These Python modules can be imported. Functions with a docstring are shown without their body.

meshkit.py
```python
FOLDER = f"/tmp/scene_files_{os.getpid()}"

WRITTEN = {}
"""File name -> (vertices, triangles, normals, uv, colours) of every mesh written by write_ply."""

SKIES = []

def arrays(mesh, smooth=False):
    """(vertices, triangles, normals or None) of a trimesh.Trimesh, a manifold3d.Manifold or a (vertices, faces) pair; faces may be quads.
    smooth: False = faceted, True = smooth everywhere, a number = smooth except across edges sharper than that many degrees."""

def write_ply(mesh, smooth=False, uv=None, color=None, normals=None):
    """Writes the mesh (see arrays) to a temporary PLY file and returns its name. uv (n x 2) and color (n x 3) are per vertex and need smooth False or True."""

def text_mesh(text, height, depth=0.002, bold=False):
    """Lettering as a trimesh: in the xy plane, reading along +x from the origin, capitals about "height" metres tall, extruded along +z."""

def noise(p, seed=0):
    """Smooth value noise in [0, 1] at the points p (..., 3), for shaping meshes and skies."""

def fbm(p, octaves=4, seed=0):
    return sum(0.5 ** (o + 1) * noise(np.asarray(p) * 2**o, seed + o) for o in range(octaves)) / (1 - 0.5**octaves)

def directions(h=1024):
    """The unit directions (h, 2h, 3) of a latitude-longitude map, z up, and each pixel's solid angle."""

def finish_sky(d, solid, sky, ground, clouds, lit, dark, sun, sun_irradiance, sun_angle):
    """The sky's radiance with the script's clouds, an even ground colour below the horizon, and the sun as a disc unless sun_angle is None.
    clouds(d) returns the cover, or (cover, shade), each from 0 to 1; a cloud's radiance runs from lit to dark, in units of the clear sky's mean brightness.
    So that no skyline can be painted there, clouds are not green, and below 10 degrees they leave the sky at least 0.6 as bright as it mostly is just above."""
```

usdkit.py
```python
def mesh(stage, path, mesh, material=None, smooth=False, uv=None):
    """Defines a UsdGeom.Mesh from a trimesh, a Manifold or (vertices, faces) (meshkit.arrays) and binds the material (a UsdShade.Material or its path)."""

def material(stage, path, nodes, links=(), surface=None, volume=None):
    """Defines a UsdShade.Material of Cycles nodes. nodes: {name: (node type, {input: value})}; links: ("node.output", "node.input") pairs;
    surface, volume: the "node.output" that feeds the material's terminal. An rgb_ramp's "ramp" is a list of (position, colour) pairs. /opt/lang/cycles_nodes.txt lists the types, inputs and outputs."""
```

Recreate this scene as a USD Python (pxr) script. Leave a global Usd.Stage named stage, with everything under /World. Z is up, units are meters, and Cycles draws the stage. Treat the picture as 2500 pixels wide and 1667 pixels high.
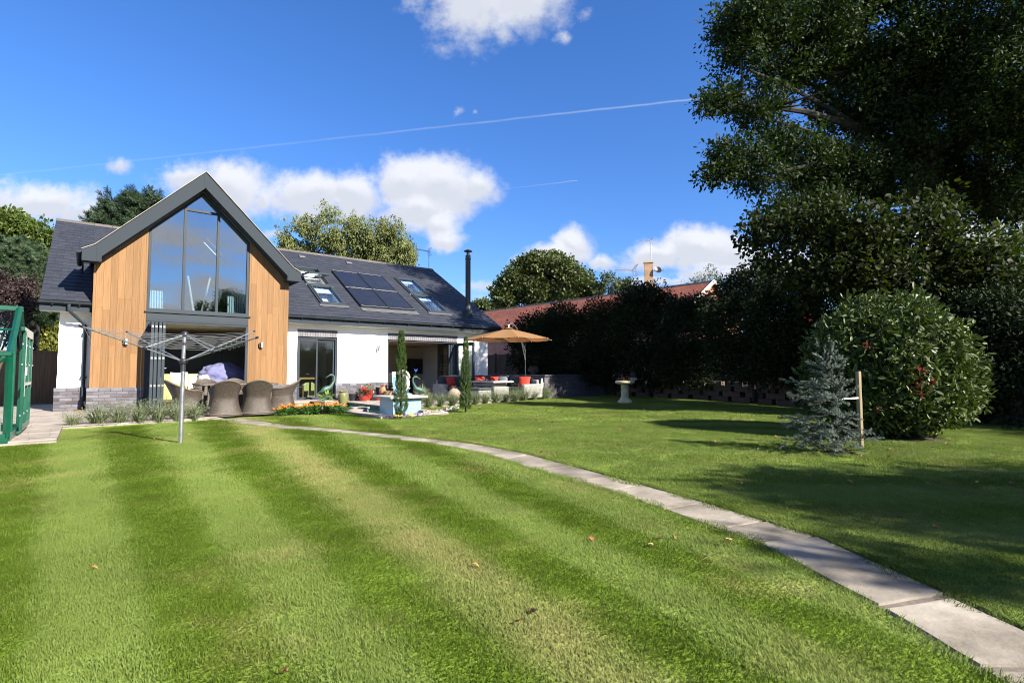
import math, random
import numpy as np, trimesh, shapely, usdkit, meshkit
from shapely.geometry import Polygon, LineString, box as sbox
from scipy.spatial.transform import Rotation as Rot
from scipy.spatial import ConvexHull
from pxr import Usd, UsdGeom, UsdLux, UsdShade, Gf, Sdf, Vt

stage = Usd.Stage.CreateInMemory()
UsdGeom.SetStageUpAxis(stage, 'Z')
UsdGeom.SetStageMetersPerUnit(stage, 1.0)
world = UsdGeom.Xform.Define(stage, '/World')
stage.SetDefaultPrim(world.GetPrim())
UsdGeom.Scope.Define(stage, '/World/Looks')
rng = np.random.default_rng(7)
EXPOSURE, SUN_I, SKY_S = 1.8, 1.25, .066          # the light of the whole picture
WH = 1 / (SKY_S * 2 ** EXPOSURE)
CLOUD_LIT, CLOUD_DARK = (.93 * WH, .95 * WH, 1.02 * WH), (.74 * WH, .77 * WH, .86 * WH)
random.seed(7)

# ------------------------------------------------------------------ camera
PITCH, ROLL, EYE = .0554, -.0031, .90
cp, sp, cr, sr = math.cos(PITCH), math.sin(PITCH), math.cos(ROLL), math.sin(ROLL)
R0, U0, F0 = np.array([1., 0, 0]), np.array([0, -sp, cp]), np.array([0, cp, sp])
CR, CU = cr * R0 + sr * U0, -sr * R0 + cr * U0
cam = UsdGeom.Camera.Define(stage, '/World/camera')
m = Gf.Matrix4d(*CR, 0, *CU, 0, *(-F0), 0, 0, 0, EYE, 1)
cam.AddTransformOp().Set(m)
cam.CreateHorizontalApertureAttr(36.0)
cam.CreateVerticalApertureAttr(24.0)
cam.CreateFocalLengthAttr(36 * 1290.87 / 2500)
cam.CreateClippingRangeAttr(Gf.Vec2f(.05, 3000))
cam.CreateExposureAttr(EXPOSURE)

# ------------------------------------------------------------------ sun and sky
SUN_EL = math.radians(32.5)
sx, sy = .823, -.568
k_ = math.hypot(sx, sy); sx, sy = sx / k_, sy / k_
SUN = np.array([sx * math.cos(SUN_EL), sy * math.cos(SUN_EL), math.sin(SUN_EL)])
sun = UsdLux.DistantLight.Define(stage, '/World/sun')
sun.CreateIntensityAttr(SUN_I)
sun.CreateAngleAttr(.53)
sun.CreateNormalizeAttr(True)
sun.CreateColorAttr(Gf.Vec3f(1.0, .93, .82))
z_ = SUN; x_ = np.cross([0, 0, 1.], z_); x_ /= np.linalg.norm(x_); y_ = np.cross(z_, x_)
sun.AddTransformOp().Set(Gf.Matrix4d(*x_, 0, *y_, 0, *z_, 0, 0, 0, 50, 1))

dome = UsdLux.DomeLight.Define(stage, '/World/sky')
dome.GetPrim().SetCustomDataByKey('kind', 'structure')
dome.GetPrim().SetCustomDataByKey('label', 'deep blue sky with white clouds and thin vapour trails')
def sky_material():
    N = {'tc': ('texture_coordinate', {}),
         'sky': ('sky_texture', {'sky_type': 'single_scattering', 'sun_disc': False, 'sun_elevation': SUN_EL, 'sun_rotation': math.atan2(sx, sy), 'air_density': 1.0, 'aerosol_density': .1, 'ozone_density': 2.6, 'altitude': 200.0}),
         'tone': ('mix_color', {'blend_type': 'multiply', 'fac': 1., 'use_clamp': False, 'b': (.84, .96, 1.27)}), 'low': ('map_range', {'range_type': 'smoothstep', 'from_min': .0, 'from_max': .5, 'to_min': .70, 'to_max': .80, 'clamp': True}), 'tint': ('hsv', {'saturation': 1.12, 'hue': .5}),
         'sep': ('separate_xyz', {}),
         'ay': ('math', {'math_type': 'maximum', 'value2': .04}),
         'px': ('math', {'math_type': 'divide'}), 'pz': ('math', {'math_type': 'divide'}),
         'P': ('combine_xyz', {}),
         'n1': ('noise_texture', {'scale': 9.0, 'detail': 9.0, 'roughness': .6}),
         'n2': ('noise_texture', {'scale': 22.0, 'detail': 6.0, 'roughness': .62}),
         'w0': ('vector_math', {'math_type': 'subtract', 'vector2': (.5, .5, .5)}),
         'w1': ('vector_math', {'math_type': 'multiply', 'vector2': (.085, .06, 0.)}),
         'Pw': ('vector_math', {'math_type': 'add'})}
    L = [('tc.generated', 'sep.vector'), ('sep.y', 'ay.value1'), ('sep.x', 'px.value1'), ('ay.value', 'px.value2'), ('sep.z', 'pz.value1'), ('ay.value', 'pz.value2'),
         ('px.value', 'P.x'), ('pz.value', 'P.y'), ('P.vector', 'n1.vector'), ('P.vector', 'n2.vector'), ('n1.color', 'w0.vector1'), ('w0.vector', 'w1.vector1'), ('P.vector', 'Pw.vector1'), ('w1.vector', 'Pw.vector2'), ('sky.color', 'tone.a'), ('tone.result', 'tint.color'), ('sep.z', 'low.value'), ('low.result', 'tint.value')]
    # clouds ahead of the camera: (x, z) slope of their centre, half widths, strength
    blobs = [(-.075, .74, .10, .10, .85), (.02, .73, .10, .075, .8), (-.02, .66, .05, .045, .55), (.05, .70, .07, .04, .5), (.14, .70, .045, .035, .42), (.105, .645, .03, .03, .34),
             (-.91, .325, .10, .035, .95), (-.83, .305, .07, .025, .8), (-.98, .36, .05, .03, .45), (-1.1, .31, .08, .03, .8),
             (-.76, .395, .045, .03, .5), (-.63, .372, .07, .035, .8), (-.55, .352, .075, .05, 1.), (-.475, .33, .035, .04, .7), (-.58, .315, .06, .022, .4),
             (-.385, .335, .075, .04, 1.), (-.31, .335, .055, .04, 1.), (-.43, .33, .025, .025, .5), (-.34, .31, .06, .02, .6),
             (-.205, .362, .055, .042, 1.05), (-.14, .352, .065, .048, 1.1), (-.075, .355, .05, .032, .9), (-.18, .31, .075, .04, .95), (-.135, .275, .04, .03, .8), (-.19, .27, .06, .018, .5), (-.125, .25, .04, .02, .8), (-.45, .262, .05, .016, .42),
             (.085, .222, .055, .024, .95), (.115, .24, .035, .03, 1.), (.17, .208, .04, .016, .75), (.03, .205, .04, .016, .55),
             (.28, .215, .06, .024, .95), (.36, .226, .08, .032, 1.1), (.44, .215, .07, .03, 1.), (.53, .205, .06, .03, .9), (.39, .182, .11, .016, .8), (.24, .165, .05, .012, .6), (.3, .168, .07, .012, .7),
             (.62, .23, .08, .03, .8), (.85, .26, .1, .04, .9), (1.05, .3, .1, .05, .9), (-.11, .505, .03, .022, .36), (-.075, .5, .018, .02, .32), (-.14, .36, .08, .012, .0), (-.05, .16, .12, .018, .5), (-.16, .14, .1, .014, .55), (.0, .14, .08, .014, .6), (-.72, .22, .1, .03, .4)]
    last = None
    for i, (a, b, w, h, s) in enumerate(blobs):
        if s <= 0: continue
        N[f's{i}'] = ('vector_math', {'math_type': 'subtract', 'vector2': (a, b, 0.)})
        N[f'm{i}'] = ('vector_math', {'math_type': 'multiply', 'vector2': (1 / w, 1 / h, 0.)})
        N[f'l{i}'] = ('vector_math', {'math_type': 'length'})
        N[f'f{i}'] = ('math', {'math_type': 'multiply_add', 'value2': -.62 , 'value3': s})
        L += [('Pw.vector', f's{i}.vector1'), (f's{i}.vector', f'm{i}.vector1'), (f'm{i}.vector', f'l{i}.vector1'), (f'l{i}.value', f'f{i}.value1')]
        N[f'u{i}'] = ('vector_math', {'math_type': 'subtract', 'vector2': (a + .1 * w, b + .55 * h, 0.)}); N[f'v{i}'] = ('vector_math', {'math_type': 'multiply', 'vector2': (1 / w, 1 / h, 0.)}); N[f'k{i}'] = ('vector_math', {'math_type': 'length'}); N[f'g{i}'] = ('math', {'math_type': 'multiply_add', 'value2': -.62, 'value3': s})
        L += [('Pw.vector', f'u{i}.vector1'), (f'u{i}.vector', f'v{i}.vector1'), (f'v{i}.vector', f'k{i}.vector1'), (f'k{i}.value', f'g{i}.value1')]
        if last:
            N[f'y{i}'] = ('math', {'math_type': 'smoothmax', 'value3': .05}); L += [(lastg, f'y{i}.value1'), (f'g{i}.value', f'y{i}.value2')]; lastg = f'y{i}.value'
            N[f'x{i}'] = ('math', {'math_type': 'smoothmax', 'value3': .05})
            L += [(last, f'x{i}.value1'), (f'f{i}.value', f'x{i}.value2')]
            last = f'x{i}.value'
        else:
            last, lastg = f'f{i}.value', f'g{i}.value'
    # detail eats the edges
    N |= {'d0': ('math', {'math_type': 'subtract', 'value2': .5}), 'd1': ('math', {'math_type': 'multiply_add', 'value2': .95}),
          'd2': ('math', {'math_type': 'subtract', 'value2': .5}), 'd3': ('math', {'math_type': 'multiply_add', 'value2': .75}),
          'cov': ('map_range', {'range_type': 'smoothstep', 'from_min': .0, 'from_max': .6, 'to_min': 0., 'to_max': .97, 'clamp': True})}
    L += [('n1.fac', 'd0.value1'), ('d0.value', 'd1.value1'), (last, 'd1.value3'), ('n2.fac', 'd2.value1'), ('d2.value', 'd3.value1'), ('d1.value', 'd3.value3'), ('d3.value', 'cov.value')]
    # clouds everywhere else: broken cumulus on a plane above
    N |= {'az': ('math', {'math_type': 'maximum', 'value2': .0}), 'az1': ('math', {'math_type': 'add', 'value2': .12}), 'qx': ('math', {'math_type': 'divide'}), 'qy': ('math', {'math_type': 'divide'}), 'Q': ('combine_xyz', {}),
          'n3': ('noise_texture', {'scale': 1.15, 'detail': 9.0, 'roughness': .55}),
          'cb': ('map_range', {'range_type': 'smoothstep', 'from_min': .46, 'from_max': .64, 'to_min': 0., 'to_max': .95, 'clamp': True}),
          'back': ('map_range', {'range_type': 'smoothstep', 'from_min': .18, 'from_max': .04, 'to_min': 0., 'to_max': 1., 'clamp': True}),
          'front': ('math', {'math_type': 'subtract', 'value1': 1.}),
          'c1': ('math', {'math_type': 'multiply'}), 'c2': ('math', {'math_type': 'multiply'}), 'call': ('math', {'math_type': 'add', 'use_clamp': True}),
          'up': ('map_range', {'from_min': .0, 'from_max': .03, 'to_min': 0., 'to_max': 1., 'clamp': True}), 'cfin': ('math', {'math_type': 'multiply'})}
    L += [('sep.z', 'az.value1'), ('az.value', 'az1.value1'), ('sep.x', 'qx.value1'), ('az1.value', 'qx.value2'), ('sep.y', 'qy.value1'), ('az1.value', 'qy.value2'), ('qx.value', 'Q.x'), ('qy.value', 'Q.y'), ('Q.vector', 'n3.vector'),
          ('n3.fac', 'cb.value'), ('sep.y', 'back.value'), ('back.result', 'front.value2'), ('cov.result', 'c1.value1'), ('front.value', 'c1.value2'), ('cb.result', 'c2.value1'), ('back.result', 'c2.value2'),
          ('c1.value', 'call.value1'), ('c2.value', 'call.value2'), ('sep.z', 'up.value'), ('call.value', 'cfin.value1'), ('up.result', 'cfin.value2')]
    # cloud brightness: thick parts greyer towards their base
    N |= {'n4': ('noise_texture', {'scale': 13.0, 'detail': 5.0, 'roughness': .55}),
          'gf': ('math', {'math_type': 'subtract'}), 'sh': ('math', {'math_type': 'multiply_add', 'value2': .55, 'value3': -.275}), 'sh1': ('math', {'math_type': 'add'}), 'sh2': ('map_range', {'range_type': 'smoothstep', 'from_min': -.30, 'from_max': .26, 'clamp': True}),
           'cc': ('mix_color', {'a': CLOUD_DARK, 'b': CLOUD_LIT}), 'mixc': ('mix_color', {'use_clamp': False})}
    L += [('P.vector', 'n4.vector'), ('n4.fac', 'sh.value1'), (lastg, 'gf.value1'), (last, 'gf.value2'), ('gf.value', 'sh1.value1'), ('sh.value', 'sh1.value2'), ('sh1.value', 'sh2.value'), ('sh2.result', 'cc.fac'),
          ('cfin.value', 'mixc.fac'), ('tint.color', 'mixc.a'), ('cc.result', 'mixc.b')]
    # two vapour trails: straight lines across the sky
    out = 'mixc.result'
    for i, ((x0, z0), (x1, z1), w, s, lim) in enumerate([((-.978, .382), (.369, .529), .0032, .32, None), ((-.06, .3455), (.127, .367), .0014, .34, (-.05, .127))]):
        d = np.array([x1 - x0, z1 - z0]); d /= np.linalg.norm(d); n = (-d[1], d[0])
        N |= {f't{i}': ('vector_math', {'math_type': 'subtract', 'vector2': (x0, z0, 0.)}), f'td{i}': ('vector_math', {'math_type': 'dot_product', 'vector2': (n[0], n[1], 0.)}), f'ta{i}': ('math', {'math_type': 'absolute'}),
              f'tm{i}': ('map_range', {'range_type': 'smoothstep', 'from_min': w, 'from_max': 0., 'to_min': 0., 'to_max': s, 'clamp': True}),
              f'tn{i}': ('map_range', {'from_min': .25, 'from_max': .6, 'to_min': .25, 'to_max': 1., 'clamp': True}), f'tp{i}': ('math', {'math_type': 'multiply'}),
              f'tr{i}': ('map_range', {'range_type': 'smoothstep', 'from_min': -.6 if lim is None else lim[0], 'from_max': .35 if lim is None else lim[1], 'to_min': .35 if lim is None else 0., 'to_max': 1., 'clamp': True}),
              f'te{i}': ('math', {'math_type': 'less_than', 'value2': 5. if lim is None else lim[1]}), f'tq{i}': ('math', {'math_type': 'multiply'}), f'tq2{i}': ('math', {'math_type': 'multiply'}),
              f'tf{i}': ('math', {'math_type': 'multiply'}), f'tw{i}': ('vector_math', {'math_type': 'multiply', 'vector2': (.004, .004, 0.)}), f'tv{i}': ('vector_math', {'math_type': 'add'}),
              f'tx{i}': ('mix_color', {'use_clamp': False, 'b': tuple(np.array(CLOUD_LIT) * .95)})}
        L += [('n2.color', f'tw{i}.vector1'), ('P.vector', f'tv{i}.vector1'), (f'tw{i}.vector', f'tv{i}.vector2'), (f'tv{i}.vector', f't{i}.vector1'), (f't{i}.vector', f'td{i}.vector1'), (f'td{i}.value', f'ta{i}.value1'), (f'ta{i}.value', f'tm{i}.value'),
              ('n1.fac', f'tn{i}.value'), (f'tm{i}.result', f'tp{i}.value1'), (f'tn{i}.result', f'tp{i}.value2'), ('px.value', f'tr{i}.value'), ('px.value', f'te{i}.value1'),
              (f'tp{i}.value', f'tq{i}.value1'), (f'tr{i}.result', f'tq{i}.value2'), (f'tq{i}.value', f'tq2{i}.value1'), (f'te{i}.value', f'tq2{i}.value2'), (f'tq2{i}.value', f'tf{i}.value1'), ('front.value', f'tf{i}.value2'),
              (f'tf{i}.value', f'tx{i}.fac'), (out, f'tx{i}.a')]
        out = f'tx{i}.result'
    N['bg'] = ('background_shader', {'strength': SKY_S})
    L.append((out, 'bg.color'))
    return usdkit.material(stage, '/World/Looks/sky', N, L, surface='bg.background')
UsdShade.MaterialBindingAPI.Apply(dome.GetPrim()).Bind(sky_material())

# ------------------------------------------------------------------ helpers
YAW, HOX, HOY = .6749, -9.7937, 12.2755           # the house's front left corner and its turn
HU, HN = np.array([math.cos(YAW), math.sin(YAW), 0]), np.array([math.sin(YAW), -math.cos(YAW), 0])
def HW(a, b, z=0.): return np.array([HOX, HOY, 0]) + a * HU + b * HN + np.array([0, 0, z])
HDEG = math.degrees(YAW)
LAWN = -.05
counts = {}
def numbered(parent, name):
    k = (parent, name); n = counts.get(k, 0); counts[k] = n + 1
    return f'{parent}/{name}' if n == 0 else f'{parent}/{name}_{n:03d}'
def tag(p, label=None, cat=None, group=None, kind=None):
    p = p.GetPrim() if hasattr(p, 'GetPrim') else p
    for k, v in (('label', label), ('category', cat), ('group', group), ('kind', kind)):
        if v: p.SetCustomDataByKey(k, v)
    return p
def place(x, loc, rotz=0., scale=None):
    x.AddTranslateOp().Set(Gf.Vec3d(*map(float, loc))); x.AddRotateZOp().Set(float(rotz))
    x.AddScaleOp().Set(Gf.Vec3f(*( (scale,) * 3 if np.ndim(scale) == 0 else scale)) if scale is not None else Gf.Vec3f(1, 1, 1))
def thing(name, label, cat, loc=(0, 0, 0), rotz=0., group=None, kind=None, scale=None):
    x = UsdGeom.Xform.Define(stage, numbered('/World', name)); place(x, loc, rotz, scale)
    return tag(x, label, cat, group, kind)
def dup(root, loc, rotz=0., label=None, group=None, scale=None):
    was = root.GetCustomData()
    name = root.GetName()
    x = UsdGeom.Xform.Define(stage, numbered('/World', name))
    x.GetPrim().GetReferences().AddInternalReference(root.GetPath())
    x.GetPrim().SetInstanceable(True)
    x.GetPrim().GetAttribute('xformOp:translate').Set(Gf.Vec3d(*map(float, loc)))
    x.GetPrim().GetAttribute('xformOp:rotateZ').Set(float(rotz))
    x.GetPrim().GetAttribute('xformOp:scale').Set(Gf.Vec3f(*( (scale,) * 3 if np.ndim(scale) == 0 else scale)) if scale is not None else Gf.Vec3f(1, 1, 1))
    return tag(x, label or was['label'], was['category'], group or was.get('group'))
def obj(name, mesh, mat, parent=None, smooth=False, label=None, kind=None, uv=None):
    if isinstance(mesh, M): mesh = mesh.get()
    path = numbered(str(parent.GetPath()) if parent else '/World', name)
    p = usdkit.mesh(stage, path, mesh, mat, smooth, uv).GetPrim()
    return tag(p, label, None, None, kind)

_c8 = np.array([[x, y, z] for x in (-1, 1) for y in (-1, 1) for z in (-1, 1)], float)
def _cham():
    pts = []
    for c in _c8:
        for k in range(3):
            p = c * .8; p[k] = c[k]; pts.append(p)
    h = ConvexHull(np.array(pts)); f = h.simplices.copy(); P = np.array(pts)
    for i, t in enumerate(f):
        if np.dot(np.cross(P[t[1]] - P[t[0]], P[t[2]] - P[t[0]]), h.equations[i, :3]) < 0: f[i] = t[::-1]
    return f
CHF = _cham()
BXF = np.array([[0, 1, 3], [0, 3, 2], [4, 6, 7], [4, 7, 5], [0, 4, 5], [0, 5, 1], [2, 3, 7], [2, 7, 6], [0, 2, 6], [0, 6, 4], [1, 5, 7], [1, 7, 3]])
class M:
    """collects shapes into one mesh"""
    def __init__(s): s.v, s.f, s.n = [], [], 0
    def add(s, v, f, T=None):
        v = np.asarray(v, float)
        if T is not None: v = v @ T[:3, :3].T + T[:3, 3]
        s.v.append(v); s.f.append(np.asarray(f, int) + s.n); s.n += len(v); return s
    def get(s): return np.vstack(s.v), np.vstack(s.f)
    def box(s, x0, x1, y0, y1, z0, z1, bev=0., T=None):
        c, h = np.array([x0 + x1, y0 + y1, z0 + z1]) / 2, np.abs(np.array([x1 - x0, y1 - y0, z1 - z0])) / 2
        if bev <= 0: return s.add(c + _c8 * h, BXF, T)
        pts = []
        for q in _c8:
            for k in range(3):
                p = q * (h - min(bev, h.min() * .9)); p[k] = q[k] * h[k]; pts.append(p)
        return s.add(c + np.array(pts), CHF, T)
    def tube(s, pts, r, sides=8, caps=True, squash=None):
        p = np.asarray(pts, float); n = len(p); r = np.broadcast_to(np.asarray(r, float), (n,))
        t = np.gradient(p, axis=0); t /= np.linalg.norm(t, axis=1, keepdims=True) + 1e-12
        a = np.cross(t[0], [0, 0, 1.] if abs(t[0][2]) < .9 else [1., 0, 0]); a /= np.linalg.norm(a)
        A = [a]
        for i in range(1, n):
            a = A[-1] - t[i] * np.dot(A[-1], t[i]); a /= np.linalg.norm(a) + 1e-12; A.append(a)
        A = np.array(A); B = np.cross(t, A); ang = np.arange(sides) * 2 * np.pi / sides
        v = p[:, None] + r[:, None, None] * (np.cos(ang)[None, :, None] * A[:, None] + np.sin(ang)[None, :, None] * B[:, None] * (squash or 1.))
        i, j = np.meshgrid(np.arange(n - 1), np.arange(sides), indexing='ij'); i, j = i.ravel(), j.ravel(); k = (j + 1) % sides
        f = np.vstack([np.stack([i * sides + j, i * sides + k, (i + 1) * sides + k], 1), np.stack([i * sides + j, (i + 1) * sides + k, (i + 1) * sides + j], 1)])
        v = v.reshape(-1, 3)
        if caps:
            v = np.vstack([v, p[0], p[-1]]); j = np.arange(sides); k = (j + 1) % sides; e = (n - 1) * sides
            f = np.vstack([f, np.stack([np.full(sides, n * sides), k, j], 1), np.stack([np.full(sides, n * sides + 1), e + j, e + k], 1)])
        return s.add(v, f)
    def lathe(s, prof, n=20, c=(0, 0, 0), T=None):
        prof = np.asarray(prof, float); ang = np.arange(n) * 2 * np.pi / n; q = len(prof)
        v = np.stack([prof[:, 0, None] * np.cos(ang), prof[:, 0, None] * np.sin(ang), np.repeat(prof[:, 1, None], n, 1)], -1).reshape(-1, 3) + np.array(c)
        i, j = np.meshgrid(np.arange(q - 1), np.arange(n), indexing='ij'); i, j = i.ravel(), j.ravel(); k = (j + 1) % n
        f = np.vstack([np.stack([i * n + j, i * n + k, (i + 1) * n + k], 1), np.stack([i * n + j, (i + 1) * n + k, (i + 1) * n + j], 1)])
        return s.add(v, f, T)
    def prism(s, poly, d0, d1, axis='y', T=None):
        """poly in the plane across axis, run from d0 to d1 along it"""
        g = Polygon(poly) if isinstance(poly, (list, tuple)) else poly
        for q in getattr(g, 'geoms', [g]):
            if q.is_empty or q.area < 1e-6: continue
            t = trimesh.creation.extrude_polygon(q, abs(d1 - d0), engine='earcut'); v = np.array(t.vertices); f = np.array(t.faces)
            lo = min(d0, d1)
            if axis == 'y': v = np.stack([v[:, 0], v[:, 2] + lo, v[:, 1]], 1); f = f[:, ::-1]
            elif axis == 'x': v = np.stack([v[:, 2] + lo, v[:, 0], v[:, 1]], 1)
            else: v = v + np.array([0, 0, lo])
            s.add(v, f, T)
        return s
    def ball(s, c, r, sub=2, T=None):
        t = trimesh.creation.icosphere(sub); return s.add(np.array(t.vertices) * np.asarray(r) + np.asarray(c), t.faces, T)
    def quad(s, a, b, c, d): return s.add([a, b, c, d], [[0, 1, 2], [0, 2, 3]])
    def cushion(s, w, d, h, T=None, n=9, seed=0, sharp=.55):
        """a soft square pillow lying in xy"""
        u = np.linspace(-1, 1, n); X, Y = np.meshgrid(u, u, indexing='ij'); e = np.clip((1 - X**2) * (1 - Y**2), 0, 1)**sharp
        pin = 1 - .07 * (1 - X**2) * (np.abs(Y) > .9) - .0; px, py = X * (1 - .06 * (1 - Y**2) * np.abs(X)), Y * (1 - .06 * (1 - X**2) * np.abs(Y))
        nz = (meshkit.noise(np.stack([X * 2 + seed * 7.1, Y * 2, X * 0], -1)) - .5) * .25
        top = np.stack([px * w / 2, py * d / 2, e * h / 2 * (1 + nz)], -1).reshape(-1, 3); bot = top * [1, 1, -1]
        i, j = np.meshgrid(np.arange(n - 1), np.arange(n - 1), indexing='ij'); i, j = i.ravel(), j.ravel()
        q = np.stack([i * n + j, (i + 1) * n + j, (i + 1) * n + j + 1, i * n + j + 1], 1); f = np.vstack([q[:, [0, 1, 2]], q[:, [0, 2, 3]]])
        return s.add(np.vstack([top, bot]), np.vstack([f, f[:, ::-1] + n * n]), T)
def TR(loc=(0, 0, 0), rx=0, ry=0, rz=0):
    T = np.eye(4); T[:3, :3] = Rot.from_euler('xyz', [rx, ry, rz], degrees=True).as_matrix(); T[:3, 3] = loc; return T
def arc(fn, a, b, n): return [fn(t) for t in np.linspace(a, b, n)]

def scatter(name, parent, protos, pos, rot, scale, idx=None, label=None, kind='stuff', cat=None):
    """many small leaves, blades or petals as one instancer"""
    path = numbered(str(parent.GetPath()) if parent else '/World', name)
    pi = UsdGeom.PointInstancer.Define(stage, path); t = []
    for i, (mesh, mat, sm) in enumerate(protos):
        if isinstance(mesh, M): mesh = mesh.get()
        t.append(usdkit.mesh(stage, f'{path}/{"piece" if i == 0 else f"piece_{i:03d}"}', mesh, mat, sm).GetPath())
    pi.CreatePrototypesRel().SetTargets(t)
    n = len(pos); idx = rng.integers(0, len(protos), n) if idx is None else idx
    pi.CreateProtoIndicesAttr(Vt.IntArray.FromNumpy(np.asarray(idx, np.int32)))
    pi.CreatePositionsAttr(Vt.Vec3fArray.FromNumpy(np.asarray(pos, np.float32)))
    q = rot.as_quat().astype(np.float32)
    pi.CreateOrientationsAttr(Vt.QuathArray([Gf.Quath(float(a[3]), float(a[0]), float(a[1]), float(a[2])) for a in q]))
    sc = np.broadcast_to(np.asarray(scale, np.float32).reshape(-1, 1) if np.ndim(scale) == 1 else np.asarray(scale, np.float32), (n, 3))
    pi.CreateScalesAttr(Vt.Vec3fArray.FromNumpy(np.ascontiguousarray(sc)))
    return tag(pi, label, cat, None, kind)

# ------------------------------------------------------------------ materials
mats = {}
def mat(name, nodes, links, surface): mats[name] = usdkit.material(stage, '/World/Looks/' + name, nodes, links, surface=surface); return mats[name]
def solid(name, c, rough=.6, vary=.12, scale=6., bump=0., bscale=60., metal=0., spec=.5, c2=None, coat=0., obj_vary=0., stretch=(1, 1, 1), sheen=0.):
    """an even colour with mottling, grain and a slight difference from piece to piece"""
    c = np.array(c, float); lo, hi = (c * (1 - vary), c * (1 + vary)) if c2 is None else (c, np.array(c2, float))
    N = {'tc': ('texture_coordinate', {}), 'mp': ('mapping', {'scale': stretch}), 'n': ('noise_texture', {'scale': scale, 'detail': 6., 'roughness': .6}),
         'r': ('rgb_ramp', {'ramp': [(.3, lo), (.7, hi)]}), 'oi': ('object_info', {}), 'ov': ('map_range', {'to_min': 1 - obj_vary, 'to_max': 1 + obj_vary}), 'h': ('hsv', {}),
         'p': ('principled_bsdf', {'roughness': rough, 'metallic': metal, 'specular_ior_level': spec, 'coat_weight': coat, 'coat_roughness': .1, 'sheen_weight': sheen}),
         'rr': ('map_range', {'from_min': .3, 'from_max': .7, 'to_min': max(.02, rough - .07), 'to_max': min(1., rough + .07)})}
    L = [('tc.object', 'mp.vector'), ('mp.vector', 'n.vector'), ('n.fac', 'r.fac'), ('oi.random', 'ov.value'), ('ov.result', 'h.value'), ('r.color', 'h.color'), ('h.color', 'p.base_color'), ('n.fac', 'rr.value'), ('rr.result', 'p.roughness')]
    if bump:
        N |= {'n2': ('noise_texture', {'scale': bscale, 'detail': 5., 'roughness': .65}), 'b': ('bump', {'strength': bump, 'distance': .01})}
        L += [('mp.vector', 'n2.vector'), ('n2.fac', 'b.height'), ('b.normal', 'p.normal')]
    return mat(name, N, L, 'p.BSDF')
def leafmat(name, cols, rough=.5, trans=.35, spec=.4, tint=(1., 1.1, .35)):
    """leaves: each leaf its own tone, each clump a shade lighter or darker, light passing through"""
    n = len(cols)
    N = {'g': ('geometry', {}), 'oi': ('object_info', {}), 'mx': ('math', {'math_type': 'multiply_add', 'value2': .6}), 'm2': ('math', {'math_type': 'multiply', 'value2': .4}),
         'r': ('rgb_ramp', {'ramp': [(i / max(1, n - 1), c) for i, c in enumerate(cols)]}), 'p': ('principled_bsdf', {'roughness': rough, 'specular_ior_level': spec}),
         't': ('translucent_bsdf', {}), 'tc': ('mix_color', {'blend_type': 'multiply', 'fac': 1., 'b': tint}), 'mc': ('mix_closure', {'fac': trans})}
    L = [('oi.random', 'm2.value1'), ('g.random_per_island', 'mx.value1'), ('m2.value', 'mx.value3'), ('mx.value', 'r.fac'), ('r.color', 'p.base_color'), ('r.color', 'tc.a'), ('tc.result', 't.color'),
         ('p.BSDF', 'mc.closure1'), ('t.BSDF', 'mc.closure2')]
    return mat(name, N, L, 'mc.closure')
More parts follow.
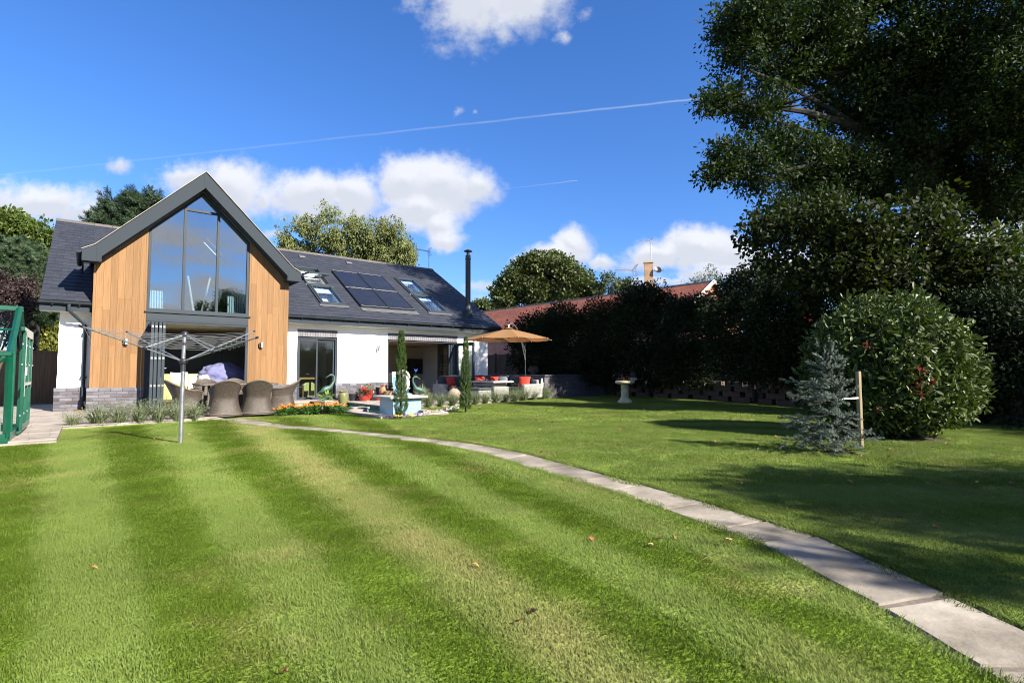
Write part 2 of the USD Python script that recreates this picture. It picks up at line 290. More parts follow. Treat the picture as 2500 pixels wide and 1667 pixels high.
def glass(name, ior=1.9, tint=(.86, .9, .88)):
    return mat(name, {'g0': ('geometry', {}), 'io': ('map_range', {'to_min': ior, 'to_max': 1 / ior}), 'f': ('fresnel', {}), 't': ('transparent_bsdf', {'color': tint}), 'g': ('glossy_bsdf', {'color': (1, 1, 1), 'roughness': .0}), 'm': ('mix_closure', {})},
               [('g0.backfacing', 'io.value'), ('io.result', 'f.IOR'), ('f.fac', 'm.fac'), ('t.BSDF', 'm.closure1'), ('g.BSDF', 'm.closure2')], 'm.closure')
RENDER_W = solid('white_render', (.80, .79, .77), .85, .02, 3., .15, 180.)
SOFFIT = solid('soffit_paint', (.62, .61, .57), .7, .03, 2.)
BRICKS = [solid(f'blue_brick_{i}', c, .55, .16, 9., .25, 90., obj_vary=.22, spec=.12) for i, c in enumerate([(.058, .060, .071), (.080, .082, .096), (.104, .107, .123)])]
SOLDIER = solid('lintel_brick', (.105, .10, .11), .6, .12, 9., .2, 60., c2=(.17, .165, .18), spec=.12)
MORTAR = solid('red_mortar', (.13, .06, .042), .9, .15, 20.)
def wood(name, c1, c2, c3, rough=.5, dark=.25):
    N = {'tc': ('texture_coordinate', {}), 'oi': ('object_info', {}), 'off': ('combine_xyz', {}), 'ro': ('math', {'math_type': 'multiply', 'value2': 37.}), 'ad': ('vector_math', {'math_type': 'add'}),
         'mp': ('mapping', {'scale': (26., 26., 1.1)}), 'n': ('noise_texture', {'scale': 1., 'detail': 7., 'roughness': .62, 'distortion': .8}), 'r': ('rgb_ramp', {'ramp': [(.25, c1), (.5, c2), (.78, c3)]}),
         'mp2': ('mapping', {'scale': (90., 90., 2.2)}), 'n2': ('noise_texture', {'scale': 1., 'detail': 4.}), 'r2': ('map_range', {'from_min': .35, 'from_max': .65, 'to_min': 1 - dark, 'to_max': 1.08}),
         'ov': ('map_range', {'to_min': .87, 'to_max': 1.11}), 'h': ('hsv', {}), 'v': ('math', {'math_type': 'multiply'}), 'p': ('principled_bsdf', {'roughness': rough, 'specular_ior_level': .1}), 'b': ('bump', {'strength': .25, 'distance': .004})}
    L = [('oi.random', 'ro.value1'), ('ro.value', 'off.x'), ('ro.value', 'off.z'), ('tc.object', 'ad.vector1'), ('off.vector', 'ad.vector2'), ('ad.vector', 'mp.vector'), ('ad.vector', 'mp2.vector'), ('mp.vector', 'n.vector'), ('n.fac', 'r.fac'),
         ('mp2.vector', 'n2.vector'), ('n2.fac', 'r2.value'), ('oi.random', 'ov.value'), ('r2.result', 'v.value1'), ('ov.result', 'v.value2'), ('v.value', 'h.value'), ('r.color', 'h.color'), ('h.color', 'p.base_color'), ('n2.fac', 'b.height'), ('b.normal', 'p.normal')]
    return mat(name, N, L, 'p.BSDF')
CEDAR = wood('cedar_board', (.145, .076, .032), (.178, .099, .045), (.205, .120, .058), dark=.11)
FENCEW = wood('fence_timber', (.05, .032, .02), (.085, .055, .035), (.12, .08, .05), .8)
OAKW = wood('pale_wood', (0.2000, 0.1200, 0.0500), (0.2500, 0.1550, 0.0700), (0.2800, 0.1800, 0.0900), .4, .15)
STAKEW = wood('stake_wood', (0.1710, 0.1350, 0.0765), (0.2070, 0.1665, 0.0990), (0.2340, 0.1935, 0.1215), .7)
GREYM = solid('dark_grey_metal', (.026, .034, .042), .5, .06, 3., spec=.15)
GREYF = solid('grey_bargeboard', (.028, .035, .043), .75, .06, 2.5, .05, 40., spec=.08)
BLACKM = solid('black_metal', (.014, .015, .017), .4, .1, 4.)
ALU = solid('brushed_aluminium', (.36, .36, .38), .38, .08, 12., metal=.85)
STEEL = solid('stainless_steel', (.5, .48, .46), .3, .05, 10., metal=.9)
SLATES = [solid(f'roof_slate_{i}', c, .5, .14, 5., .18, 35., obj_vary=.05, spec=.25) for i, c in enumerate([(.0265, .029, .037), (.028, .0305, .039), (.030, .0325, .0415)])]
RIDGE = solid('ridge_tile', (0.0810, 0.0690, 0.0630), .7, .2, 8., .2, 40., obj_vary=.12)
PANEL = solid('solar_glass', (.012, .013, .017), .22, .1, 3., spec=.5)
PANE, PANE2 = glass('window_pane', 1.8), glass('roof_window_pane', 1.8, (.8, .86, .9))
PANES = glass('solar_control_pane', 2.9, (.7, .78, .8))
LEAD = solid('lead_sheet', (0.0720, 0.0750, 0.0810), .5, .1, 6.)
GHPANE = glass('greenhouse_pane', 1.15, (.93, .96, .94))
CREAM = solid('cream_plaster', (.62, .57, .47), .8, .03, 2.)
PLASTER = solid('white_plaster', (.7, .68, .64), .8, .03, 2.)
KITCHEN = solid('kitchen_grey', (.13, .14, .14), .5, .04, 2.)
FLOORW = wood('floor_board', (.13, .07, .035), (.17, .095, .05), (.2, .115, .06), .4)
SANDST = solid('sandstone', (0.1680, 0.1440, 0.1200), .8, .2, 4., .35, 30., c2=(0.2880, 0.2520, 0.2160), obj_vary=.1)
PATHST = solid('path_sandstone', (.105, .092, .074), .88, .2, 2.6, .6, 16., c2=(.30, .268, .222), obj_vary=.16, spec=.1)
PATHMO = solid('path_mortar', (.07, .055, .044), .95, .3, 14., .5, 40., c2=(.14, .115, .095))
SOIL = solid('soil', (.045, .03, .02), .95, .35, 14., .8, 40.)
STONE = solid('cast_stone', (.27, .24, .155), .85, .2, 14., .4, 60., c2=(.44, .40, .27), spec=.1)
GREYST = solid('pale_sculpture_stone', (0.3450, 0.3375, 0.3225), .6, .1, 10., .15, 60.)
TERRA = solid('terracotta', (0.2280, 0.1020, 0.0510), .75, .18, 12., .2, 50., c2=(0.3360, 0.1740, 0.0960))
REDGL = solid('red_glaze', (.22, .018, .014), .18, .15, 8., coat=.6)
TANP = solid('tan_pot_clay', (0.2300, 0.1650, 0.0750), .55, .14, 12., .15, 50.)
OLIVE = solid('olive_glaze', (0.1000, 0.1050, 0.0375), .25, .2, 6., coat=.5, c2=(0.1500, 0.1500, 0.0600))
TEALGL = solid('turquoise_glaze', (0.0540, 0.1320, 0.1200), .25, .2, 10., coat=.5)
VERDI = solid('verdigris_bronze', (.012, .042, .032), .5, .3, 18., .3, 70., c2=(.035, .095, .07))
BRONZE = solid('polished_bronze', (.55, .27, .08), .2, .1, 8., metal=.95)
POOL = solid('pool_teal', (.06, .23, .24), .35, .12, 8.)
BARK = solid('bark', (.008, .0065, .005), .95, .3, 8., .9, 22., c2=(.020, .016, .012), stretch=(1, 1, .3))
BIRCHB = solid('birch_bark', (.25, .22, .19), .8, .3, 5., .3, 20., c2=(.55, .52, .48), stretch=(.5, .5, 2))
GREENAL = solid('green_painted_aluminium', (0.0000, 0.0483, 0.0260), .35, .08, 4., coat=.2)
ORANGEF = solid('parasol_canvas', (.36, .155, .055), .85, .06, 20., .1, 300.)
REDC = solid('red_cushion_cloth', (0.4000, 0.0280, 0.0144), .8, .08, 20., .2, 200.)
DARKC = solid('charcoal_cushion_cloth', (.035, .04, .048), .9, .12, 20., .2, 200.)
LIMEC = solid('lime_upholstery', (.26, .265, .10), .9, .06, 10., .15, 150.)
LILACC = solid('lilac_cotton', (.10, .105, .21), .85, .05, 8., .2, 30.)
WHITEC = solid('white_cotton', (.78, .77, .76), .85, .03, 8., .1, 60.)
CREAMC = solid('cream_cushion_cloth', (0.5100, 0.4200, 0.3150), .9, .05, 10., .15, 150.)
PURPLEST = None

# ================================================================== THE HOUSE (x runs along its front, y goes into it)
house = thing('house', 'white rendered house with timber clad glazed gable and dark slate roof', 'house', HW(0, 0), HDEG)
GW = 4.3765                                       # width of the gable
ZB = .536                                         # top of the brick plinth
RW0, RW1, YW = GW, 11.78, .514                    # the right wing's front wall
def hbox(name, x0, x1, y0, y1, z0, z1, mt, par=None, bev=0., **k): return obj(name, M().box(x0, x1, y0, y1, z0, z1, bev), mt, par or house, **k)
def plinth(x0, x1, yf, left_return=False, right_return=False, skip=0):
    """a brick plinth standing proud of the wall, its top course splayed"""
    base = hbox('plinth', x0 - .042, x1 + .042 * (right_return), yf - .037, yf + .22, -.12, .448, MORTAR)
    H, Lb, J = .075, .225, .010
    for k in range(6):
        x = x0 - .046 - (k % 2) * Lb / 2
        while x < x1 + .02:
            a, b = max(x, x0 - .046), min(x + Lb - J, x1 + .046 * right_return)
            if b - a > .03: obj('brick', M().box(a, b, yf - .0455 - rng.uniform(0, .0025), yf + .05, k * H + .003, (k + 1) * H - J + .003, .003), BRICKS[rng.integers(3)], base)
            x += Lb
    x = x0 - .046
    while x < x1 + .02:                            # splayed course
        b = min(x + Lb - J, x1 + .046 * right_return)
        if b - x > .03:
            m = M(); m.prism([(yf - .0455, .452), (yf - .0455, .462), (yf - .004, ZB - .004), (yf + .05, ZB - .004), (yf + .05, .452)], x, b, 'x')
            obj('splayed_brick', m, BRICKS[rng.integers(3)], base)
        x += Lb
    hbox('plinth_core', x0 - .03, x1 + .03 * right_return, yf + .0, yf + .2, .449, ZB - .006, MORTAR, base)
    return base
plinth(0, 1.04, 0.)
plinth(3.34, GW, 0., right_return=True)
plinth(-.59, -.05, YW)
plinth(GW + .05, 4.79, YW)
plinth(6.0, 7.69, YW)
plinth(10.42, RW1, YW, right_return=True)
hbox('plinth_return', -.03, .2, .045, .5, -.12, ZB - .01, BRICKS[0])
# walls of the right and left wings, with their openings
hbox('wall', GW + .002, 4.79, YW, YW + .3, ZB, 2.45, RENDER_W)
hbox('wall', 6.0, 7.69, YW, YW + .3, ZB, 2.45, RENDER_W)
hbox('wall', 10.42, RW1, YW, YW + .3, ZB, 2.45, RENDER_W)
hbox('wall', 4.79, 6.0, YW, YW + .3, 2.165, 2.45, RENDER_W)
hbox('wall', 7.69, 10.42, YW, YW + .3, 2.165, 2.45, RENDER_W)
hbox('wall', -.59, -.002, YW, YW + .3, ZB, 2.45, RENDER_W)
m = M().prism([(.55, 0), (10.1, 0), (10.1, 2.5), (5.31, 5.3), (.55, 2.5)], RW1 - .3, RW1, 'x'); obj('gable_wall', m, RENDER_W, house)
m = M().prism([(.55, 0), (10.1, 0), (10.1, 2.5), (5.31, 5.3), (.55, 2.5)], -.59, -.3, 'x'); obj('gable_wall', m, RENDER_W, house)
hbox('rear_wall', -.29, RW1 - .31, 10.1, 10.4, 0, 2.5, RENDER_W)
for x0, x1 in ((4.79, 6.0), (7.69, 10.42)):       # brick on end over the openings
    m = M(); n = round((x1 - x0) / .075); w = (x1 - x0) / n
    for i in range(n): m.box(x0 + i * w + .003, x0 + (i + 1) * w - .003, YW - .006, YW + .2, 1.945, 2.16, .003)
    s = obj('soldier_course', m, SOLDIER, house)
    hbox('mortar_bed', x0, x1, YW + .004, YW + .19, 1.943, 2.163, RIDGE, s)
# roof eaves: soffit, fascia, gutter in its lengths, brackets
def eaves(x0, x1, lengths):
    hbox('soffit', x0, x1, .185, YW + .02, 2.305, 2.325, SOFFIT)
    hbox('fascia_board', x0, x1, .165, .186, 2.30, 2.50, GREYF)
    xs = np.linspace(x0 - .015, x1 + .015, lengths + 1)
    for a, b in zip(xs[:-1], xs[1:]):
        m = M(); prof = [(math.cos(t) * .056, math.sin(t) * .056) for t in np.linspace(math.pi, 2 * math.pi, 9)] + [(math.cos(t) * .050, math.sin(t) * .050) for t in np.linspace(2 * math.pi, math.pi, 9)]
        m.prism([(.108 + y, 2.512 + z) for y, z in prof], a + .003, b - .003, 'x')
        g = obj('gutter', m, GREYM, house, smooth=40)
        obj('gutter_joint', M().prism([(.108 + y * 1.1, 2.511 + z * 1.1) for y, z in prof], b - .045, b + .012, 'x'), GREYM, g)
        obj('gutter_bracket', M().box((a + b) / 2 - .012, (a + b) / 2 + .012, .09, .166, 2.435, 2.455), GREYM, g)
eaves(GW + .01, 12.09, 9)
eaves(-.93, -.01, 2)
# main roof as slates on boarding
SL = (np.array([5.3085 - .134, 5.545 - 2.551])); SLn = np.linalg.norm(SL); SL /= SLn; NRM = np.array([0, -SL[1], SL[0]])
def onroof(x, t, h=0.): return np.array([x, .134 + SL[0] * t, 2.551 + SL[1] * t]) + NRM * h
MROOF = np.stack([[1, 0, 0], [0, SL[0], SL[1]], NRM], 1)
TROOF = np.eye(4); TROOF[:3, :3] = MROOF; TROOF[:3, 3] = onroof(0, 0)
gz = lambda x: 6.02 - abs(x - GW / 2) * 1.02        # top of the gable roof
tval = lambda x: max(0., (gz(x) - 2.551) / SL[1])
left_roof = Polygon([(-.93, -.03), (.0, -.03), (.0, tval(0.)), (1.75, SLn), (-.93, SLn)])
right_roof = Polygon([(GW, -.03), (12.12, -.03), (12.12, SLn), (2.63, SLn), (GW, tval(GW))])
holes = [sbox(5.6, 2.56, 6.40, 4.08), sbox(5.60, .93, 6.40, 2.40), sbox(9.45, 2.58, 10.30, 4.10), sbox(9.45, .93, 10.30, 2.40)]
right_open = right_roof.difference(shapely.union_all(holes))
roof = obj('roof', M().prism(left_roof, -.05, -.012, 'z', TROOF).prism(right_open, -.05, -.012, 'z', TROOF), SLATES[0], house)
m = M().quad([-.93, 10.48, 2.55], [12.12, 10.48, 2.55], [12.12, 5.31, 5.54], [-.93, 5.31, 5.54]); obj('rear_roof_slope', m, SLATES[1], house)
hbox('verge', 12.085, 12.115, .14, .2, 2.38, 2.5, GREYF)
m = M().prism([(.14, 2.44), (.14, 2.54), (5.31, 5.53), (10.48, 2.54), (10.48, 2.44), (5.31, 5.38)], 12.08, 12.11, 'x'); obj('verge_board', m, GREYF, house)
m = M().prism([(.14, 2.44), (.14, 2.54), (5.31, 5.53), (10.48, 2.54), (10.48, 2.44), (5.31, 5.38)], -.92, -.89, 'x'); obj('verge_board', m, GREYF, house)
GA, SWD = .222, .30                                # slate gauge and width
slates = []
for region in (left_roof, right_open):
    pr = shapely.prepared.prep(region)
    for r in range(int(SLn / GA) + 1):
        t0, t1 = r * GA - .03, min(r * GA + GA + .05, SLn)
        x = -.93 - (r % 2) * SWD / 2
        while x < 12.12:
            q = sbox(max(x + .002, -.93), t0, min(x + SWD - .002, 12.12), t1)
            if q.area > .004 and pr.intersects(q):
                g = q if pr.contains(q) else q.intersection(region)
                for gg in getattr(g, 'geoms', [g]):
                    if gg.area > .004 and gg.geom_type == 'Polygon': slates.append((gg, t0, r))
            x += SWD
def slate(m, g, t0):
    lift = rng.uniform(0, .0025); tilt = .012
    c = np.array(g.exterior.coords)[:-1]
    if len(c) > 12: return
    if not g.exterior.is_ccw: c = c[::-1]
    n = len(c); lo = (1 - np.clip((c[:, 1] - t0) / GA, 0, 1.3) * .9) * tilt
    top = np.column_stack([c, lo + lift]); bot = np.column_stack([c, lo + lift - .008])
    f = [[0, i, i + 1] for i in range(1, n - 1)] + [[n, n + i + 1, n + i] for i in range(1, n - 1)]
    for i in range(n): j = (i + 1) % n; f += [[i, n + i, n + j], [i, n + j, j]]
    m.add(np.vstack([top, bot]), np.array(f), TROOF)
near = lambda s: (abs(s[0].centroid.x - 7.) + .8 * s[1]) if s[0].centroid.x > 4 else (5 + s[1])
slates.sort(key=near)
for g, t0, r in slates[:296]:
    m = M(); slate(m, g, t0)
    if m.n: obj('slate', m, SLATES[rng.integers(3)], roof)
for k in range(3):
    m = M()
    for g, t0, r in slates[296 + k::3]: slate(m, g, t0)
    obj('slates', m, SLATES[k], roof, kind='stuff')
for x0, x1, n in ((1.85 - 2.79, 1.8, 6), (2.6, 12.13, 21)):    # ridge tiles
    xs = np.linspace(x0, x1, n + 1)
    for a, b in zip(xs[:-1], xs[1:]):
        m = M(); m.prism([(5.3085 - .15, 5.475), (5.3085 - .02, 5.572), (5.3085 + .02, 5.572), (5.3085 + .15, 5.475), (5.3085 + .15, 5.452), (5.3085, 5.545), (5.3085 - .15, 5.452)], a + .004, b - .004, 'x')
        obj('ridge_tile', m, RIDGE, roof)
for x, t in ((6.15, 5.33), (7.97, 5.31)): obj('roof_vent', M().box(x - .11, x + .11, t - .1, t + .08, .012, .05, .008, TROOF), LEAD, roof)
obj('lead_flashing', M().box(6.86, 8.93, .60, .84, .017, .03, .004, TROOF), LEAD, roof)
# four solar panels
for i, (x0, x1) in enumerate(((6.89, 7.87), (7.89, 8.86))):
    for j, (t0, t1) in enumerate(((.87, 2.44), (2.46, 4.04))):
        p = obj('solar_panel', M().box(x0 + .02, x1 - .02, t0 + .02, t1 - .02, .03, .072, .002, TROOF), PANEL, house)
        f = M()
        for a in ((x0, x0 + .022, t0, t1), (x1 - .022, x1, t0, t1), (x0 + .022, x1 - .022, t0, t0 + .022), (x0 + .022, x1 - .022, t1 - .022, t1)): f.box(*a, .025, .085, .004, TROOF)
        obj('panel_frame', f, BLACKM, p)
        obj('panel_clip', M().box((x0 + x1) / 2 - .4, (x0 + x1) / 2 - .32, t1 - .04, t1, .086, .092, 0, TROOF), ALU, p)
# roof windows, the upper left one swung open
def roof_window(x0, x1, t0, t1, opened=False, blind=.0):
    w = UsdGeom.Xform.Define(stage, numbered(str(house.GetPath()), 'roof_window')).GetPrim()
    f = M()
    for a in ((x0, x0 + .05, t0, t1), (x1 - .05, x1, t0, t1), (x0 + .05, x1 - .05, t0, t0 + .05), (x0 + .05, x1 - .05, t1 - .05, t1)): f.box(*a, -.1, .055, .006, TROOF)
    obj('frame', f, GREYM, w)
    c = M(); c.box(x0 - .05, x1 + .05, t0 - .11, t0, .016, .03, .003, TROOF); obj('flashing', c, LEAD, w)
    T2 = TROOF
    if opened:                                     # the sash pivots about its middle
        mid = np.eye(4); mid[:3, 3] = (0, (t0 + t1) / 2, .03); rot = TR(rx=-27); T2 = TROOF @ mid @ rot @ np.linalg.inv(mid)
    s = M(); e = .055
    for a in ((x0 + e, x0 + e + .06, t0 + e, t1 - e), (x1 - e - .06, x1 - e, t0 + e, t1 - e), (x0 + e + .06, x1 - e - .06, t0 + e, t0 + e + .06), (x0 + e + .06, x1 - e - .06, t1 - e - .06, t1 - e)): s.box(*a, .02, .075, .006, T2)
    obj('sash', s, GREYM, w)
    obj('pane', M().box(x0 + .11, x1 - .11, t0 + .11, t1 - .11, .04, .046, 0, T2), PANE2, w)
    if blind:
        b = M(); n = 7
        for i in range(n): t = t1 - .14 - blind * i / n; b.box(x0 + .13, x1 - .13, t - blind / n * .45, t + blind / n * .45, -.05 - .012 * (i % 2), -.04, 0, T2)
        obj('pleated_blind', b, WHITEC, w)
    r = M(); D = -.30                               # white reveal down to the room
    for a in ((x0 + .0, x0 + .02, t0, t1), (x1 - .02, x1, t0, t1), (x0 + .02, x1 - .02, t0, t0 + .02), (x0 + .02, x1 - .02, t1 - .02, t1)): r.box(*a, D, -.11, 0, TROOF)
    obj('reveal', r, PLASTER, w)
    obj('room_floor_beyond', M().box(x0, x1, t0, t1, D - .02, D, 0, TROOF), WHITEC, w)
roof_window(5.58, 6.42, .86, 2.44, blind=.36)
roof_window(5.58, 6.42, 2.52, 4.12, opened=True, blind=.55)
roof_window(9.43, 10.32, .86, 2.44, blind=.2)
roof_window(9.43, 10.32, 2.52, 4.14, blind=.2)
# flue
c = onroof(11.17, .95)
fl = obj('flue', M().tube([c + [0, 0, -.3], c + [0, 0, 2.28]], .1, 20), BLACKM, house, smooth=40)
obj('flue_band', M().tube([c + [0, 0, 2.12], c + [0, 0, 2.15]], .112, 20), BLACKM, fl, smooth=40)
m = M().lathe([(.0, 2.50), (.06, 2.50), (.15, 2.455), (.165, 2.44), (.16, 2.425), (.0, 2.425)], 24, c); m.tube([c + [0, 0, 2.27], c + [0, 0, 2.43]], .06, 12)
obj('flue_cowl', m, BLACKM, fl, smooth=35)
obj('flue_collar', M().lathe([(.19, -.12), (.17, .12), (.108, .34), (.1, .34)], 20, c), GREYM, fl, smooth=35)
# television aerial by the ridge
c = np.array([12.0, 5.4, 5.45])
def aerial(c, mast, parent, s=1., name='aerial', rz=0.):
    T = TR(c, rz=rz)
    def q(p): return (np.asarray(p, float) * s) @ T[:3, :3].T + T[:3, 3]
    a = obj(name, M().tube([q((0, 0, 0)), q((0, 0, mast / s))], .022 * s, 8), ALU, parent)
    z = mast / s - .12; b = M().tube([q((.1, 0, z)), q((-.95, 0, z + .03))], .012 * s, 6)
    for i in range(9):
        x = -.1 - i * .095; h = .1 + .012 * i * (i > 5)
        b.tube([q((x, -h, z + .02)), q((x, h, z + .02))], .007 * s, 5); b.tube([q((x, 0, z - .05)), q((x, 0, z + .09))], .003 * s, 4)
    for dz in (-.11, .11): b.tube([q((-.9, -.1, z + .03 + dz)), q((-.9, .1, z + .03 + dz))], .006 * s, 5); b.tube([q((-.1, 0, z)), q((-.9, 0, z + .03 + dz))], .004 * s, 4)
    for sgn in (1, -1):
        for y in (-.2, -.07, .07, .2): b.tube([q((-.05, y, z)), q((.12, y, z + sgn * .28))], .009 * s, 4)
        b.tube([q((.1, -.22, z + sgn * .25)), q((.1, .22, z + sgn * .25))], .005 * s, 4)
    obj('aerial_array', b, ALU, a)
aerial(c, 1.0, house, .7)
# ------------------------------------------------------------------ the gable
yb = -.343                                         # front of the overhanging verge
outer = [(-.225, 3.675), (.0, 3.81), (GW / 2, 6.03), (GW - .0, 3.81), (GW + .225, 3.675), (GW + .225, 3.44), (GW - .135, 3.44), (GW - .135, 3.575), (GW / 2, 5.62), (.135, 3.575), (.135, 3.44), (-.225, 3.44)]
obj('bargeboard', M().prism(outer, yb, yb + .03, 'y'), GREYF, house)
for x, z0, z1 in ((GW / 2, 5.63, 6.02), (.07, 3.46, 3.79), (GW - .07, 3.46, 3.79)): obj('bargeboard_joint', M().box(x - .03, x + .03, yb - .006, yb, z0, z1), GREYF, house)
for sgn in (-1, 1):                                # the two roof slopes with a pale edge, kicked out at the eaves
    X = lambda x: GW / 2 + sgn * (x - GW / 2)
    top = [(GW / 2, 6.035), (GW, 3.815), (GW + .235, 3.68), (GW + .235, 3.665), (GW, 3.80), (GW / 2, 6.015)]
    g = obj('gable_roof_edge', M().prism([(X(x), z + .028) for x, z in top], yb - .03, yb + .012, 'y'), SANDST, house)
    if sgn > 0:
        sl2 = Polygon([(yb + .012, 0), (10.5, 0), (10.5, 3.25), (yb + .012, 3.25)]).difference(shapely.union_all([sbox(3.45, 1.0, 4.12, 1.72), sbox(10.0, .7, 10.4, 1.5)]))
    else: sl2 = Polygon([(yb + .012, 0), (10.5, 0), (10.5, 3.25), (yb + .012, 3.25)])
    dv = np.array([sgn * 1., 0, -1.02]); dv /= np.linalg.norm(dv); nv = np.array([sgn * 1.02, 0, 1.]); nv /= np.linalg.norm(nv)
    Tg = np.eye(4); Tg[:3, :3] = np.stack([[0, 1., 0], dv, nv], 1); Tg[:3, 3] = (GW / 2, 0, 6.04)
    mm = M().prism(sl2, -.02, .01, 'z', Tg)
    v, f = mm.get(); f = f[:, ::-1] if sgn > 0 else f
    obj('gable_roof', (v, f), SLATES[1], house)
    obj('gable_lining', M().prism(sl2, -.17, -.15, 'z', Tg), PLASTER, house)
    obj('gable_soffit', M().prism([(X(x), z) for x, z in [(GW / 2, 5.66), (GW / 2, 5.62), (GW - .135, 3.575), (GW - .135, 3.44), (GW + .2, 3.44), (GW + .2, 3.47), (GW - .1, 3.5), (GW - .1, 3.615)]], yb + .031, .02, 'y'), GREYF, house)
    gx = X(GW + .285); m = M(); prof = [(math.cos(t) * .055, math.sin(t) * .055) for t in np.linspace(math.pi, 2 * math.pi, 9)] + [(math.cos(t) * .049, math.sin(t) * .049) for t in np.linspace(2 * math.pi, math.pi, 9)]
    m.prism([(gx + x, 3.66 + z) for x, z in prof], yb + .02, 1.7, 'y')
    obj('gable_gutter', m, GREYM, house, smooth=40)
    obj('gable_fascia', M().box(X(GW + .2), X(GW + .228), yb + .03, 2.0, 3.45, 3.66), GREYF, house)
    m = M().box(X(GW - .001), X(GW - .15), .02, 2.4, ZB, 3.55); obj('gable_cheek', m, CEDAR, house)
ztop = lambda x: 5.60 - abs(x - GW / 2) * 1.0 + .0
def board(x0, x1, z0, z1a, z1b, par):
    m = M().prism([(x0 + .0015, z0), (x1 - .0015, z0), (x1 - .0015, z1b), (x0 + .0015, z1a)], -.004 - rng.uniform(0, .003), .016, 'y'); obj('board', m, CEDAR, par)
for x0, x1 in ((0., 1.04), (3.34, GW)):
    c = hbox('cladding', x0 + .006, x1 - .006, .018, .1, ZB + .03, 3.44, GREYF)
    hbox('cladding_head', x0 + .02, x1 - .02, .02, .1, 3.44, 3.58, GREYF, c)
    cuts = [0, .052, .19, .33, .46, .60, .745, .89, 1.0, 1.04] if x0 < 1 else [0, .045, .19, .335, .48, .625, .77, .915, .975, GW - 3.34]
    for i, (a, b) in enumerate(zip(cuts[:-1], cuts[1:])):
        a, b = x0 + a, x0 + b; za, zb = ztop(a), ztop(b); lo = ZB - .036
        js = sorted(rng.uniform(1.0, min(za, zb) - .35, rng.integers(1, 3))) if b - a > .1 else []
        for z in js: board(a, b, lo, z - .001, z - .001, c); lo = z + .001
        board(a, b, lo, za, zb, c)
    l = M().box(x0 + (.665 if x0 < 1 else .34) - .03, x0 + (.665 if x0 < 1 else .34) + .03, -.1, -.008, 1.55, 1.71, .008); lm = obj('wall_lamp', l, STEEL, house)
    obj('lamp_bracket', M().box(x0 + (.665 if x0 < 1 else .34) - .07, x0 + (.665 if x0 < 1 else .34) - .03, -.06, -.008, 1.56, 1.68, .006), BLACKM, lm)
lm = obj('wall_lamp', M().box(7.33, 7.39, YW - .1, YW, 1.58, 1.75, .008), STEEL, house); obj('lamp_bracket', M().box(7.29, 7.33, YW - .07, YW - .002, 1.55, 1.67, .006), STEEL, lm)
# tall window: frame, mullions, transom, four panes
yw = .06
wtop = lambda x, d=0: 5.60 - abs(x - GW / 2) - d
def wpoly(x0, x1, z0, d=0., zc=None):
    xs = [x0] + ([GW / 2] if x0 < GW / 2 < x1 else []) + [x1]
    t = [(x, wtop(x, d)) for x in xs]
    if zc is not None: t = [(x0, zc), (x1, zc)]
    return Polygon([(x0, z0), (x1, z0)] + t[::-1])
win = obj('gable_window_frame', M().prism(wpoly(1.045, 3.335, 2.40).difference(wpoly(1.105, 3.275, 2.475, .085)), yw - .045, yw + .06, 'y'), GREYM, house)
for x in (1.81, 2.57): obj('mullion', M().prism(wpoly(x - .03, x + .03, 2.476, .086), yw - .04, yw + .055, 'y'), GREYM, win)
obj('transom', M().box(1.841, 2.539, yw - .038, yw + .052, 5.06, 5.115), GREYM, win)
for pz in (wpoly(1.10, 1.785, 2.47, .08), wpoly(1.835, 2.545, 2.47, zc=5.065), wpoly(1.835, 2.545, 5.11, .08), wpoly(2.595, 3.28, 2.47, .08)):
    obj('pane', M().prism(pz, yw + .004, yw + .010, 'y'), PANES, win)
hbox('window_sill', 1.0, 3.385, -.05, .09, 2.365, 2.40, GREYM, bev=.005)
hbox('spandrel_panel', 1.042, 3.338, -.016, .09, 2.15, 2.362, GREYM)
hbox('spandrel_rail', 1.042, 3.338, -.022, -.017, 2.20, 2.206, BLACKM)
# folding doors: frame and four leaves folded out to the left
fr = obj('folding_door_frame', M().box(1.042, 1.10, .0, .09, .03, 2.149).box(3.28, 3.338, .0, .09, .03, 2.149).box(1.10, 3.28, .0, .09, 2.10, 2.149).box(1.10, 3.28, .0, .09, .005, .035), GREYM, house)
for i, x in enumerate((1.13, 1.205, 1.285, 1.36)):
    d = M(); L0, L1 = -.70 + .02 * (i % 2), .02
    for a in ((L0, L0 + .06, .05, 2.09), (L1 - .06, L1, .05, 2.09), (L0 + .06, L1 - .06, .05, .14), (L0 + .06, L1 - .06, 2.01, 2.09)): d.box(x - .03, x + .03, a[0], a[1], a[2], a[3], .004)
    lf = obj('folding_door_leaf', d, GREYM, house)
    obj('pane', M().box(x - .006, x + .006, L0 + .055, L1 - .055, .135, 2.015), PANE, lf)
    if i == 3: obj('handle', M().box(x + .03, x + .075, L0 + .02, L0 + .045, .98, 1.0).box(x + .06, x + .075, L0 + .02, L0 + .15, .98, 1.0), STEEL, lf)
    obj('hinge', M().box(x - .02, x + .02, L0 - .012, L0, 1.95, 2.0).box(x - .02, x + .02, L0 - .012, L0, .55, .6).box(x - .02, x + .02, L0 - .012, L0, 1.2, 1.25), STEEL, lf)
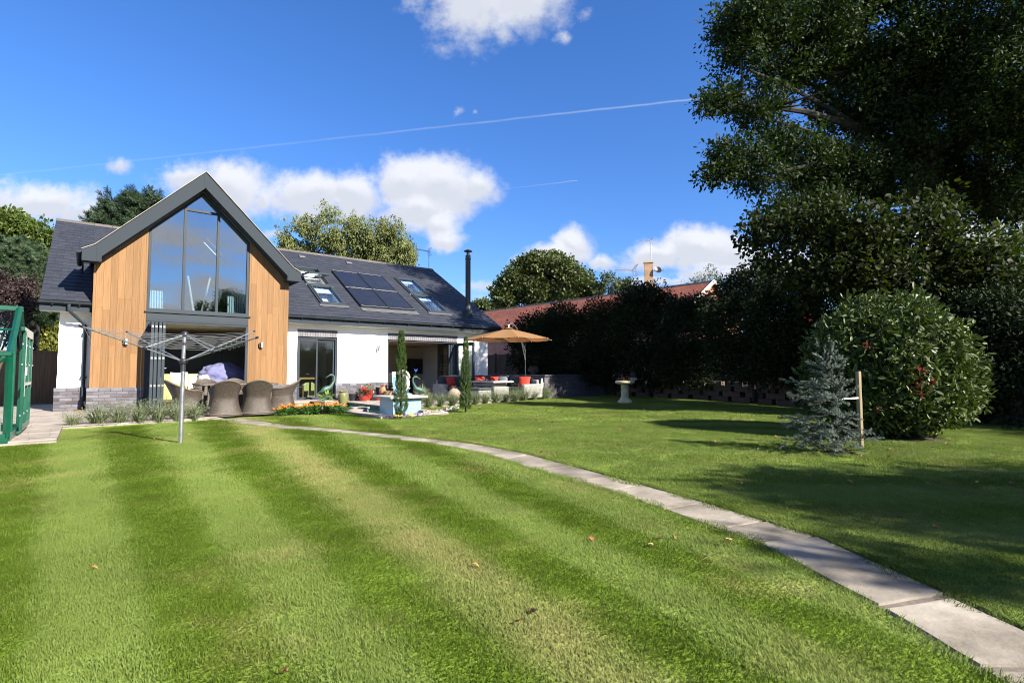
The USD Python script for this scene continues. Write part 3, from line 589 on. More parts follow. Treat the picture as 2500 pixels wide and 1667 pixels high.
# sliding door of the dining room
fr = obj('sliding_door_frame', M().box(4.792, 4.84, YW + .04, YW + .14, .0, 1.942).box(5.95, 5.998, YW + .04, YW + .14, .0, 1.942).box(4.84, 5.95, YW + .04, YW + .14, 1.88, 1.942).box(4.84, 5.95, YW + .02, YW + .15, .0, .06), GREYM, house)
for x0, x1, yy in ((4.84, 5.42, .06), (5.37, 5.95, .10)):
    d = M()
    for a in ((x0, x0 + .05, .06, 1.88), (x1 - .05, x1, .06, 1.88), (x0 + .05, x1 - .05, .06, .13), (x0 + .05, x1 - .05, 1.82, 1.88)): d.box(a[0], a[1], YW + yy, YW + yy + .038, a[2], a[3], .003)
    lf = obj('sliding_door_leaf', d, GREYM, house); obj('pane', M().box(x0 + .045, x1 - .045, YW + yy + .015, YW + yy + .021, .125, 1.825), PANE, lf)
hbox('threshold', 4.75, 6.04, YW - .09, YW + .04, -.02, .035, GREYM)
# wide opening of the sitting room, its leaves folded to the right
fr = obj('folding_door_frame', M().box(7.692, 7.74, YW + .04, YW + .14, .0, 1.942).box(10.37, 10.418, YW + .04, YW + .14, .0, 1.942).box(7.74, 10.37, YW + .04, YW + .14, 1.89, 1.942).box(7.74, 10.37, YW + .04, YW + .14, .0, .03), GREYM, house)
for i, (x, L0, L1) in enumerate(((10.385, -.60, .50), (10.30, .62, 1.42), (10.22, .62, 1.40), (10.14, .62, 1.42))):
    d = M()
    for a in ((L0, L0 + .09, .05, 1.90), (L1 - .09, L1, .05, 1.90), (L0 + .09, L1 - .09, .05, .17), (L0 + .09, L1 - .09, 1.79, 1.90)): d.box(x - .028, x + .028, a[0], a[1], a[2], a[3], .004)
    lf = obj('folding_door_leaf', d, GREYM, house); obj('pane', M().box(x - .006, x + .006, L0 + .085, L1 - .085, .165, 1.795), PANE, lf)
# gutter downpipe on the left wing
p = [(-.42, .09, 2.46), (-.42, .09, 2.33), (-.36, .15, 2.26), (-.15, .43, 2.04), (-.11, .46, 1.98), (-.11, .46, 1.9)]
dp = obj('downpipe', M().tube(p, .036, 10).tube([(-.11, .46, 1.98), (-.11, .46, .62), (-.11, .40, .5), (-.11, .40, .02)], .036, 10), GREYM, house, smooth=50)
for z in (1.8, .78): obj('pipe_bracket', M().box(-.17, -.05, .43, .513, z - .02, z + .02), GREYM, dp)
# rooms behind the glass
hbox('ground_floor', -.25, RW1 - .31, .02, 10.05, -.05, .028, FLOORW)
hbox('ground_ceiling', .15, GW - .15, .10, 5.0, 2.13, 2.30, CREAM)
hbox('ground_ceiling', GW + .0, RW1 - .31, YW + .16, 6.0, 1.95, 2.30, CREAM)
hbox('loft_floor', .16, GW - .16, .125, 10.05, 2.305, 2.40, FLOORW)
hbox('partition', -.1, .14, .6, 5.0, .03, 2.12, PLASTER)
hbox('partition', GW - .14, GW - .02, YW + .31, 5.0, .03, 2.12, CREAM)
hbox('partition', 6.95, 7.05, YW + .31, 5.5, .03, 1.94, PLASTER)
hbox('partition', GW, 6.94, 4.2, 4.3, .03, 1.94, PLASTER)
hbox('partition', 7.06, RW1 - .31, 5.0, 5.1, .03, 1.94, CREAM)
hbox('loft_end_wall', .2, GW - .2, 10.06, 10.1, 2.4, 5.5, PLASTER)
k = hbox('kitchen_cupboard', .15, GW - .2, 4.45, 4.99, .03, 2.1, KITCHEN)
for x in np.arange(.2, 4.0, .55): hbox('cupboard_door', x, x + .53, 4.425, 4.449, 1.0, 2.05, KITCHEN, k, .004)
hbox('worktop', .15, GW - .2, 3.95, 4.44, .84, .88, BLACKM)
hbox('worktop_cupboard', .15, GW - .2, 4.0, 4.42, .03, .838, KITCHEN)
for x in (2.3, 2.8, 3.3):
    for y in (1.2, 2.4): obj('ceiling_spotlight', M().lathe([(0, 2.122), (.05, 2.122), (.055, 2.129)], 12, (x, y, 0)), STEEL, house)
hbox('loft_rail', .3, GW - .3, 4.0, 4.04, 2.95, 3.0, KITCHEN)

# ================================================================== THE GROUND
def hab(l): return [tuple(HW(a, b)[:2]) for a, b in l]
patio_edge = [(-6, 6.2), (-.33, 6.2), (-.33, 4.0), (1.9, 3.72), (2.55, 3.45), (4.56, 3.45), (4.56, 5.78), (6.14, 5.78), (6.14, 3.55), (7.0, 3.42), (8.4, 3.28), (10, 2.87), (11.7, 2.42), (12.3, 1.9)]
wall_line = [(3.5, 20.5), (4.6, 19.4), (6.0, 17.3), (6.9, 15.3), (7.41, 13.55), (7.7, 12.4), (8.1, 11.0), (8.7, 9.0), (9.5, 6.0), (10.4, 3.0), (11.2, 0.), (11.8, -7.)]
pathL = np.array([(1.58, .5), (1.55, .9), (1.52, 1.3), (1.49, 1.75), (1.47, 2.19), (1.35, 3.0), (1.24, 3.24), (1.04, 3.7), (.76, 4.29), (.53, 4.62), (.23, 5.15), (-.11, 5.78), (-.58, 6.51), (-.95, 6.9), (-1.35, 7.24), (-2.2, 7.9), (-3.0, 8.45), (-4.0, 8.98), (-5.0, 9.72), (-6.05, 10.62)])
pathR = np.array([(2.0, .5), (1.98, .9), (1.96, 1.3), (1.91, 1.73), (1.86, 2.3), (1.75, 3.1), (1.6, 3.41), (1.39, 3.89), (1.08, 4.5), (.89, 4.86), (.6, 5.37), (.19, 6.1), (-.34, 6.79), (-.75, 7.22), (-1.2, 7.58), (-2.0, 8.2), (-2.75, 8.72), (-3.7, 9.32), (-4.55, 10.0), (-5.45, 10.85)])
pathP = Polygon(list(map(tuple, pathL)) + list(map(tuple, pathR[::-1]))).buffer(.012)
lawnP = Polygon(hab(patio_edge) + [tuple(HW(15.2, 1.9)[:2])] + wall_line + [(-16, -7), tuple(HW(-6, 6.2)[:2])])
beds = [Polygon(hab([(-.3, 4.02), (1.75, 3.75), (1.75, 4.1), (-.3, 4.32)])), Polygon(hab([(2.72, 3.3), (4.56, 3.3), (4.56, 4.0), (4.0, 3.9), (3.2, 3.75), (2.8, 3.55)])),
        Polygon(hab([(4.6, 5.9), (4.9, 6.25), (6.2, 5.55), (7.0, 5.0), (6.95, 4.7), (6.1, 5.2), (5.6, 5.75)])), Polygon(hab([(6.65, 5.3), (6.95, 5.3), (6.95, 5.62), (6.65, 5.62)])),
        Polygon([(5.0, 7.3), (5.3, 7.0), (5.9, 7.0), (6.05, 7.5), (5.95, 8.3), (5.1, 8.5)]), Polygon([(3.55, 6.0), (3.9, 5.95), (3.95, 6.25), (3.6, 6.35)])]
bedP = shapely.union_all(beds)
turfP = lawnP.difference(pathP).difference(bedP)
def worldmat(name, grassy):
    """lawn colours by where one stands on it: mower stripes fanning out, dry patches, moss"""
    N = {'g': ('geometry', {}), 'ob': ('separate_xyz', {}),
         'sx': ('math', {'math_type': 'multiply', 'value2': .6}), 's': ('math', {'math_type': 'multiply_add', 'value2': -.8}), 'nx': ('math', {'math_type': 'multiply', 'value2': .8}), 'n': ('math', {'math_type': 'multiply_add', 'value2': .6}),
         'dn': ('math', {'math_type': 'multiply_add', 'value2': -.1, 'value3': .8}), 'nn': ('math', {'math_type': 'subtract', 'value2': .5}), 'q': ('math', {'math_type': 'divide'}),
         'wob': ('noise_texture', {'scale': 1.7, 'detail': 3.}), 'wb': ('math', {'math_type': 'multiply_add', 'value2': .16, 'value3': -.08}), 'q2': ('math', {'math_type': 'add'}),
         'fr': ('math', {'math_type': 'multiply_add', 'value2': 2 * math.pi / .67, 'value3': .15}), 'sn': ('math', {'math_type': 'sine'}), 'st': ('map_range', {'range_type': 'smoothstep', 'from_min': -.45, 'from_max': .45, 'clamp': True}),
         'rf': ('math', {'math_type': 'multiply_add', 'value2': 2 * math.pi / 1.05}), 'rx': ('math', {'math_type': 'multiply', 'value2': .75}), 'rs': ('math', {'math_type': 'sine'}), 'rst': ('map_range', {'range_type': 'smoothstep', 'from_min': -.7, 'from_max': .7, 'to_min': .62, 'to_max': 1.15, 'clamp': True}),
         'side0': ('math', {'math_type': 'multiply_add', 'value2': .16, 'value3': 0.}), 'side1': ('math', {'math_type': 'add'}), 'side': ('math', {'math_type': 'greater_than', 'value2': 2.59}), 'stripe': ('mix_float', {}),
         'col': ('mix_color', {'a': (.112, .178, .016), 'b': (.166, .230, .042)}),
         'dry': ('noise_texture', {'scale': 1.3, 'detail': 6., 'roughness': .62}), 'dr': ('map_range', {'range_type': 'smoothstep', 'from_min': .5, 'from_max': .75, 'to_min': 0., 'to_max': .5, 'clamp': True}), 'yb': ('map_range', {'range_type': 'smoothstep', 'from_min': .32, 'from_max': .0, 'to_min': 0., 'to_max': .62, 'clamp': True}),
         'yq': ('math', {'math_type': 'subtract', 'value2': .82}), 'ya': ('math', {'math_type': 'absolute'}), 'yl': ('math', {'math_type': 'subtract', 'value1': 1.}), 'ym': ('math', {'math_type': 'multiply'}), 'yn': ('map_range', {'from_min': .34, 'from_max': .6, 'to_min': .15, 'to_max': 1., 'clamp': True}), 'ym2': ('math', {'math_type': 'multiply'}),
         'dd': ('math', {'math_type': 'maximum'}), 'c2': ('mix_color', {'b': (.34, .29, .115)}), 'big': ('noise_texture', {'scale': .55, 'detail': 4.}), 'bv': ('map_range', {'from_min': .3, 'from_max': .7, 'to_min': .82, 'to_max': 1.16}), 'h': ('hsv', {}),
         'p': ('principled_bsdf', {'roughness': .6 if grassy else .9, 'specular_ior_level': .22 if grassy else .1})}
    L = [('g.position', 'ob.vector'), ('g.position', 'wob.vector'), ('ob.x', 'sx.value1'), ('ob.y', 's.value1'), ('sx.value', 's.value3'), ('ob.x', 'nx.value1'), ('ob.y', 'n.value1'), ('nx.value', 'n.value3'), ('s.value', 'dn.value1'), ('n.value', 'nn.value1'), ('nn.value', 'q.value1'), ('dn.value', 'q.value2'),
         ('wob.fac', 'wb.value1'), ('q.value', 'q2.value1'), ('wb.value', 'q2.value2'), ('q2.value', 'fr.value1'), ('fr.value', 'sn.value1'), ('sn.value', 'st.value'),
         ('ob.y', 'rf.value1'), ('ob.x', 'rx.value1'), ('rx.value', 'rf.value3'), ('rf.value', 'rs.value1'), ('rs.value', 'rst.value'), ('s.value', 'side0.value1'), ('side0.value', 'side1.value1'), ('n.value', 'side1.value2'), ('side1.value', 'side.value1'),
         ('side.value', 'stripe.fac'), ('st.result', 'stripe.a'), ('rst.result', 'stripe.b'), ('stripe.result', 'col.fac'), ('g.position', 'dry.vector'), ('dry.fac', 'dr.value'),
         ('q2.value', 'yq.value1'), ('yq.value', 'ya.value1'), ('ya.value', 'yb.value'), ('side.value', 'yl.value2'), ('yb.result', 'ym.value1'), ('yl.value', 'ym.value2'), ('dry.fac', 'yn.value'), ('ym.value', 'ym2.value1'), ('yn.result', 'ym2.value2'),
         ('dr.result', 'dd.value1'), ('ym2.value', 'dd.value2'), ('dd.value', 'c2.fac'), ('col.result', 'c2.a'), ('g.position', 'big.vector'), ('big.fac', 'bv.value'), ('bv.result', 'h.value'), ('c2.result', 'h.color')]
    if not grassy:
        N |= {'nb': ('noise_texture', {'scale': 55., 'detail': 4.}), 'b': ('bump', {'strength': .9, 'distance': .03}), 'dk': ('hsv', {'value': .8})}
        L += [('g.position', 'nb.vector'), ('nb.fac', 'b.height'), ('b.normal', 'p.normal'), ('h.color', 'dk.color'), ('dk.color', 'p.base_color')]
        return mat(name, N, L, 'p.BSDF')
    N |= {'rv': ('map_range', {'to_min': .72, 'to_max': 1.35}), 'h2': ('hsv', {}), 'isd': ('math', {'math_type': 'greater_than', 'value2': .93}), 'c3': ('mix_color', {'b': (.38, .33, .15)}), 'df': ('math', {'math_type': 'multiply', 'value2': .8}),
          't': ('translucent_bsdf', {}), 'mc': ('mix_closure', {'fac': .3})}
    L += [('g.random_per_island', 'rv.value'), ('rv.result', 'h2.value'), ('h.color', 'h2.color'), ('g.random_per_island', 'isd.value1'), ('isd.value', 'df.value1'), ('df.value', 'c3.fac'), ('h2.color', 'c3.a'), ('c3.result', 'p.base_color'), ('c3.result', 't.color'), ('p.BSDF', 'mc.closure1'), ('t.BSDF', 'mc.closure2')]
    return mat(name, N, L, 'mc.closure')
LAWNM, BLADEM = worldmat('lawn_ground', False), worldmat('grass_blade', True)
EARTH = solid('far_ground', (.05, .07, .025), .95, .35, .12, c2=(.085, .105, .035))
g = M().add([(-400, -400, -.2), (400, -400, -.2), (400, 400, -.2), (-400, 400, -.2)], [[0, 1, 2], [0, 2, 3]])
tag(obj('ground', g, EARTH), 'garden ground running out under lawn and paving', None, None, 'structure')
tag(obj('lawn', M().prism(turfP, -.19, LAWN, 'z'), LAWNM), 'striped mown lawn on both sides of the curving path', None, None, 'structure')
tag(obj('flower_bed', M().prism(bedP.buffer(.01), -.19, LAWN - .02, 'z'), SOIL), 'dark soil of the planting beds', None, None, 'structure')
# path of long sandstone slabs
path = UsdGeom.Xform.Define(stage, '/World/path').GetPrim(); tag(path, 'curving path of pale sandstone slabs across the lawn', None, None, 'structure')
obj('mortar_bed', M().prism(pathP, -.19, LAWN - .012, 'z'), PATHMO, path)
for i in range(len(pathL) - 1):
    a, b, c, d = pathL[i], pathL[i + 1], pathR[i + 1], pathR[i]
    pts = []
    for p, q, e in ((a, b, .014), (b, c, .011), (c, d, .014), (d, a, .011)):
        for t in (0, .25, .5, .75): pts.append(p + (q - p) * t + rng.normal(0, e * .28, 2))
    P = Polygon(pts).buffer(-.014 if i != 4 else -.022)
    if i == 3: P = P.buffer(-.012)
    obj('slab', M().prism(P, LAWN - .03, LAWN - .003 + rng.uniform(-.002, .003), 'z'), PATHST, path)
# patio
patioP = Polygon(patio_edge + [(12.3, -4), (-6, -4)])
pondP = sbox(4.74, .42, 6.0, 5.62)
patioP = patioP.difference(sbox(-.55, -11, 11.75, -.5)).difference(sbox(.0, -.6, GW, .0)).difference(pondP.buffer(.0))
patio = UsdGeom.Xform.Define(stage, '/World/patio').GetPrim(); place(UsdGeom.Xform(patio), HW(0, 0), HDEG); tag(patio, 'sandstone paved patio in front of the house', None, None, 'structure')
flip = lambda g: shapely.transform(g, lambda c: c * [1, -1])
obj('mortar_bed', M().prism(flip(patioP.buffer(.0)) if patioP.geom_type == 'Polygon' else flip(max(patioP.geoms, key=lambda q: q.area)), -.19, -.012, 'z'), SANDST, patio)
y = -3.95; row = 0
slabs = []
while y < 6.2:
    h = [.56, .42, .56, .28][row % 4]; x = -6 + rng.uniform(-.5, 0)
    while x < 12.3:
        w = rng.choice([.42, .56, .84, .84]); q = sbox(x + .006, y + .006, x + w - .006, y + h - .006).intersection(patioP)
        for gg in getattr(q, 'geoms', [q]):
            if gg.geom_type == 'Polygon' and gg.area > .01: slabs.append(gg)
        x += w
    y += h; row += 1
slabs.sort(key=lambda q: (q.centroid.x - 3) ** 2 * .5 + (q.centroid.y - 4.5) ** 2)
for q in slabs[:290]: obj('slab', M().prism(flip(q), -.03, rng.uniform(-.004, .003), 'z'), SANDST, patio)
m = M()
for q in slabs[290:]: m.prism(flip(q), -.03, rng.uniform(-.004, .003), 'z')
obj('slabs', m, SANDST, patio, kind='stuff')
# ------------------------------------------------------------------ pond
POOLTILE = mat('pool_mosaic', {'tc': ('texture_coordinate', {}), 'mp': ('mapping', {'rotation': (math.pi / 2, 0, 0)}), 'b': ('brick_texture', {'offset': 0., 'scale': 1., 'brick_width': .022, 'row_height': .022, 'mortar_size': .0022, 'color1': (.075, .19, .30), 'color2': (.20, .33, .42), 'mortar': (.25, .35, .40)}), 'p': ('principled_bsdf', {'roughness': .2})},
               [('tc.object', 'mp.vector'), ('mp.vector', 'b.vector'), ('b.color', 'p.base_color')], 'p.BSDF')
POOLTILE2 = mat('pool_mosaic_side', {'tc': ('texture_coordinate', {}), 'sx': ('separate_xyz', {}), 'cb': ('combine_xyz', {}), 'b': ('brick_texture', {'offset': 0., 'scale': 1., 'brick_width': .022, 'row_height': .022, 'mortar_size': .0022, 'color1': (.12, .32, .36), 'color2': (.28, .5, .52), 'mortar': (.5, .55, .55)}), 'p': ('principled_bsdf', {'roughness': .2})},
                [('tc.object', 'sx.vector'), ('sx.y', 'cb.x'), ('sx.z', 'cb.y'), ('cb.vector', 'b.vector'), ('b.color', 'p.base_color')], 'p.BSDF')
WATER = mat('pond_water', {'n': ('noise_texture', {'scale': 9., 'detail': 3.}), 'tc': ('texture_coordinate', {}), 'b': ('bump', {'strength': .12, 'distance': .02}), 'p': ('principled_bsdf', {'base_color': (.75, .93, .9), 'transmission_weight': 1., 'roughness': .02, 'ior': 1.33})},
            [('tc.object', 'n.vector'), ('n.fac', 'b.height'), ('b.normal', 'p.normal')], 'p.BSDF')
pond = thing('pond', 'rectangular turquoise ornamental pond with stone coping by the patio', 'pond', HW(0, 0), HDEG)
obj('basin', M().box(4.70, 4.74, -5.66, -.38, -.5, -.035).box(6.0, 6.04, -5.66, -.38, -.5, -.035).box(4.74, 6.0, -5.66, -5.62, -.5, -.035).box(4.74, 6.0, -.42, -.38, -.5, -.035).box(4.74, 6.0, -5.62, -.42, -.52, -.46), POOL, pond)
obj('water', M().box(4.742, 5.998, -5.618, -.422, -.45, -.13), WATER, pond)
for y0 in np.arange(.42, 5.7, .66):
    y1 = min(y0 + .65, 5.66)
    if y0 > 3.4: obj('coping_stone', M().box(4.57, 4.80, -y1, -y0, -.034, .004, .006), SANDST, pond)
    obj('coping_stone', M().box(5.96, 6.2, -y1, -y0, -.034, .006, .006), SANDST, pond)
for x0 in np.arange(4.805, 5.95, .58): obj('coping_stone', M().box(x0, min(x0 + .57, 5.95), -5.80, -5.56, -.034, .003, .006), SANDST, pond)
for x, yb_ in ((5.30, 2.88), (4.94, 3.55)):
    b = obj('stepping_stone', M().box(x - .21, x + .21, -yb_ - .21, -yb_ + .21, -.035, .006, .006), SANDST, pond)
    obj('pillar', M().box(x - .18, x + .18, -yb_ - .18, -yb_ + .18, -.46, -.036), POOLTILE, b)
# ------------------------------------------------------------------ grass blades
def tile(n, r, w, h, lean, seed):
    g = np.random.default_rng(seed); m = []
    th, rr = g.uniform(0, 2 * np.pi, n), r * np.sqrt(g.uniform(0, 1, n))
    x, y = rr * np.cos(th), rr * np.sin(th); az = g.uniform(0, 2 * np.pi, n); H = h * g.uniform(.45, 1.15, n); W = w * g.uniform(.6, 1.3, n)
    lx = lean * H * g.uniform(.5, 1.4, n) + H * g.normal(0, .24, n); ly = H * g.normal(0, .3, n)
    wx, wy = np.cos(az) * W / 2, np.sin(az) * W / 2; z0 = np.zeros(n)
    v = np.stack([np.stack([x - wx, y - wy, z0], 1), np.stack([x + wx, y + wy, z0], 1), np.stack([x - wx * .8 + lx * .4, y - wy * .8 + ly * .4, H * .6], 1), np.stack([x + wx * .8 + lx * .4, y + wy * .8 + ly * .4, H * .6], 1), np.stack([x + lx, y + ly, H * .92], 1)], 1).reshape(-1, 3)
    b = np.arange(n)[:, None] * 5
    return v, np.vstack([b + [0, 1, 3], b + [0, 3, 2], b + [2, 3, 4]])
FAN = np.array([5.2, -6.1])
def fan_q(x, y):
    s, n = .6 * x - .8 * y, .8 * x + .6 * y; return (n - .5) / (.8 - .1 * s), n + .16 * s > 2.59
def lay(name, x0, x1, y0, y1, step, protos, label, scale):
    xs, ys = np.meshgrid(np.arange(x0, x1, step), np.arange(y0, y1, step)); p = np.column_stack([xs.ravel(), ys.ravel()]) + rng.uniform(-.5, .5, (xs.size, 2)) * step
    p = p[np.abs(p[:, 0]) < p[:, 1] * 1.02 + .6]
    inner = turfP.buffer(-.035); shapely.prepare(inner); p = p[shapely.contains_xy(inner, p[:, 0], p[:, 1])]
    q, right = fan_q(p[:, 0], p[:, 1]); st = np.sin(q * 2 * np.pi / .67 + .15) > 0
    d = p - FAN; ang = np.arctan2(d[:, 1], d[:, 0]) + np.where(st, 0, np.pi)
    ang = np.where(right, np.where(np.sin(p[:, 1] * 6 + .75 * p[:, 0]) > 0, 0., np.pi) + .1, ang) + rng.normal(0, .35, len(p))
    scatter(name, None, [(t, BLADEM, False) for t in protos], np.column_stack([p, np.full(len(p), LAWN - .004)]), Rot.from_euler('z', ang), rng.uniform(.8, 1.2, len(p)) * scale, label=label)
lay('grass', -5, 5.2, 1.0, 4.6, .125, [tile(620, .14, .0024, .019, .5, 11 + i) for i in range(5)], 'short mown grass of the near lawn', 1.)
lay('grass', -10, 10, 4.6, 10., .19, [tile(520, .19, .0042, .022, .5, 31 + i) for i in range(4)], 'short mown grass in the middle of the lawn', 1.)
lay('grass', -12, 11, 10., 21., .33, [tile(420, .3, .009, .026, .45, 51 + i) for i in range(3)], 'short mown grass at the far side of the lawn', 1.)
# longer blades hanging over the path's edges
e = []
for a, b, sgn in ((pathL, pathR, -1), (pathR, pathL, 1)):
    ls = LineString(a)
    for t in np.arange(0, ls.length, .035):
        q = ls.interpolate(t); k = min(len(a) - 2, int(np.argmin(np.linalg.norm(a - [q.x, q.y], axis=1)))); n = (a[k] - b[k]); n /= np.linalg.norm(n); e.append((q.x + n[0] * .038, q.y + n[1] * .038, math.atan2(-n[1], -n[0])))
e = np.array(e); scatter('grass', None, [(tile(60, .04, .0028, .032, .9, 71 + i), BLADEM, False) for i in range(4)], np.column_stack([e[:, :2], np.full(len(e), LAWN - .01)]), Rot.from_euler('z', e[:, 2] + rng.normal(0, .5, len(e))), rng.uniform(.7, 1.25, len(e)), label='longer grass fringing the path edges')

# ================================================================== TREES AND SHRUBS
def leaf(kind, L, W, fold=.25):
    """one leaf lying along +x, folded about its midrib"""
    if kind == 'oval': o = [(.28, .42), (.62, .46), (.86, .25)]
    elif kind == 'lobed': o = [(.18, .22), (.3, .40), (.40, .24), (.56, .52), (.66, .30), (.82, .42), (.92, .2)]
    elif kind == 'long': o = [(.3, .5), (.7, .42)]
    else: o = [(.45, .5)]
    n = len(o); mid = [(0, 0, 0)] + [(x * L, 0, 0) for x, _ in o] + [(L, 0, -L * .08)]
    lft = [(x * L, y * W, abs(y) * W * fold) for x, y in o]; rgt = [(x * L, -y * W, abs(y) * W * fold) for x, y in o]
    v = mid + lft + rgt; f = []; k = n + 2
    for s, rev in ((k, False), (k + n, True)):
        t = [[0, 1, s]] + [q for i in range(n - 1) for q in ([i + 1, i + 2, s + i + 1], [i + 1, s + i + 1, s + i])] + [[n, n + 1, s + n - 1]]
        f += [q[::-1] if rev else q for q in t]
    return np.array(v, float), np.array(f)
def cluster(kind, n, R, L, W, seed, up=.5, droop=0., flat=1., twig=None):
    g = np.random.default_rng(seed); v0, f0 = leaf(kind, L, W); V, Fc = [], []
    for i in range(n):
        d = g.normal(size=3); d[2] = d[2] * flat + .1; d /= np.linalg.norm(d); p = d * R * g.uniform(.15, 1.) ** .6
        x = d + g.normal(size=3) * .5; x[2] -= droop; x /= np.linalg.norm(x)
        zz = g.normal(size=3) * .55 + [0, 0, up]; zz -= x * np.dot(x, zz); zz /= np.linalg.norm(zz) + 1e-9; y = np.cross(zz, x)
        s = g.uniform(.65, 1.2); V.append((v0 * s) @ np.stack([x, y, zz]) + p); Fc.append(f0 + i * len(v0))
    return np.vstack(V), np.vstack(Fc)
def needles(seed, L=.22, n=70, nl=.022, nw=.0035, side=3, droop=.1):
    """a conifer twig: a stem with side shoots set all round with needles"""
    g = np.random.default_rng(seed); m = M(); stems = [(np.zeros(3), np.array([L, 0, -droop * L]))]
    for k in range(side):
        t = .25 + .6 * k / max(1, side - 1); a = stems[0][1] * t
        for sg in (1, -1): stems.append((a, a + np.array([L * .42 * (1 - t * .5), sg * L * .42 * (1.1 - t), g.uniform(-.03, .05) * L * 3])))
    V, Fc, c = [], [], 0
    for a, b in stems:
        q = max(6, int(n * np.linalg.norm(b - a) / L)); t = np.linspace(.02, 1.02, q); P = a + (b - a) * t[:, None]; ax = (b - a) / np.linalg.norm(b - a)
        u = np.cross(ax, [0, 0, 1.]); u /= np.linalg.norm(u); w = np.cross(u, ax)
        for i in range(q):
            th = g.uniform(0, 2 * np.pi); r = u * math.cos(th) + w * math.sin(th); d = (r + ax * .75); d /= np.linalg.norm(d); sd = np.cross(d, ax); sd /= np.linalg.norm(sd) + 1e-9
            l = nl * g.uniform(.7, 1.15); V += [P[i] - sd * nw / 2, P[i] + sd * nw / 2, P[i] + d * l]; Fc.append([c, c + 1, c + 2]); c += 3
    return np.array(V), np.array(Fc)
def in_blobs(blobs, density, seed, shell=.45, gap=.0, gscale=1.4, rough=1.):
    """points in ellipsoids (x, y, z, rx, ry, rz), mostly towards their skin, with gaps where the noise is low"""
    g = np.random.default_rng(seed); P, D = [], []
    for b in blobs:
        c, r = np.array(b[:3], float), np.array(b[3:6], float); n = int(density * (r[0] * r[1] * r[2]) ** (2 / 3) * 4) + 3
        d = g.normal(size=(n, 3)); d /= np.linalg.norm(d, axis=1, keepdims=True); rad = (shell + (1 - shell) * g.uniform(0, 1, n)) ** .7
        rad *= 1 - .30 * rough + .55 * rough * meshkit.noise(d * 2.4 + c, seed)
        P.append(c + d * r * rad[:, None]); D.append(d)
    P, D = np.vstack(P), np.vstack(D)
    if gap: k = meshkit.fbm(P * gscale, 2, seed + 5) > gap; P, D = P[k], D[k]
    return P, D
def facing(D, seed, jitter=.5):
    """rotations that turn a cluster's top outwards; without jitter it hangs straight down"""
    g = np.random.default_rng(seed)
    if jitter is None: return Rot.from_euler('z', g.uniform(0, 2 * np.pi, len(D)))
    z = D + g.normal(size=D.shape) * jitter; z /= np.linalg.norm(z, axis=1, keepdims=True)
    x = g.normal(size=D.shape); x -= z * (x * z).sum(1, keepdims=True); x /= np.linalg.norm(x, axis=1, keepdims=True); y = np.cross(z, x)
    return Rot.from_matrix(np.stack([x, y, z], -1))
def limbs(m, base, r0, fork, targets, seed, sides=9, wig=.12, rl=.45):
    """a tapered trunk up to the fork and limbs bending out from it to the targets"""
    g = np.random.default_rng(seed); base, fork = np.array(base, float), np.array(fork, float)
    p = [base + (fork - base) * t + np.array([g.normal(0, wig * r0), g.normal(0, wig * r0), 0]) * (0 < t < 1) for t in np.linspace(0, 1, 7)]
    m.tube(p, [r0 * 1.35, r0 * 1.08] + list(np.linspace(r0, r0 * .72, 5)), sides)
    for tg in targets:
        tg = np.array(tg, float); a = base + (fork - base) * g.uniform(.72, 1.); mid = (a + tg) / 2 + np.array([0, 0, .12 * np.linalg.norm(tg - a)]) + g.normal(0, .06, 3) * np.linalg.norm(tg - a)
        q = [(1 - t) ** 2 * a + 2 * t * (1 - t) * mid + t * t * tg + g.normal(0, .02, 3) * (0 < t < 1) for t in np.linspace(0, 1, 8)]
        R = r0 * rl * g.uniform(.7, 1.); m.tube(q, np.linspace(R, R * .12, 8), 6)
        for k in range(4):
            i = g.integers(3, 7); e = q[i] + g.normal(size=3) * [.4, .4, .3] * min(1.3, np.linalg.norm(tg - a) * .3); m.tube([q[i], (q[i] + e) / 2 + g.normal(0, .05, 3), e], [R * .3, R * .2, R * .05], 5)
    return m
def tree(name, label, cat, base, trunk_r, fork, blobs, protos, density, seed, bark=None, shell=.45, gap=.0, gscale=1.4, scale=(.8, 1.25), group=None, wood_targets=None, jitter=.5, crown='crown', rl=.45, rough=1.):
    t = thing(name, label, cat, base, group=group); b = np.array([*base, 0, 0, 0], float); B = [tuple(np.array(q, float) - b) for q in blobs]
    tg = [q[:3] for q in B] if wood_targets is None else [np.array(q) - b[:3] for q in wood_targets]
    obj('trunk', limbs(M(), (0, 0, -.1), trunk_r, np.array(fork) - b[:3], tg, seed, rl=rl), bark or BARK, t, smooth=50)
    P, D = in_blobs(B, density, seed, shell, gap, gscale, rough)
    scatter(crown, t, protos, P, facing(D, seed + 1, jitter), np.random.default_rng(seed + 2).uniform(*scale, len(P)), np.random.default_rng(seed + 3).integers(0, len(protos), len(P)))
    return t
L_OAK = leafmat('oak_leaf', [(.013, .024, .005), (.020, .036, .006), (.032, .05, .008), (.055, .055, .011)], .62, .3, .2)
L_HAZEL = leafmat('hazel_leaf', [(.012, .020, .004), (.022, .032, .005), (.042, .050, .008), (.10, .085, .014)], .6, .4, .22)
L_DARK = leafmat('hedge_leaf', [(.009, .016, .005), (.014, .025, .007), (.022, .035, .009)], .65, .18, .15)
L_PHOT = leafmat('photinia_leaf', [(.035, .055, .014), (.055, .078, .020), (.072, .085, .028), (.085, .055, .032)], .45, .2, .25)
L_RED = leafmat('photinia_young_leaf', [(.12, .015, .010), (.2, .03, .016)], .25, .3, .6, (1., .5, .4))
L_BIRCH = leafmat('birch_leaf', [(.10, .12, .035), (.15, .17, .052), (.19, .20, .07), (.215, .20, .085)], .5, .35)
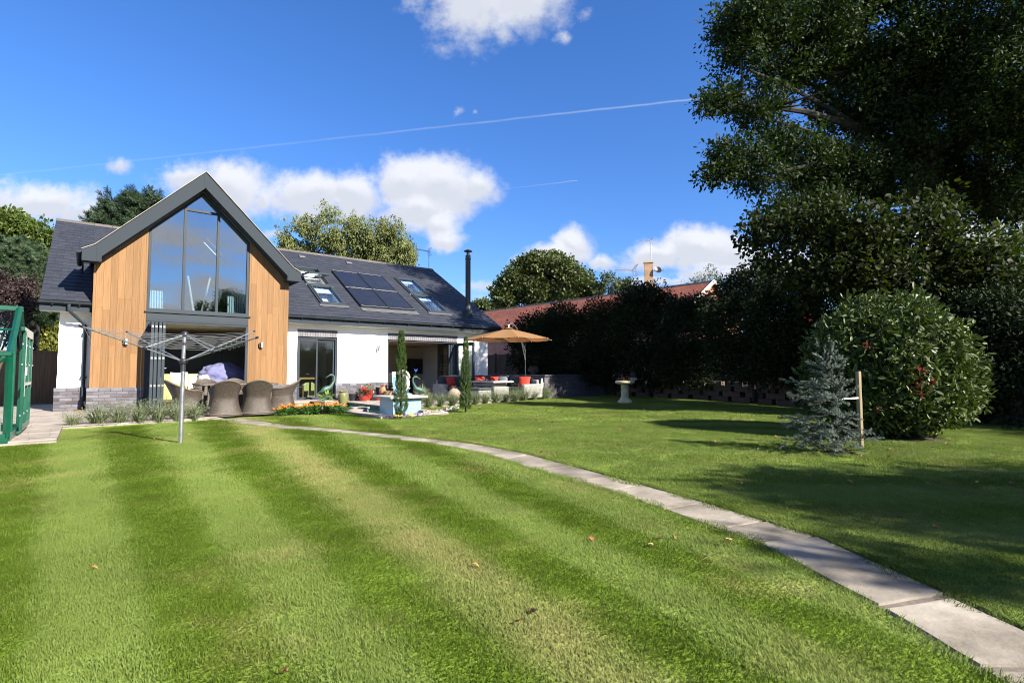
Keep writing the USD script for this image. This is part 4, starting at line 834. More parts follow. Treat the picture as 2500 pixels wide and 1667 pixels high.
L_SYC = leafmat('sycamore_leaf', [(.045, .062, .018), (.065, .085, .024), (.09, .105, .03), (.12, .11, .035)], .5, .3)
L_LEFT = leafmat('ash_leaf', [(.05, .075, .015), (.085, .12, .02), (.13, .15, .028), (.17, .16, .03)], .5, .38)
L_YEL = leafmat('yellow_shrub_leaf', [(.10, .12, .02), (.17, .17, .03), (.24, .20, .04), (.26, .16, .04)], .5, .38)
L_PURP = leafmat('purple_leaf', [(.030, .018, .018), (.045, .026, .024), (.055, .04, .03)], .5, .3, .4, (1., .7, .7))
L_PINE = leafmat('pine_needle', [(.03, .055, .025), (.05, .085, .035), (.07, .10, .04)], .6, .2)
L_CEDAR = leafmat('cedar_needle', [(.03, .055, .028), (.045, .075, .035), (.065, .10, .04)], .6, .2)
L_BLUE = leafmat('blue_spruce_needle', [(.075, .100, .080), (.110, .142, .116), (.150, .182, .155)], .6, .15, .4, (1, 1, .9))
L_CYP = leafmat('cypress_spray', [(.045, .085, .015), (.075, .13, .022), (.11, .165, .03)], .6, .25)
def cl(kind, n, R, L, W, mt, k=4, s0=0, **kw): return [(cluster(kind, n, R, L, W, s0 + i, **kw), mt, False) for i in range(k)]
# the oak beside the lawn
oak_blobs = [(7.61, 15.00, 11.03, 1.5, 1.5, 1.25), (6.47, 14.60, 10.64, .75, .8, .8), (6.44, 14.60, 9.56, .75, .9, .62), (5.93, 14.40, 8.55, .62, .6, .3), (5.35, 14.20, 8.20, .38, .4, .13), (7.19, 15.00, 8.75, 1., 1., .5), (8.32, 15.50, 9.96, 1.2, 1.2, .9), (9.46, 15.50, 10.85, 1.5, 1.4, 1.3),
    (6.92, 14.60, 8.06, .5, .6, .2), (6.28, 14.40, 6.91, .8, .7, .42), (5.56, 14.20, 6.22, .45, .45, .2), (6.00, 14.30, 6.47, .6, .5, .3), (7.05, 14.60, 6.35, .75, .7, .5), (7.97, 15.20, 7.55, .9, .9, .6), (8.90, 15.40, 6.89, 1.1, 1., .8),
    (10.70, 16.00, 11.97, 2., 1.6, 1.7), (11.92, 15.50, 10.20, 2., 1.6, 1.6), (13.26, 15.00, 10.89, 2., 1.8, 1.7), (13.65, 14.00, 8.83, 1.8, 1.6, 1.6), (10.59, 16.00, 9.19, 1.6, 1.4, 1.2), (11.57, 15.50, 7.92, 1.4, 1.2, 1.1), (15.01, 17.00, 9.15, 1.8, 1.4, 1.3), (14.25, 15.00, 6.96, 1.5, 1.4, 1.1),
    (10.05, 15.50, 6.67, 1.3, 1.2, .9), (11.50, 15.50, 6.36, 1.1, 1., .7), (14.89, 15.50, 5.79, 1.3, 1.2, .8), (7.58, 14.80, 5.35, .6, .6, .45), (8.75, 15.00, 5.65, .9, .8, .6),
    (8.95, 15.50, 13.97, 1.9, 1.8, 1.7), (12.19, 15.00, 13.79, 2.8, 2.4, 2.2), (15.05, 14.00, 11.74, 2.6, 2.4, 2.2), (16.65, 14.50, 8.63, 2.4, 2.2, 2.), (17.02, 15.50, 6.53, 1.8, 1.6, 1.3), (11.15, 16.00, 16.98, 2.6, 2.4, 2.2), (14.41, 15.00, 16.61, 2.8, 2.4, 2.2), (15.41, 17.00, 6.54, 1.5, 1.2, .9), (14.53, 17.50, 7.55, 1.4, 1.2, .9), (13.56, 17.00, 9.84, 1.6, 1.3, 1.2), (9.14, 15.50, 5.06, 1., .9, .6), (15.65, 16.00, 8.53, 1.5, 1.4, 1.1), (8.25, 14.80, 15.40, 1.6, 1.6, 1.5)]
OAKP = cl('lobed', 24, .27, .10, .058, L_OAK, 5, 100, up=.35, flat=.6)
tree('oak_tree', 'huge dark oak tree overhanging the right of the lawn', 'tree', (13.2, 16.3, -.1), .42, (13.72, 16.30, 8.28), oak_blobs, OAKP, 56, 5, rough=1.55, shell=.25, gap=.365, gscale=.85, scale=(.8, 1.35),
     wood_targets=[b[:3] for b in oak_blobs[::2]])
tree('small_tree', 'yellowing hazel tree between the oak and the round red-tipped shrub', 'tree', (8.2, 11.6, -.1), .11, (8.1, 11.5, 1.6), [(5.91, 11.60, 3.56, .7, .8, .75), (6.63, 11.40, 3.96, .9, .9, .7), (7.34, 11.00, 3.59, 1., 1., .8), (8.38, 11.00, 3.67, 1., 1., .75), (9.13, 10.80, 3.11, 1., 1., .7), (7.60, 10.80, 2.86, 1.1, 1., .6), (6.57, 11.20, 2.93, .9, .9, .7), (9.51, 10.50, 2.63, .8, .8, .6), (9.24, 11.40, 4.32, .6, .7, .4), (5.66, 12.00, 4.13, .35, .4, .4)],
     cl('oval', 18, .27, .105, .078, L_HAZEL, 4, 140, up=.5), 42, 9, shell=.25, gap=.43, gscale=1.1)
tree('right_tree', 'bushy green tree at the right edge behind the hazel', 'tree', (11.8, 12.5, -.1), .14, (11.5, 12.3, 1.8), [(11.74, 12.30, 3.41, 1., 1., .9), (12.08, 12.00, 2.78, 1.2, 1.1, 1.), (11.22, 12.30, 2.54, .8, .8, .6)], cl('oval', 20, .25, .09, .06, L_SYC, 3, 150), 60, 19, shell=.3, gap=.3)
# a tree just outside the picture on the right, whose shade falls across the path
tree('right_tree', 'leafy tree outside the right of the view that shades the path', 'tree', (9.6, -1.0, -.1), .16, (9.6, -1., 2.2), [(9.6, -.72, 4.9, 1.05, 1.05, .85), (9.9, -.2, 4.6, 1.1, 1.1, .9), (9.7, -1.8, 4.2, 1., 1., .9), (8.8, -2.1, 3.6, .8, .8, .7), (10.3, .7, 4.0, .9, .9, .8), (9.3, .4, 4.4, .7, .7, .6), (10.2, -1.2, 5.6, .9, .9, .7), (8.75, -2.05, 5.0, .3, .3, .2), (8.3, -1.75, 5.0, .25, .25, .16)], cl('oval', 20, .25, .09, .06, L_SYC, 3, 155), 62, 29, shell=.2, gap=.3, gscale=1.1)
# hedge and shrubs on the bank behind the block wall
hedge = [('laurel_hedge', 'dark laurel shrub beside the parasol, lowest of the hedge row', [(0.59, 21.50, 2.35, .9, .8, .75), (1.31, 21.00, 2.41, .9, .8, .9), (0.97, 21.00, 1.47, 1.2, .9, .9)], 8),
         ('laurel_hedge', 'dark shrub with an arching top in front of the red roof', [(2.00, 20.50, 2.88, .8, .8, .6), (2.55, 20.50, 2.08, 1.1, .9, 1.1), (1.54, 20.80, 2.59, .5, .5, .5), (2.35, 20.30, 1.13, 1.1, .8, .8)], 8),
         ('laurel_hedge', 'dark shrub under the low end of the red tiled ridge', [(3.35, 20.00, 2.91, .8, .8, .6), (3.50, 19.60, 2.03, 1.1, .9, 1.1), (3.18, 19.60, 1.12, 1.1, .8, .8)], 7),
         ('laurel_hedge', 'tall peaked dark shrub in front of the brick chimney', [(4.74, 19.00, 3.47, .85, .8, .6), (4.15, 19.00, 3.18, .6, .6, .5), (5.33, 19.00, 2.95, .9, .8, .8), (4.48, 18.60, 2.11, 1.2, .9, 1.1), (4.84, 18.40, 1.10, 1.2, .8, .8)], 8),
         ('laurel_hedge', 'dark shrub below the right gable of the red roofed building', [(6.00, 17.50, 2.85, .9, .8, .55), (6.48, 17.00, 2.66, .8, .7, .6), (5.80, 17.00, 1.87, 1.2, .9, 1.), (5.66, 17.00, 1.08, 1.1, .8, .7)], 8),
         ('laurel_hedge', 'dark rising shrub to the right of the red gable end', [(6.77, 15.50, 3.17, .75, .7, .6), (7.03, 15.00, 3.39, .7, .7, .6), (6.41, 15.00, 2.22, 1.1, .9, 1.), (6.56, 14.60, 1.28, 1.1, .8, .8)], 8),
         ('laurel_hedge', 'dark shrub between the oak branches and the blue spruce', [(7.21, 13.60, 2.84, .9, .8, .8), (6.77, 13.40, 2.08, .9, .8, .9), (7.16, 13.00, 1.53, 1., .8, .9), (6.85, 13.40, 1.14, .8, .6, .6)], 8),
         ('laurel_hedge', 'dark hedge behind the round red-tipped shrub', [(7.57, 12.00, 2.23, 1., .9, 1.), (8.25, 11.40, 1.98, 1.1, .9, 1.), (7.54, 11.20, 0.92, 1.3, .8, .9), (8.82, 10.80, 2.01, 1., .9, .9), (8.12, 10.40, 0.92, 1.1, .7, .9)], 8),
         ('laurel_hedge', 'dark hedge at the right edge of the lawn', [(9.09, 10.00, 1.69, 1., .9, .8), (8.95, 9.90, 0.76, 1.1, .8, .9), (9.40, 9.40, 1.27, 1.2, .9, 1.), (9.09, 9.00, 0.49, 1.2, .8, .9), (8.77, 9.90, 0.26, .9, .5, .5)], 8),
         ('laurel_hedge', 'dark hedge outside the right of the view', [(10.6, 7.2, 1.2, 1.1, 1.1, 1.4), (10.9, 5.4, 1.2, 1.1, 1.2, 1.5), (11.3, 3.3, 1.2, 1.1, 1.3, 1.6), (10.2, 8.4, 1.2, 1., 1., 1.3)], 9)]
HEDP = cl('oval', 26, .22, .075, .045, L_DARK, 4, 160, up=.4)
for i, (nm, lb, bl, _) in enumerate(hedge):
    b0 = np.mean([q[:2] for q in bl], 0); tree(nm, lb, 'shrub', (b0[0] + .2, b0[1] + .1, .1), .06, (b0[0] + .2, b0[1] + .1, .9), bl, HEDP, 75, 300 + i * 7, shell=.55, scale=(.8, 1.3), group='dark shrubs along the right boundary', rl=.6)
# the round photinia
t = tree('round_shrub', 'big rounded photinia bush with glossy leaves and a few red shoots', 'shrub', (5.75, 7.85, LAWN), .07, (5.75, 7.85, .5), [(5.54, 7.85, 1.02, 1.06, 1.03, .95), (5.45, 7.75, .62, 1.0, .95, .62), (5.64, 7.9, .66, 1.0, .95, .66)], cl('oval', 14, .14, .088, .036, L_PHOT, 5, 200, up=.3), 400, 41, rough=.45, shell=.74, scale=(.8, 1.2), jitter=.35, rl=.6)
P = np.array([(5.20, 6.72, 0.88), (5.27, 6.72, 0.73), (5.13, 6.70, 0.85), (5.19, 6.70, 0.61), (5.08, 6.70, 0.65), (4.58, 6.75, 1.23), (4.21, 7.50, 1.64), (6.27, 7.30, 0.97), (4.62, 6.75, 0.39), (5.15, 6.70, 0.73)]) - [5.75, 7.85, LAWN]
scatter('red_shoots', t, cl('oval', 9, .07, .075, .03, L_RED, 2, 220, up=.9), P, Rot.random(len(P), random_state=3), np.linspace(.9, .5, len(P)))
# the sky-lined trees behind
BIRP = cl('long', 64, .34, .10, .05, L_BIRCH, 5, 230, up=.1, droop=2.2, flat=3.2)
tree('birch_tree', 'weeping silver birch rising behind the slate roof', 'tree', (-10.2, 33, -.2), .28, (-10.1, 33, 7.4), [(-11.79, 32.00, 9.59, 1.5, 1.3, 1.1), (-12.78, 32.00, 9.21, 1.3, 1.2, 1.1), (-10.28, 32.00, 9.84, 1.3, 1.3, .9), (-8.64, 32.00, 9.20, 1.5, 1.3, 1.1), (-7.39, 32.00, 9.45, 1.1, 1., .9), (-6.63, 32.00, 8.31, .85, .9, .8), (-13.27, 32.00, 8.45, 1., 1., .9), (-9.91, 32.50, 8.43, 2.2, 1.6, 1.2), (-11.80, 32.00, 10.61, .5, .5, .3), (-6.82, 32.00, 9.96, .5, .5, .4), (-6.24, 32.00, 7.55, .5, .6, .7), (-13.76, 32.00, 7.95, .5, .6, .7), (-8.00, 32.00, 7.55, 1.6, 1.3, 1.), (-11.94, 32.50, 7.67, 2.2, 1.3, 1.)],
     BIRP, 27, 51, bark=BIRCHB, shell=.3, gap=.46, gscale=1.1, jitter=None, scale=(.7, 1.5), rough=1.6)
SYCP = cl('oval', 34, .55, .22, .19, L_SYC, 4, 240, up=.7)
tree('sycamore_tree', 'broad rounded sycamore beyond the low end of the red roof', 'tree', (3.6, 51, -.2), .5, (3.6, 51, 4.5), [(2.37, 50.00, 10.85, 2., 1.8, 1.1), (0.60, 50.00, 9.28, 1.8, 1.8, 1.2), (4.52, 50.00, 10.45, 1.8, 1.8, 1.2), (6.26, 50.00, 9.07, 1.6, 1.6, 1.2), (-0.57, 50.00, 7.91, 1.3, 1.4, .9), (7.42, 50.00, 8.08, 1., 1.3, .9), (2.77, 50.50, 8.56, 2.6, 2., 1.6), (3.94, 50.00, 11.44, .8, .9, .5), (1.39, 50.00, 11.05, .7, .8, .5), (5.47, 50.00, 7.50, 2., 1.6, 1.)], SYCP, 24, 52, shell=.4, gap=.4, gscale=.7)
tree('background_tree', 'thin topped tree right of the broad sycamore', 'tree', (9.6, 49, -.2), .2, (9.6, 49, 5), [(9.01, 48.00, 8.73, 1.2, 1.2, .9), (10.50, 48.00, 8.35, .9, 1., .7), (7.88, 48.00, 8.36, .9, 1., .6), (8.83, 48.00, 9.49, .4, .4, .4), (9.69, 48.00, 9.22, .3, .3, .4), (10.70, 48.00, 8.91, .3, .3, .4)], SYCP, 12, 53, shell=.3, gap=.45, gscale=.8, scale=(.5, .8))
tree('background_tree', 'low distant tree at the end of the slate roof', 'tree', (-3., 61, -.2), .3, (-3., 61, 5), [(-3.02, 60.00, 8.05, 1.6, 1.6, .7), (-4.66, 60.00, 7.77, 1.2, 1.4, .6)], SYCP, 20, 54, shell=.4)
tree('background_tree', 'wispy willowy tree above the right end of the red roof', 'tree', (12.0, 30, -.2), .12, (12., 30, 5.2), [(11.25, 30.00, 5.89, .8, .7, .5), (10.55, 30.00, 5.85, .45, .4, .35), (11.95, 30.00, 5.66, .5, .5, .4), (11.15, 30.00, 6.41, .3, .3, .3), (11.46, 30.00, 6.60, .2, .2, .25), (9.89, 30.00, 5.90, .2, .2, .2), (11.68, 30.00, 6.32, .2, .2, .3)], cl('long', 18, .3, .14, .035, L_SYC, 3, 250, up=.1), 22, 55, shell=.2, gap=.45, gscale=1.5)
LEFP = cl('oval', 30, .4, .15, .10, L_LEFT, 4, 260, up=.6)
tree('left_tree', 'green leafy tree at the left edge above the pine', 'tree', (-20.5, 22.5, -.2), .22, (-20.3, 22.4, 4.), [(-21.22, 22.00, 6.74, 1., 1., .75), (-20.53, 22.00, 6.74, .7, .8, .5), (-19.83, 22.00, 6.48, .55, .6, .4), (-19.51, 22.00, 6.16, .35, .4, .2), (-21.34, 22.00, 7.27, .5, .6, .35), (-20.66, 22.00, 5.87, 1., 1., .5), (-19.61, 22.00, 5.52, .6, .7, .6), (-19.93, 22.00, 5.00, .9, .9, .6), (-22.58, 22.00, 6.22, 1.4, 1.3, 1.3)], LEFP, 40, 61, shell=.3, gap=.4, gscale=1.2)
tree('pine_tree', 'dark pine tree behind the greenhouse', 'tree', (-19.2, 20.5, -.2), .2, (-19.1, 20.4, 3.4), [(-19.26, 20.00, 5.42, .8, .8, .45), (-18.45, 20.00, 5.02, .7, .7, .3), (-19.06, 20.00, 4.71, .9, .9, .4), (-18.26, 20.00, 4.31, .8, .8, .4), (-18.01, 20.00, 3.84, .7, .7, .4), (-19.19, 20.00, 4.16, 1., 1., .5), (-20.16, 20.00, 4.79, 1.2, 1.1, .8), (-17.76, 20.00, 3.45, .6, .7, .5)],
     [(needles(270 + i, .5, 110, .11, .012, 4), L_PINE, False) for i in range(3)], 130, 62, shell=.3, gap=.34, jitter=.9)
tree('purple_shrub', 'purple leaved shrub over the greenhouse roof', 'shrub', (-17.6, 18, -.2), .09, (-17.6, 18, 1.6), [(-17.20, 18.00, 3.83, .7, .7, .5), (-16.76, 18.00, 3.33, .6, .6, .5), (-17.38, 18.00, 3.19, .8, .8, .6), (-16.71, 18.00, 3.83, .3, .4, .4)], cl('oval', 22, .26, .08, .05, L_PURP, 3, 280), 60, 63, shell=.3, gap=.4)
tree('yellow_shrub', 'yellow green autumn shrub between greenhouse and house', 'shrub', (-23.6, 26, -.2), .14, (-23.6, 26, 1.6), [(-22.91, 25.50, 3.65, .85, .8, .7), (-22.39, 25.50, 3.05, .8, .8, .7), (-23.17, 25.50, 2.75, .9, .9, .75), (-22.39, 25.50, 2.16, .9, .8, .7), (-23.60, 25.50, 3.55, .8, .8, .65), (-22.11, 25.50, 3.55, .35, .4, .4), (-22.91, 25.50, 1.47, 1., .8, .8)], cl('oval', 22, .30, .13, .10, L_YEL, 4, 290, up=.7), 80, 64, shell=.3, gap=.3)
tree('dark_shrub', 'dark green shrub in the shade of the left eaves', 'shrub', (-24.4, 27.8, -.2), .12, (-24.4, 27.8, 2.5), [(-24.06, 27.50, 5.05, .9, .8, .8), (-23.76, 27.50, 4.07, .8, .8, 1.), (-24.75, 28.00, 4.57, .8, .8, .8)], HEDP, 60, 65, shell=.5)
# cedar behind the gable: flat tiers of foliage
ced = []
for x, y, w in ((235, 545, 1.), (262, 545, 1.3), (290, 525, 1.5), (320, 520, 1.6), (350, 510, 1.3), (300, 500, 1.3), (330, 492, 1.1), (318, 482, .45), (365, 492, .7), (300, 545, 1.8), (340, 545, 1.8), (368, 488, .3), (385, 500, .6), (275, 503, .5), (285, 560, 2.), (350, 580, 2.4)): ced.append((x, y, w))
CEDB = [(-20.72, 26.00, 8.31), (-20.16, 26.00, 8.31), (-19.61, 26.00, 8.72), (-19.00, 26.00, 8.82), (-18.39, 26.00, 9.03), (-19.42, 26.00, 9.24), (-18.82, 26.00, 9.40), (-19.07, 26.00, 9.61), (-18.10, 26.00, 9.40), (-19.39, 26.00, 8.30), (-18.57, 26.00, 8.30), (-18.04, 26.00, 9.48), (-17.68, 26.00, 9.23), (-19.93, 26.00, 9.18), (-19.68, 26.00, 8.00), (-18.34, 26.00, 7.58)]
tree('cedar_tree', 'spreading cedar tree behind the pointed gable', 'tree', (-18.2, 26.3, -.2), .35, (-18.2, 26.3, 9.4), [(*p, .5 * w + .08, .5 * w, .07 + .035 * w) for p, (_, _, w) in zip(CEDB, ced)], [(needles(310 + i, .6, 130, .10, .012, 5, .0), L_CEDAR, False) for i in range(3)], 80, 66, shell=.1, gap=.36, jitter=.25, gscale=1.1)
# two slim cypresses by the pond
def cypress(label, x, y, h, seed):
    t = thing('cypress', label, 'tree', (x, y, LAWN), group='slim cypresses at the lawn edge'); g = np.random.default_rng(seed)
    obj('trunk', M().tube([(0, 0, -.05), (0.01, 0, h * .5), (0, .01, h * .97)], [.022, .016, .004], 6), BARK, t)
    n = 900; z = h * g.uniform(.02, 1, n) ** .9; u = z / h; r = (.105 * np.clip(u / .1, .7, 1.) * (1 - u) ** .55 + .012) * (.75 + .5 * meshkit.noise(np.column_stack([z * 7, z * 0, z * 0 + seed]))); th = g.uniform(0, 2 * np.pi, n); q = r * g.uniform(.3, 1., n) ** .5
    P = np.column_stack([q * np.cos(th), q * np.sin(th), z]); D = np.column_stack([np.cos(th) * .45, np.sin(th) * .45, np.ones(n)]); D /= np.linalg.norm(D, axis=1, keepdims=True)
    X = D; Z = np.cross(X, g.normal(size=X.shape)); Z /= np.linalg.norm(Z, axis=1, keepdims=True); Yv = np.cross(Z, X)
    scatter('foliage', t, [(needles(seed + i, .075, 45, .014, .004, 3, 0), L_CYP, False) for i in range(3)], P, Rot.from_matrix(np.stack([X, Yv, Z], -1)), g.uniform(.8, 1.35, n) * (1 - .3 * u))
cypress('slim cypress in front of the mosaic pedestal', -2.21, 10.54, 1.72, 71)
cypress('slim cypress in front of the patio sofa', -1.07, 12.24, 1.70, 72)
# young blue spruce and its stake
t = thing('blue_spruce', 'small lopsided blue spruce tied to a stake', 'tree', (3.72, 6.15, LAWN)); g = np.random.default_rng(8)
m = M().tube([(0, 0, -.05), (.02, 0, .4), (-.03, 0, .8), (-.08, 0, 1.1)], [.022, .018, .012, .005], 7); P, X = [], []
for z0, ln, n in ((.10, .52, 9), (.22, .56, 10), (.34, .52, 9), (.46, .46, 8), (.60, .42, 8), (.72, .32, 7), (.84, .25, 6), (.95, .16, 5), (1.04, .09, 4)):
    for k in range(n):
        th = 2 * np.pi * (k + g.uniform(-.3, .3)) / n; l = ln * .88 * g.uniform(.5, 1.15) * (1 + .3 * math.cos(th - 2.6)); dz = -.10 * l + (.10 if z0 > .5 else .0) + g.normal(0, .05); b = np.array([-.04 * z0, 0, z0]); e = b + [l * math.cos(th), l * math.sin(th), dz]
        mid = (b + e) / 2 + [0, 0, -.04]; m.tube([b, mid, e], [.007, .005, .002], 5)
        for s in np.arange(.12, 1.02, .08 / max(l, .1)):
            p = b * (1 - s) ** 2 + 2 * mid * s * (1 - s) + e * s * s
            if z0 < .3 and math.cos(th) > .2 and g.uniform() < .55: continue
            P.append(p); d = (e - b) / np.linalg.norm(e - b) + g.normal(size=3) * .35; X.append(d / np.linalg.norm(d))
for k in range(10): P.append(np.array([-.05 - .004 * k, 0, .8 + .032 * k])); X.append(np.array([g.normal(0, .3), g.normal(0, .3), 1.]) / 1.1)
P, X = np.array(P), np.array(X); X /= np.linalg.norm(X, axis=1, keepdims=True); Z = np.array([0, 0, 1.]) + g.normal(size=X.shape) * .3; Z -= X * (X * Z).sum(1, keepdims=True); Z /= np.linalg.norm(Z, axis=1, keepdims=True)
obj('trunk', m, BARK, t)
scatter('needles', t, [(needles(80 + i, .12, 110, .021, .0034, 3, -.1), L_BLUE, False) for i in range(4)], P, Rot.from_matrix(np.stack([X, np.cross(Z, X), Z], -1)), g.uniform(.8, 1.25, len(P)))
t = thing('tree_stake', 'square pale timber stake beside the blue spruce', 'stake', (4.26, 6.52, LAWN), 20)
obj('post', M().box(-.022, .022, -.022, .022, -.2, .93, .002), STAKEW, t)
tag(obj('tree_tie', M().tube([(4.25, 6.51, .56), (4.0, 6.35, .565), (3.78, 6.2, .56), (3.70, 6.13, .56), (3.76, 6.19, .55), (4.24, 6.5, .55)], .0032, 6), WHITEC), 'white tie between stake and blue spruce', 'tree tie')

# ================================================================== NEIGHBOURS, WALLS AND FENCES
def wickermat(name, c1, c2, dark, bw=.05, rh=.013):
    return mat(name, {'u': ('uvmap', {'attribute': 'st'}), 'b': ('brick_texture', {'offset': .5, 'scale': 1., 'brick_width': bw, 'row_height': rh, 'mortar_size': rh * .2, 'mortar_smooth': .4, 'color1': c1, 'color2': c2, 'mortar': dark}), 'n': ('noise_texture', {'scale': 30., 'detail': 4.}), 'nv': ('map_range', {'from_min': .3, 'from_max': .7, 'to_min': .7, 'to_max': 1.2}), 'h': ('hsv', {}),
                      'bp': ('bump', {'strength': .8, 'distance': .006, 'invert': True}), 'p': ('principled_bsdf', {'roughness': .6})},
               [('u.UV', 'b.vector'), ('u.UV', 'n.vector'), ('n.fac', 'nv.value'), ('nv.result', 'h.value'), ('b.color', 'h.color'), ('h.color', 'p.base_color'), ('b.fac', 'bp.height'), ('bp.normal', 'p.normal')], 'p.BSDF')
WICK = wickermat('brown_wicker', (.082, .064, .046), (.048, .037, .027), (.008, .006, .005), .046, .020)
WICKL = wickermat('pale_wicker', (.42, .41, .39), (.33, .32, .31), (.06, .058, .055), .05, .016)
def tilemat(name, c1, c2, c3, bw, rh):
    return mat(name, {'u': ('uvmap', {'attribute': 'st'}), 'b': ('brick_texture', {'offset': .5, 'scale': 1., 'brick_width': bw, 'row_height': rh, 'mortar_size': rh * .07, 'color1': c1, 'color2': c2, 'mortar': c3}), 'n': ('noise_texture', {'scale': 1.2, 'detail': 6.}), 'nv': ('map_range', {'from_min': .3, 'from_max': .7, 'to_min': .72, 'to_max': 1.25}), 'h': ('hsv', {}),
                      'bp': ('bump', {'strength': .9, 'distance': .03, 'invert': True}), 'p': ('principled_bsdf', {'roughness': .8})},
               [('u.UV', 'b.vector'), ('u.UV', 'n.vector'), ('n.fac', 'nv.value'), ('nv.result', 'h.value'), ('b.color', 'h.color'), ('h.color', 'p.base_color'), ('b.fac', 'bp.height'), ('bp.normal', 'p.normal')], 'p.BSDF')
REDTILE = tilemat('red_clay_tile', (.21, .056, .026), (.135, .036, .019), (.03, .012, .010), .17, .13)
REDBRICK = tilemat('red_brick', (.42, .15, .09), (.33, .11, .07), (.4, .33, .27), .225, .075)
BUFFBRICK = tilemat('buff_brick', (.42, .26, .15), (.3, .19, .12), (.35, .3, .25), .225, .075)
def sheet(name, a, b, c, d, mt, parent, label=None, n=1):
    """a plane a-b-c-d with metres along it as uv, 6 cm thick"""
    a, b, c, d = (np.array(p, float) for p in (a, b, c, d)); nn = np.cross(b - a, d - a); nn /= np.linalg.norm(nn); w, h = np.linalg.norm(b - a), np.linalg.norm(d - a)
    v = [a, b, c, d] + [p - nn * .06 for p in (a, b, c, d)]; f = [[0, 1, 2], [0, 2, 3], [4, 6, 5], [4, 7, 6]] + sum([[[i, i + 4, (i + 1) % 4 + 4], [i, (i + 1) % 4 + 4, (i + 1) % 4]] for i in range(4)], [])
    uv = np.array([[0, 0], [w, 0], [w, h], [0, h]] * 2); return obj(name, (np.array(v), np.array(f)), mt, parent, uv=uv, label=label)
# long low building with a red tiled roof
P0, P1 = np.array([9.1, 24.0]), np.array([-3.4, 37.6]); D = (P1 - P0); LN = np.linalg.norm(D); D /= LN; ang = math.degrees(math.atan2(D[1], D[0]))
t = thing('red_roofed_building', 'long low red brick building with a red clay tiled roof', 'building', (*P0, 0), ang)
HWD, ZR, ZE = 3.0, 4.95, 3.15
for s in (1, -1): sheet('roof_slope', (-.15, s * (HWD + .25), ZE - .12), (LN, s * (HWD + .25), ZE - .12), (LN, 0, ZR), (-.15, 0, ZR), REDTILE, t) if s < 0 else sheet('roof_slope', (LN, HWD + .25, ZE - .12), (-.15, HWD + .25, ZE - .12), (-.15, 0, ZR), (LN, 0, ZR), REDTILE, t)
for s in (1, -1): sheet('wall', (0, s * HWD, 0), (LN, s * HWD, 0), (LN, s * HWD, ZE), (0, s * HWD, ZE), REDBRICK, t)
g = M(); g.prism([(-HWD, 0), (HWD, 0), (HWD, ZE), (0, ZR - .1), (-HWD, ZE)], .0, .12, 'x'); v, f = g.get(); obj('gable_end', (v, f), REDBRICK, t, uv=np.column_stack([v[:, 1] + 5, v[:, 2]]))
for s in (1, -1): obj('bargeboard', M().tube([(-.17, s * (HWD + .3), ZE - .16), (-.17, 0, ZR - .02)], .09, 4), CREAM, t)
for i in range(58):
    x = -.15 + i * LN / 58; obj('ridge_tile', M().prism([(-.13, ZR - .09), (-.06, ZR + .04), (.06, ZR + .04), (.13, ZR - .09)], x + .01, x + LN / 58 - .01, 'x'), RIDGE, t)
obj('gutter', M().tube([(-.1, HWD + .3, ZE - .1), (LN, HWD + .3, ZE - .1)], .06, 6), BLACKM, t)
obj('gutter', M().tube([(-.1, -HWD - .3, ZE - .1), (LN, -HWD - .3, ZE - .1)], .06, 6), BLACKM, t)
# house with a buff brick chimney behind it
cx, cy, cz = (9.89, 38.00, 7.24)
t = thing('chimney_house', 'white gabled house with a tall buff brick chimney behind the red roof', 'house', (cx, cy, 0), -12)
m = M().prism([(-3.6, 0), (3.6, 0), (3.6, cz - 3.2), (0, cz - .1), (-3.6, cz - 3.2)], 0, 8, 'y'); obj('wall', m, BUFFBRICK, t, uv=None)
for s in (1, -1): obj('bargeboard', M().prism([(s * 0, cz + .12), (s * 0, cz - .14), (s * 3.9, cz - 3.55), (s * 3.9, cz - 3.3)], -.3, -.24, 'y'), WHITEC, t)
for s in (1, -1): obj('roof_slope', M().prism([(s * 0, cz + .22), (s * 0, cz + .1), (s * 3.95, cz - 3.3), (s * 3.95, cz - 3.18)], -.32, 8.2, 'y'), SLATES[0], t)
c0 = M().box(-.3, .3, -.75, -.29, 3., 8.55); v, f = c0.get(); ch = obj('chimney', (v, f), BUFFBRICK, t, uv=np.column_stack([v[:, 0] + v[:, 1] + 5, v[:, 2]]))
obj('chimney_cap', M().box(-.34, .34, -.79, -.25, 8.55, 8.66).box(-.3, .3, -.75, -.29, 8.66, 8.72), BUFFBRICK, ch)
dish = M().lathe([(0, -.05), (.15, -.03), (.26, .03), (.27, .04), (.15, -.01), (0, -.03)], 18, (0, 0, 0), TR((.62, -.75, 8.0), 60, 35, 0)); dish.tube([(.3, -.5, 7.95), (.62, -.75, 7.98)], .02, 5); dish.tube([(.62, -.75, 7.9), (.98, -1.0, 7.9), (1.0, -1., 8.0)], .015, 5); obj('satellite_dish', dish, BLACKM, ch, smooth=40)
aerial((.2, -.5, 8.7), 1.55, t, .9, rz=20)
b = (7.49, 32.00, 5.11); a1 = thing('rooftop_aerial', 'television aerial on a tall mast left of the brick chimney', 'aerial', (b[0], b[1], 4.4), 8)
aerial((0, 0, 0), 2.75, a1, 1.35, 'mast')
c = (7.39, 43.00, 7.01); t = thing('grey_roofed_house', 'low grey roofed house ridge beyond the red roof', 'house', (c[0], c[1], 0), 5)
obj('wall', M().box(-1.3, 1.3, 0, 3, 0, c[2] - .6), BUFFBRICK, t); obj('roof', M().prism([(-.3, c[2] - .7), (1.5, c[2]), (3.3, c[2] - .7)], -1.5, 1.5, 'x'), RIDGE, t)
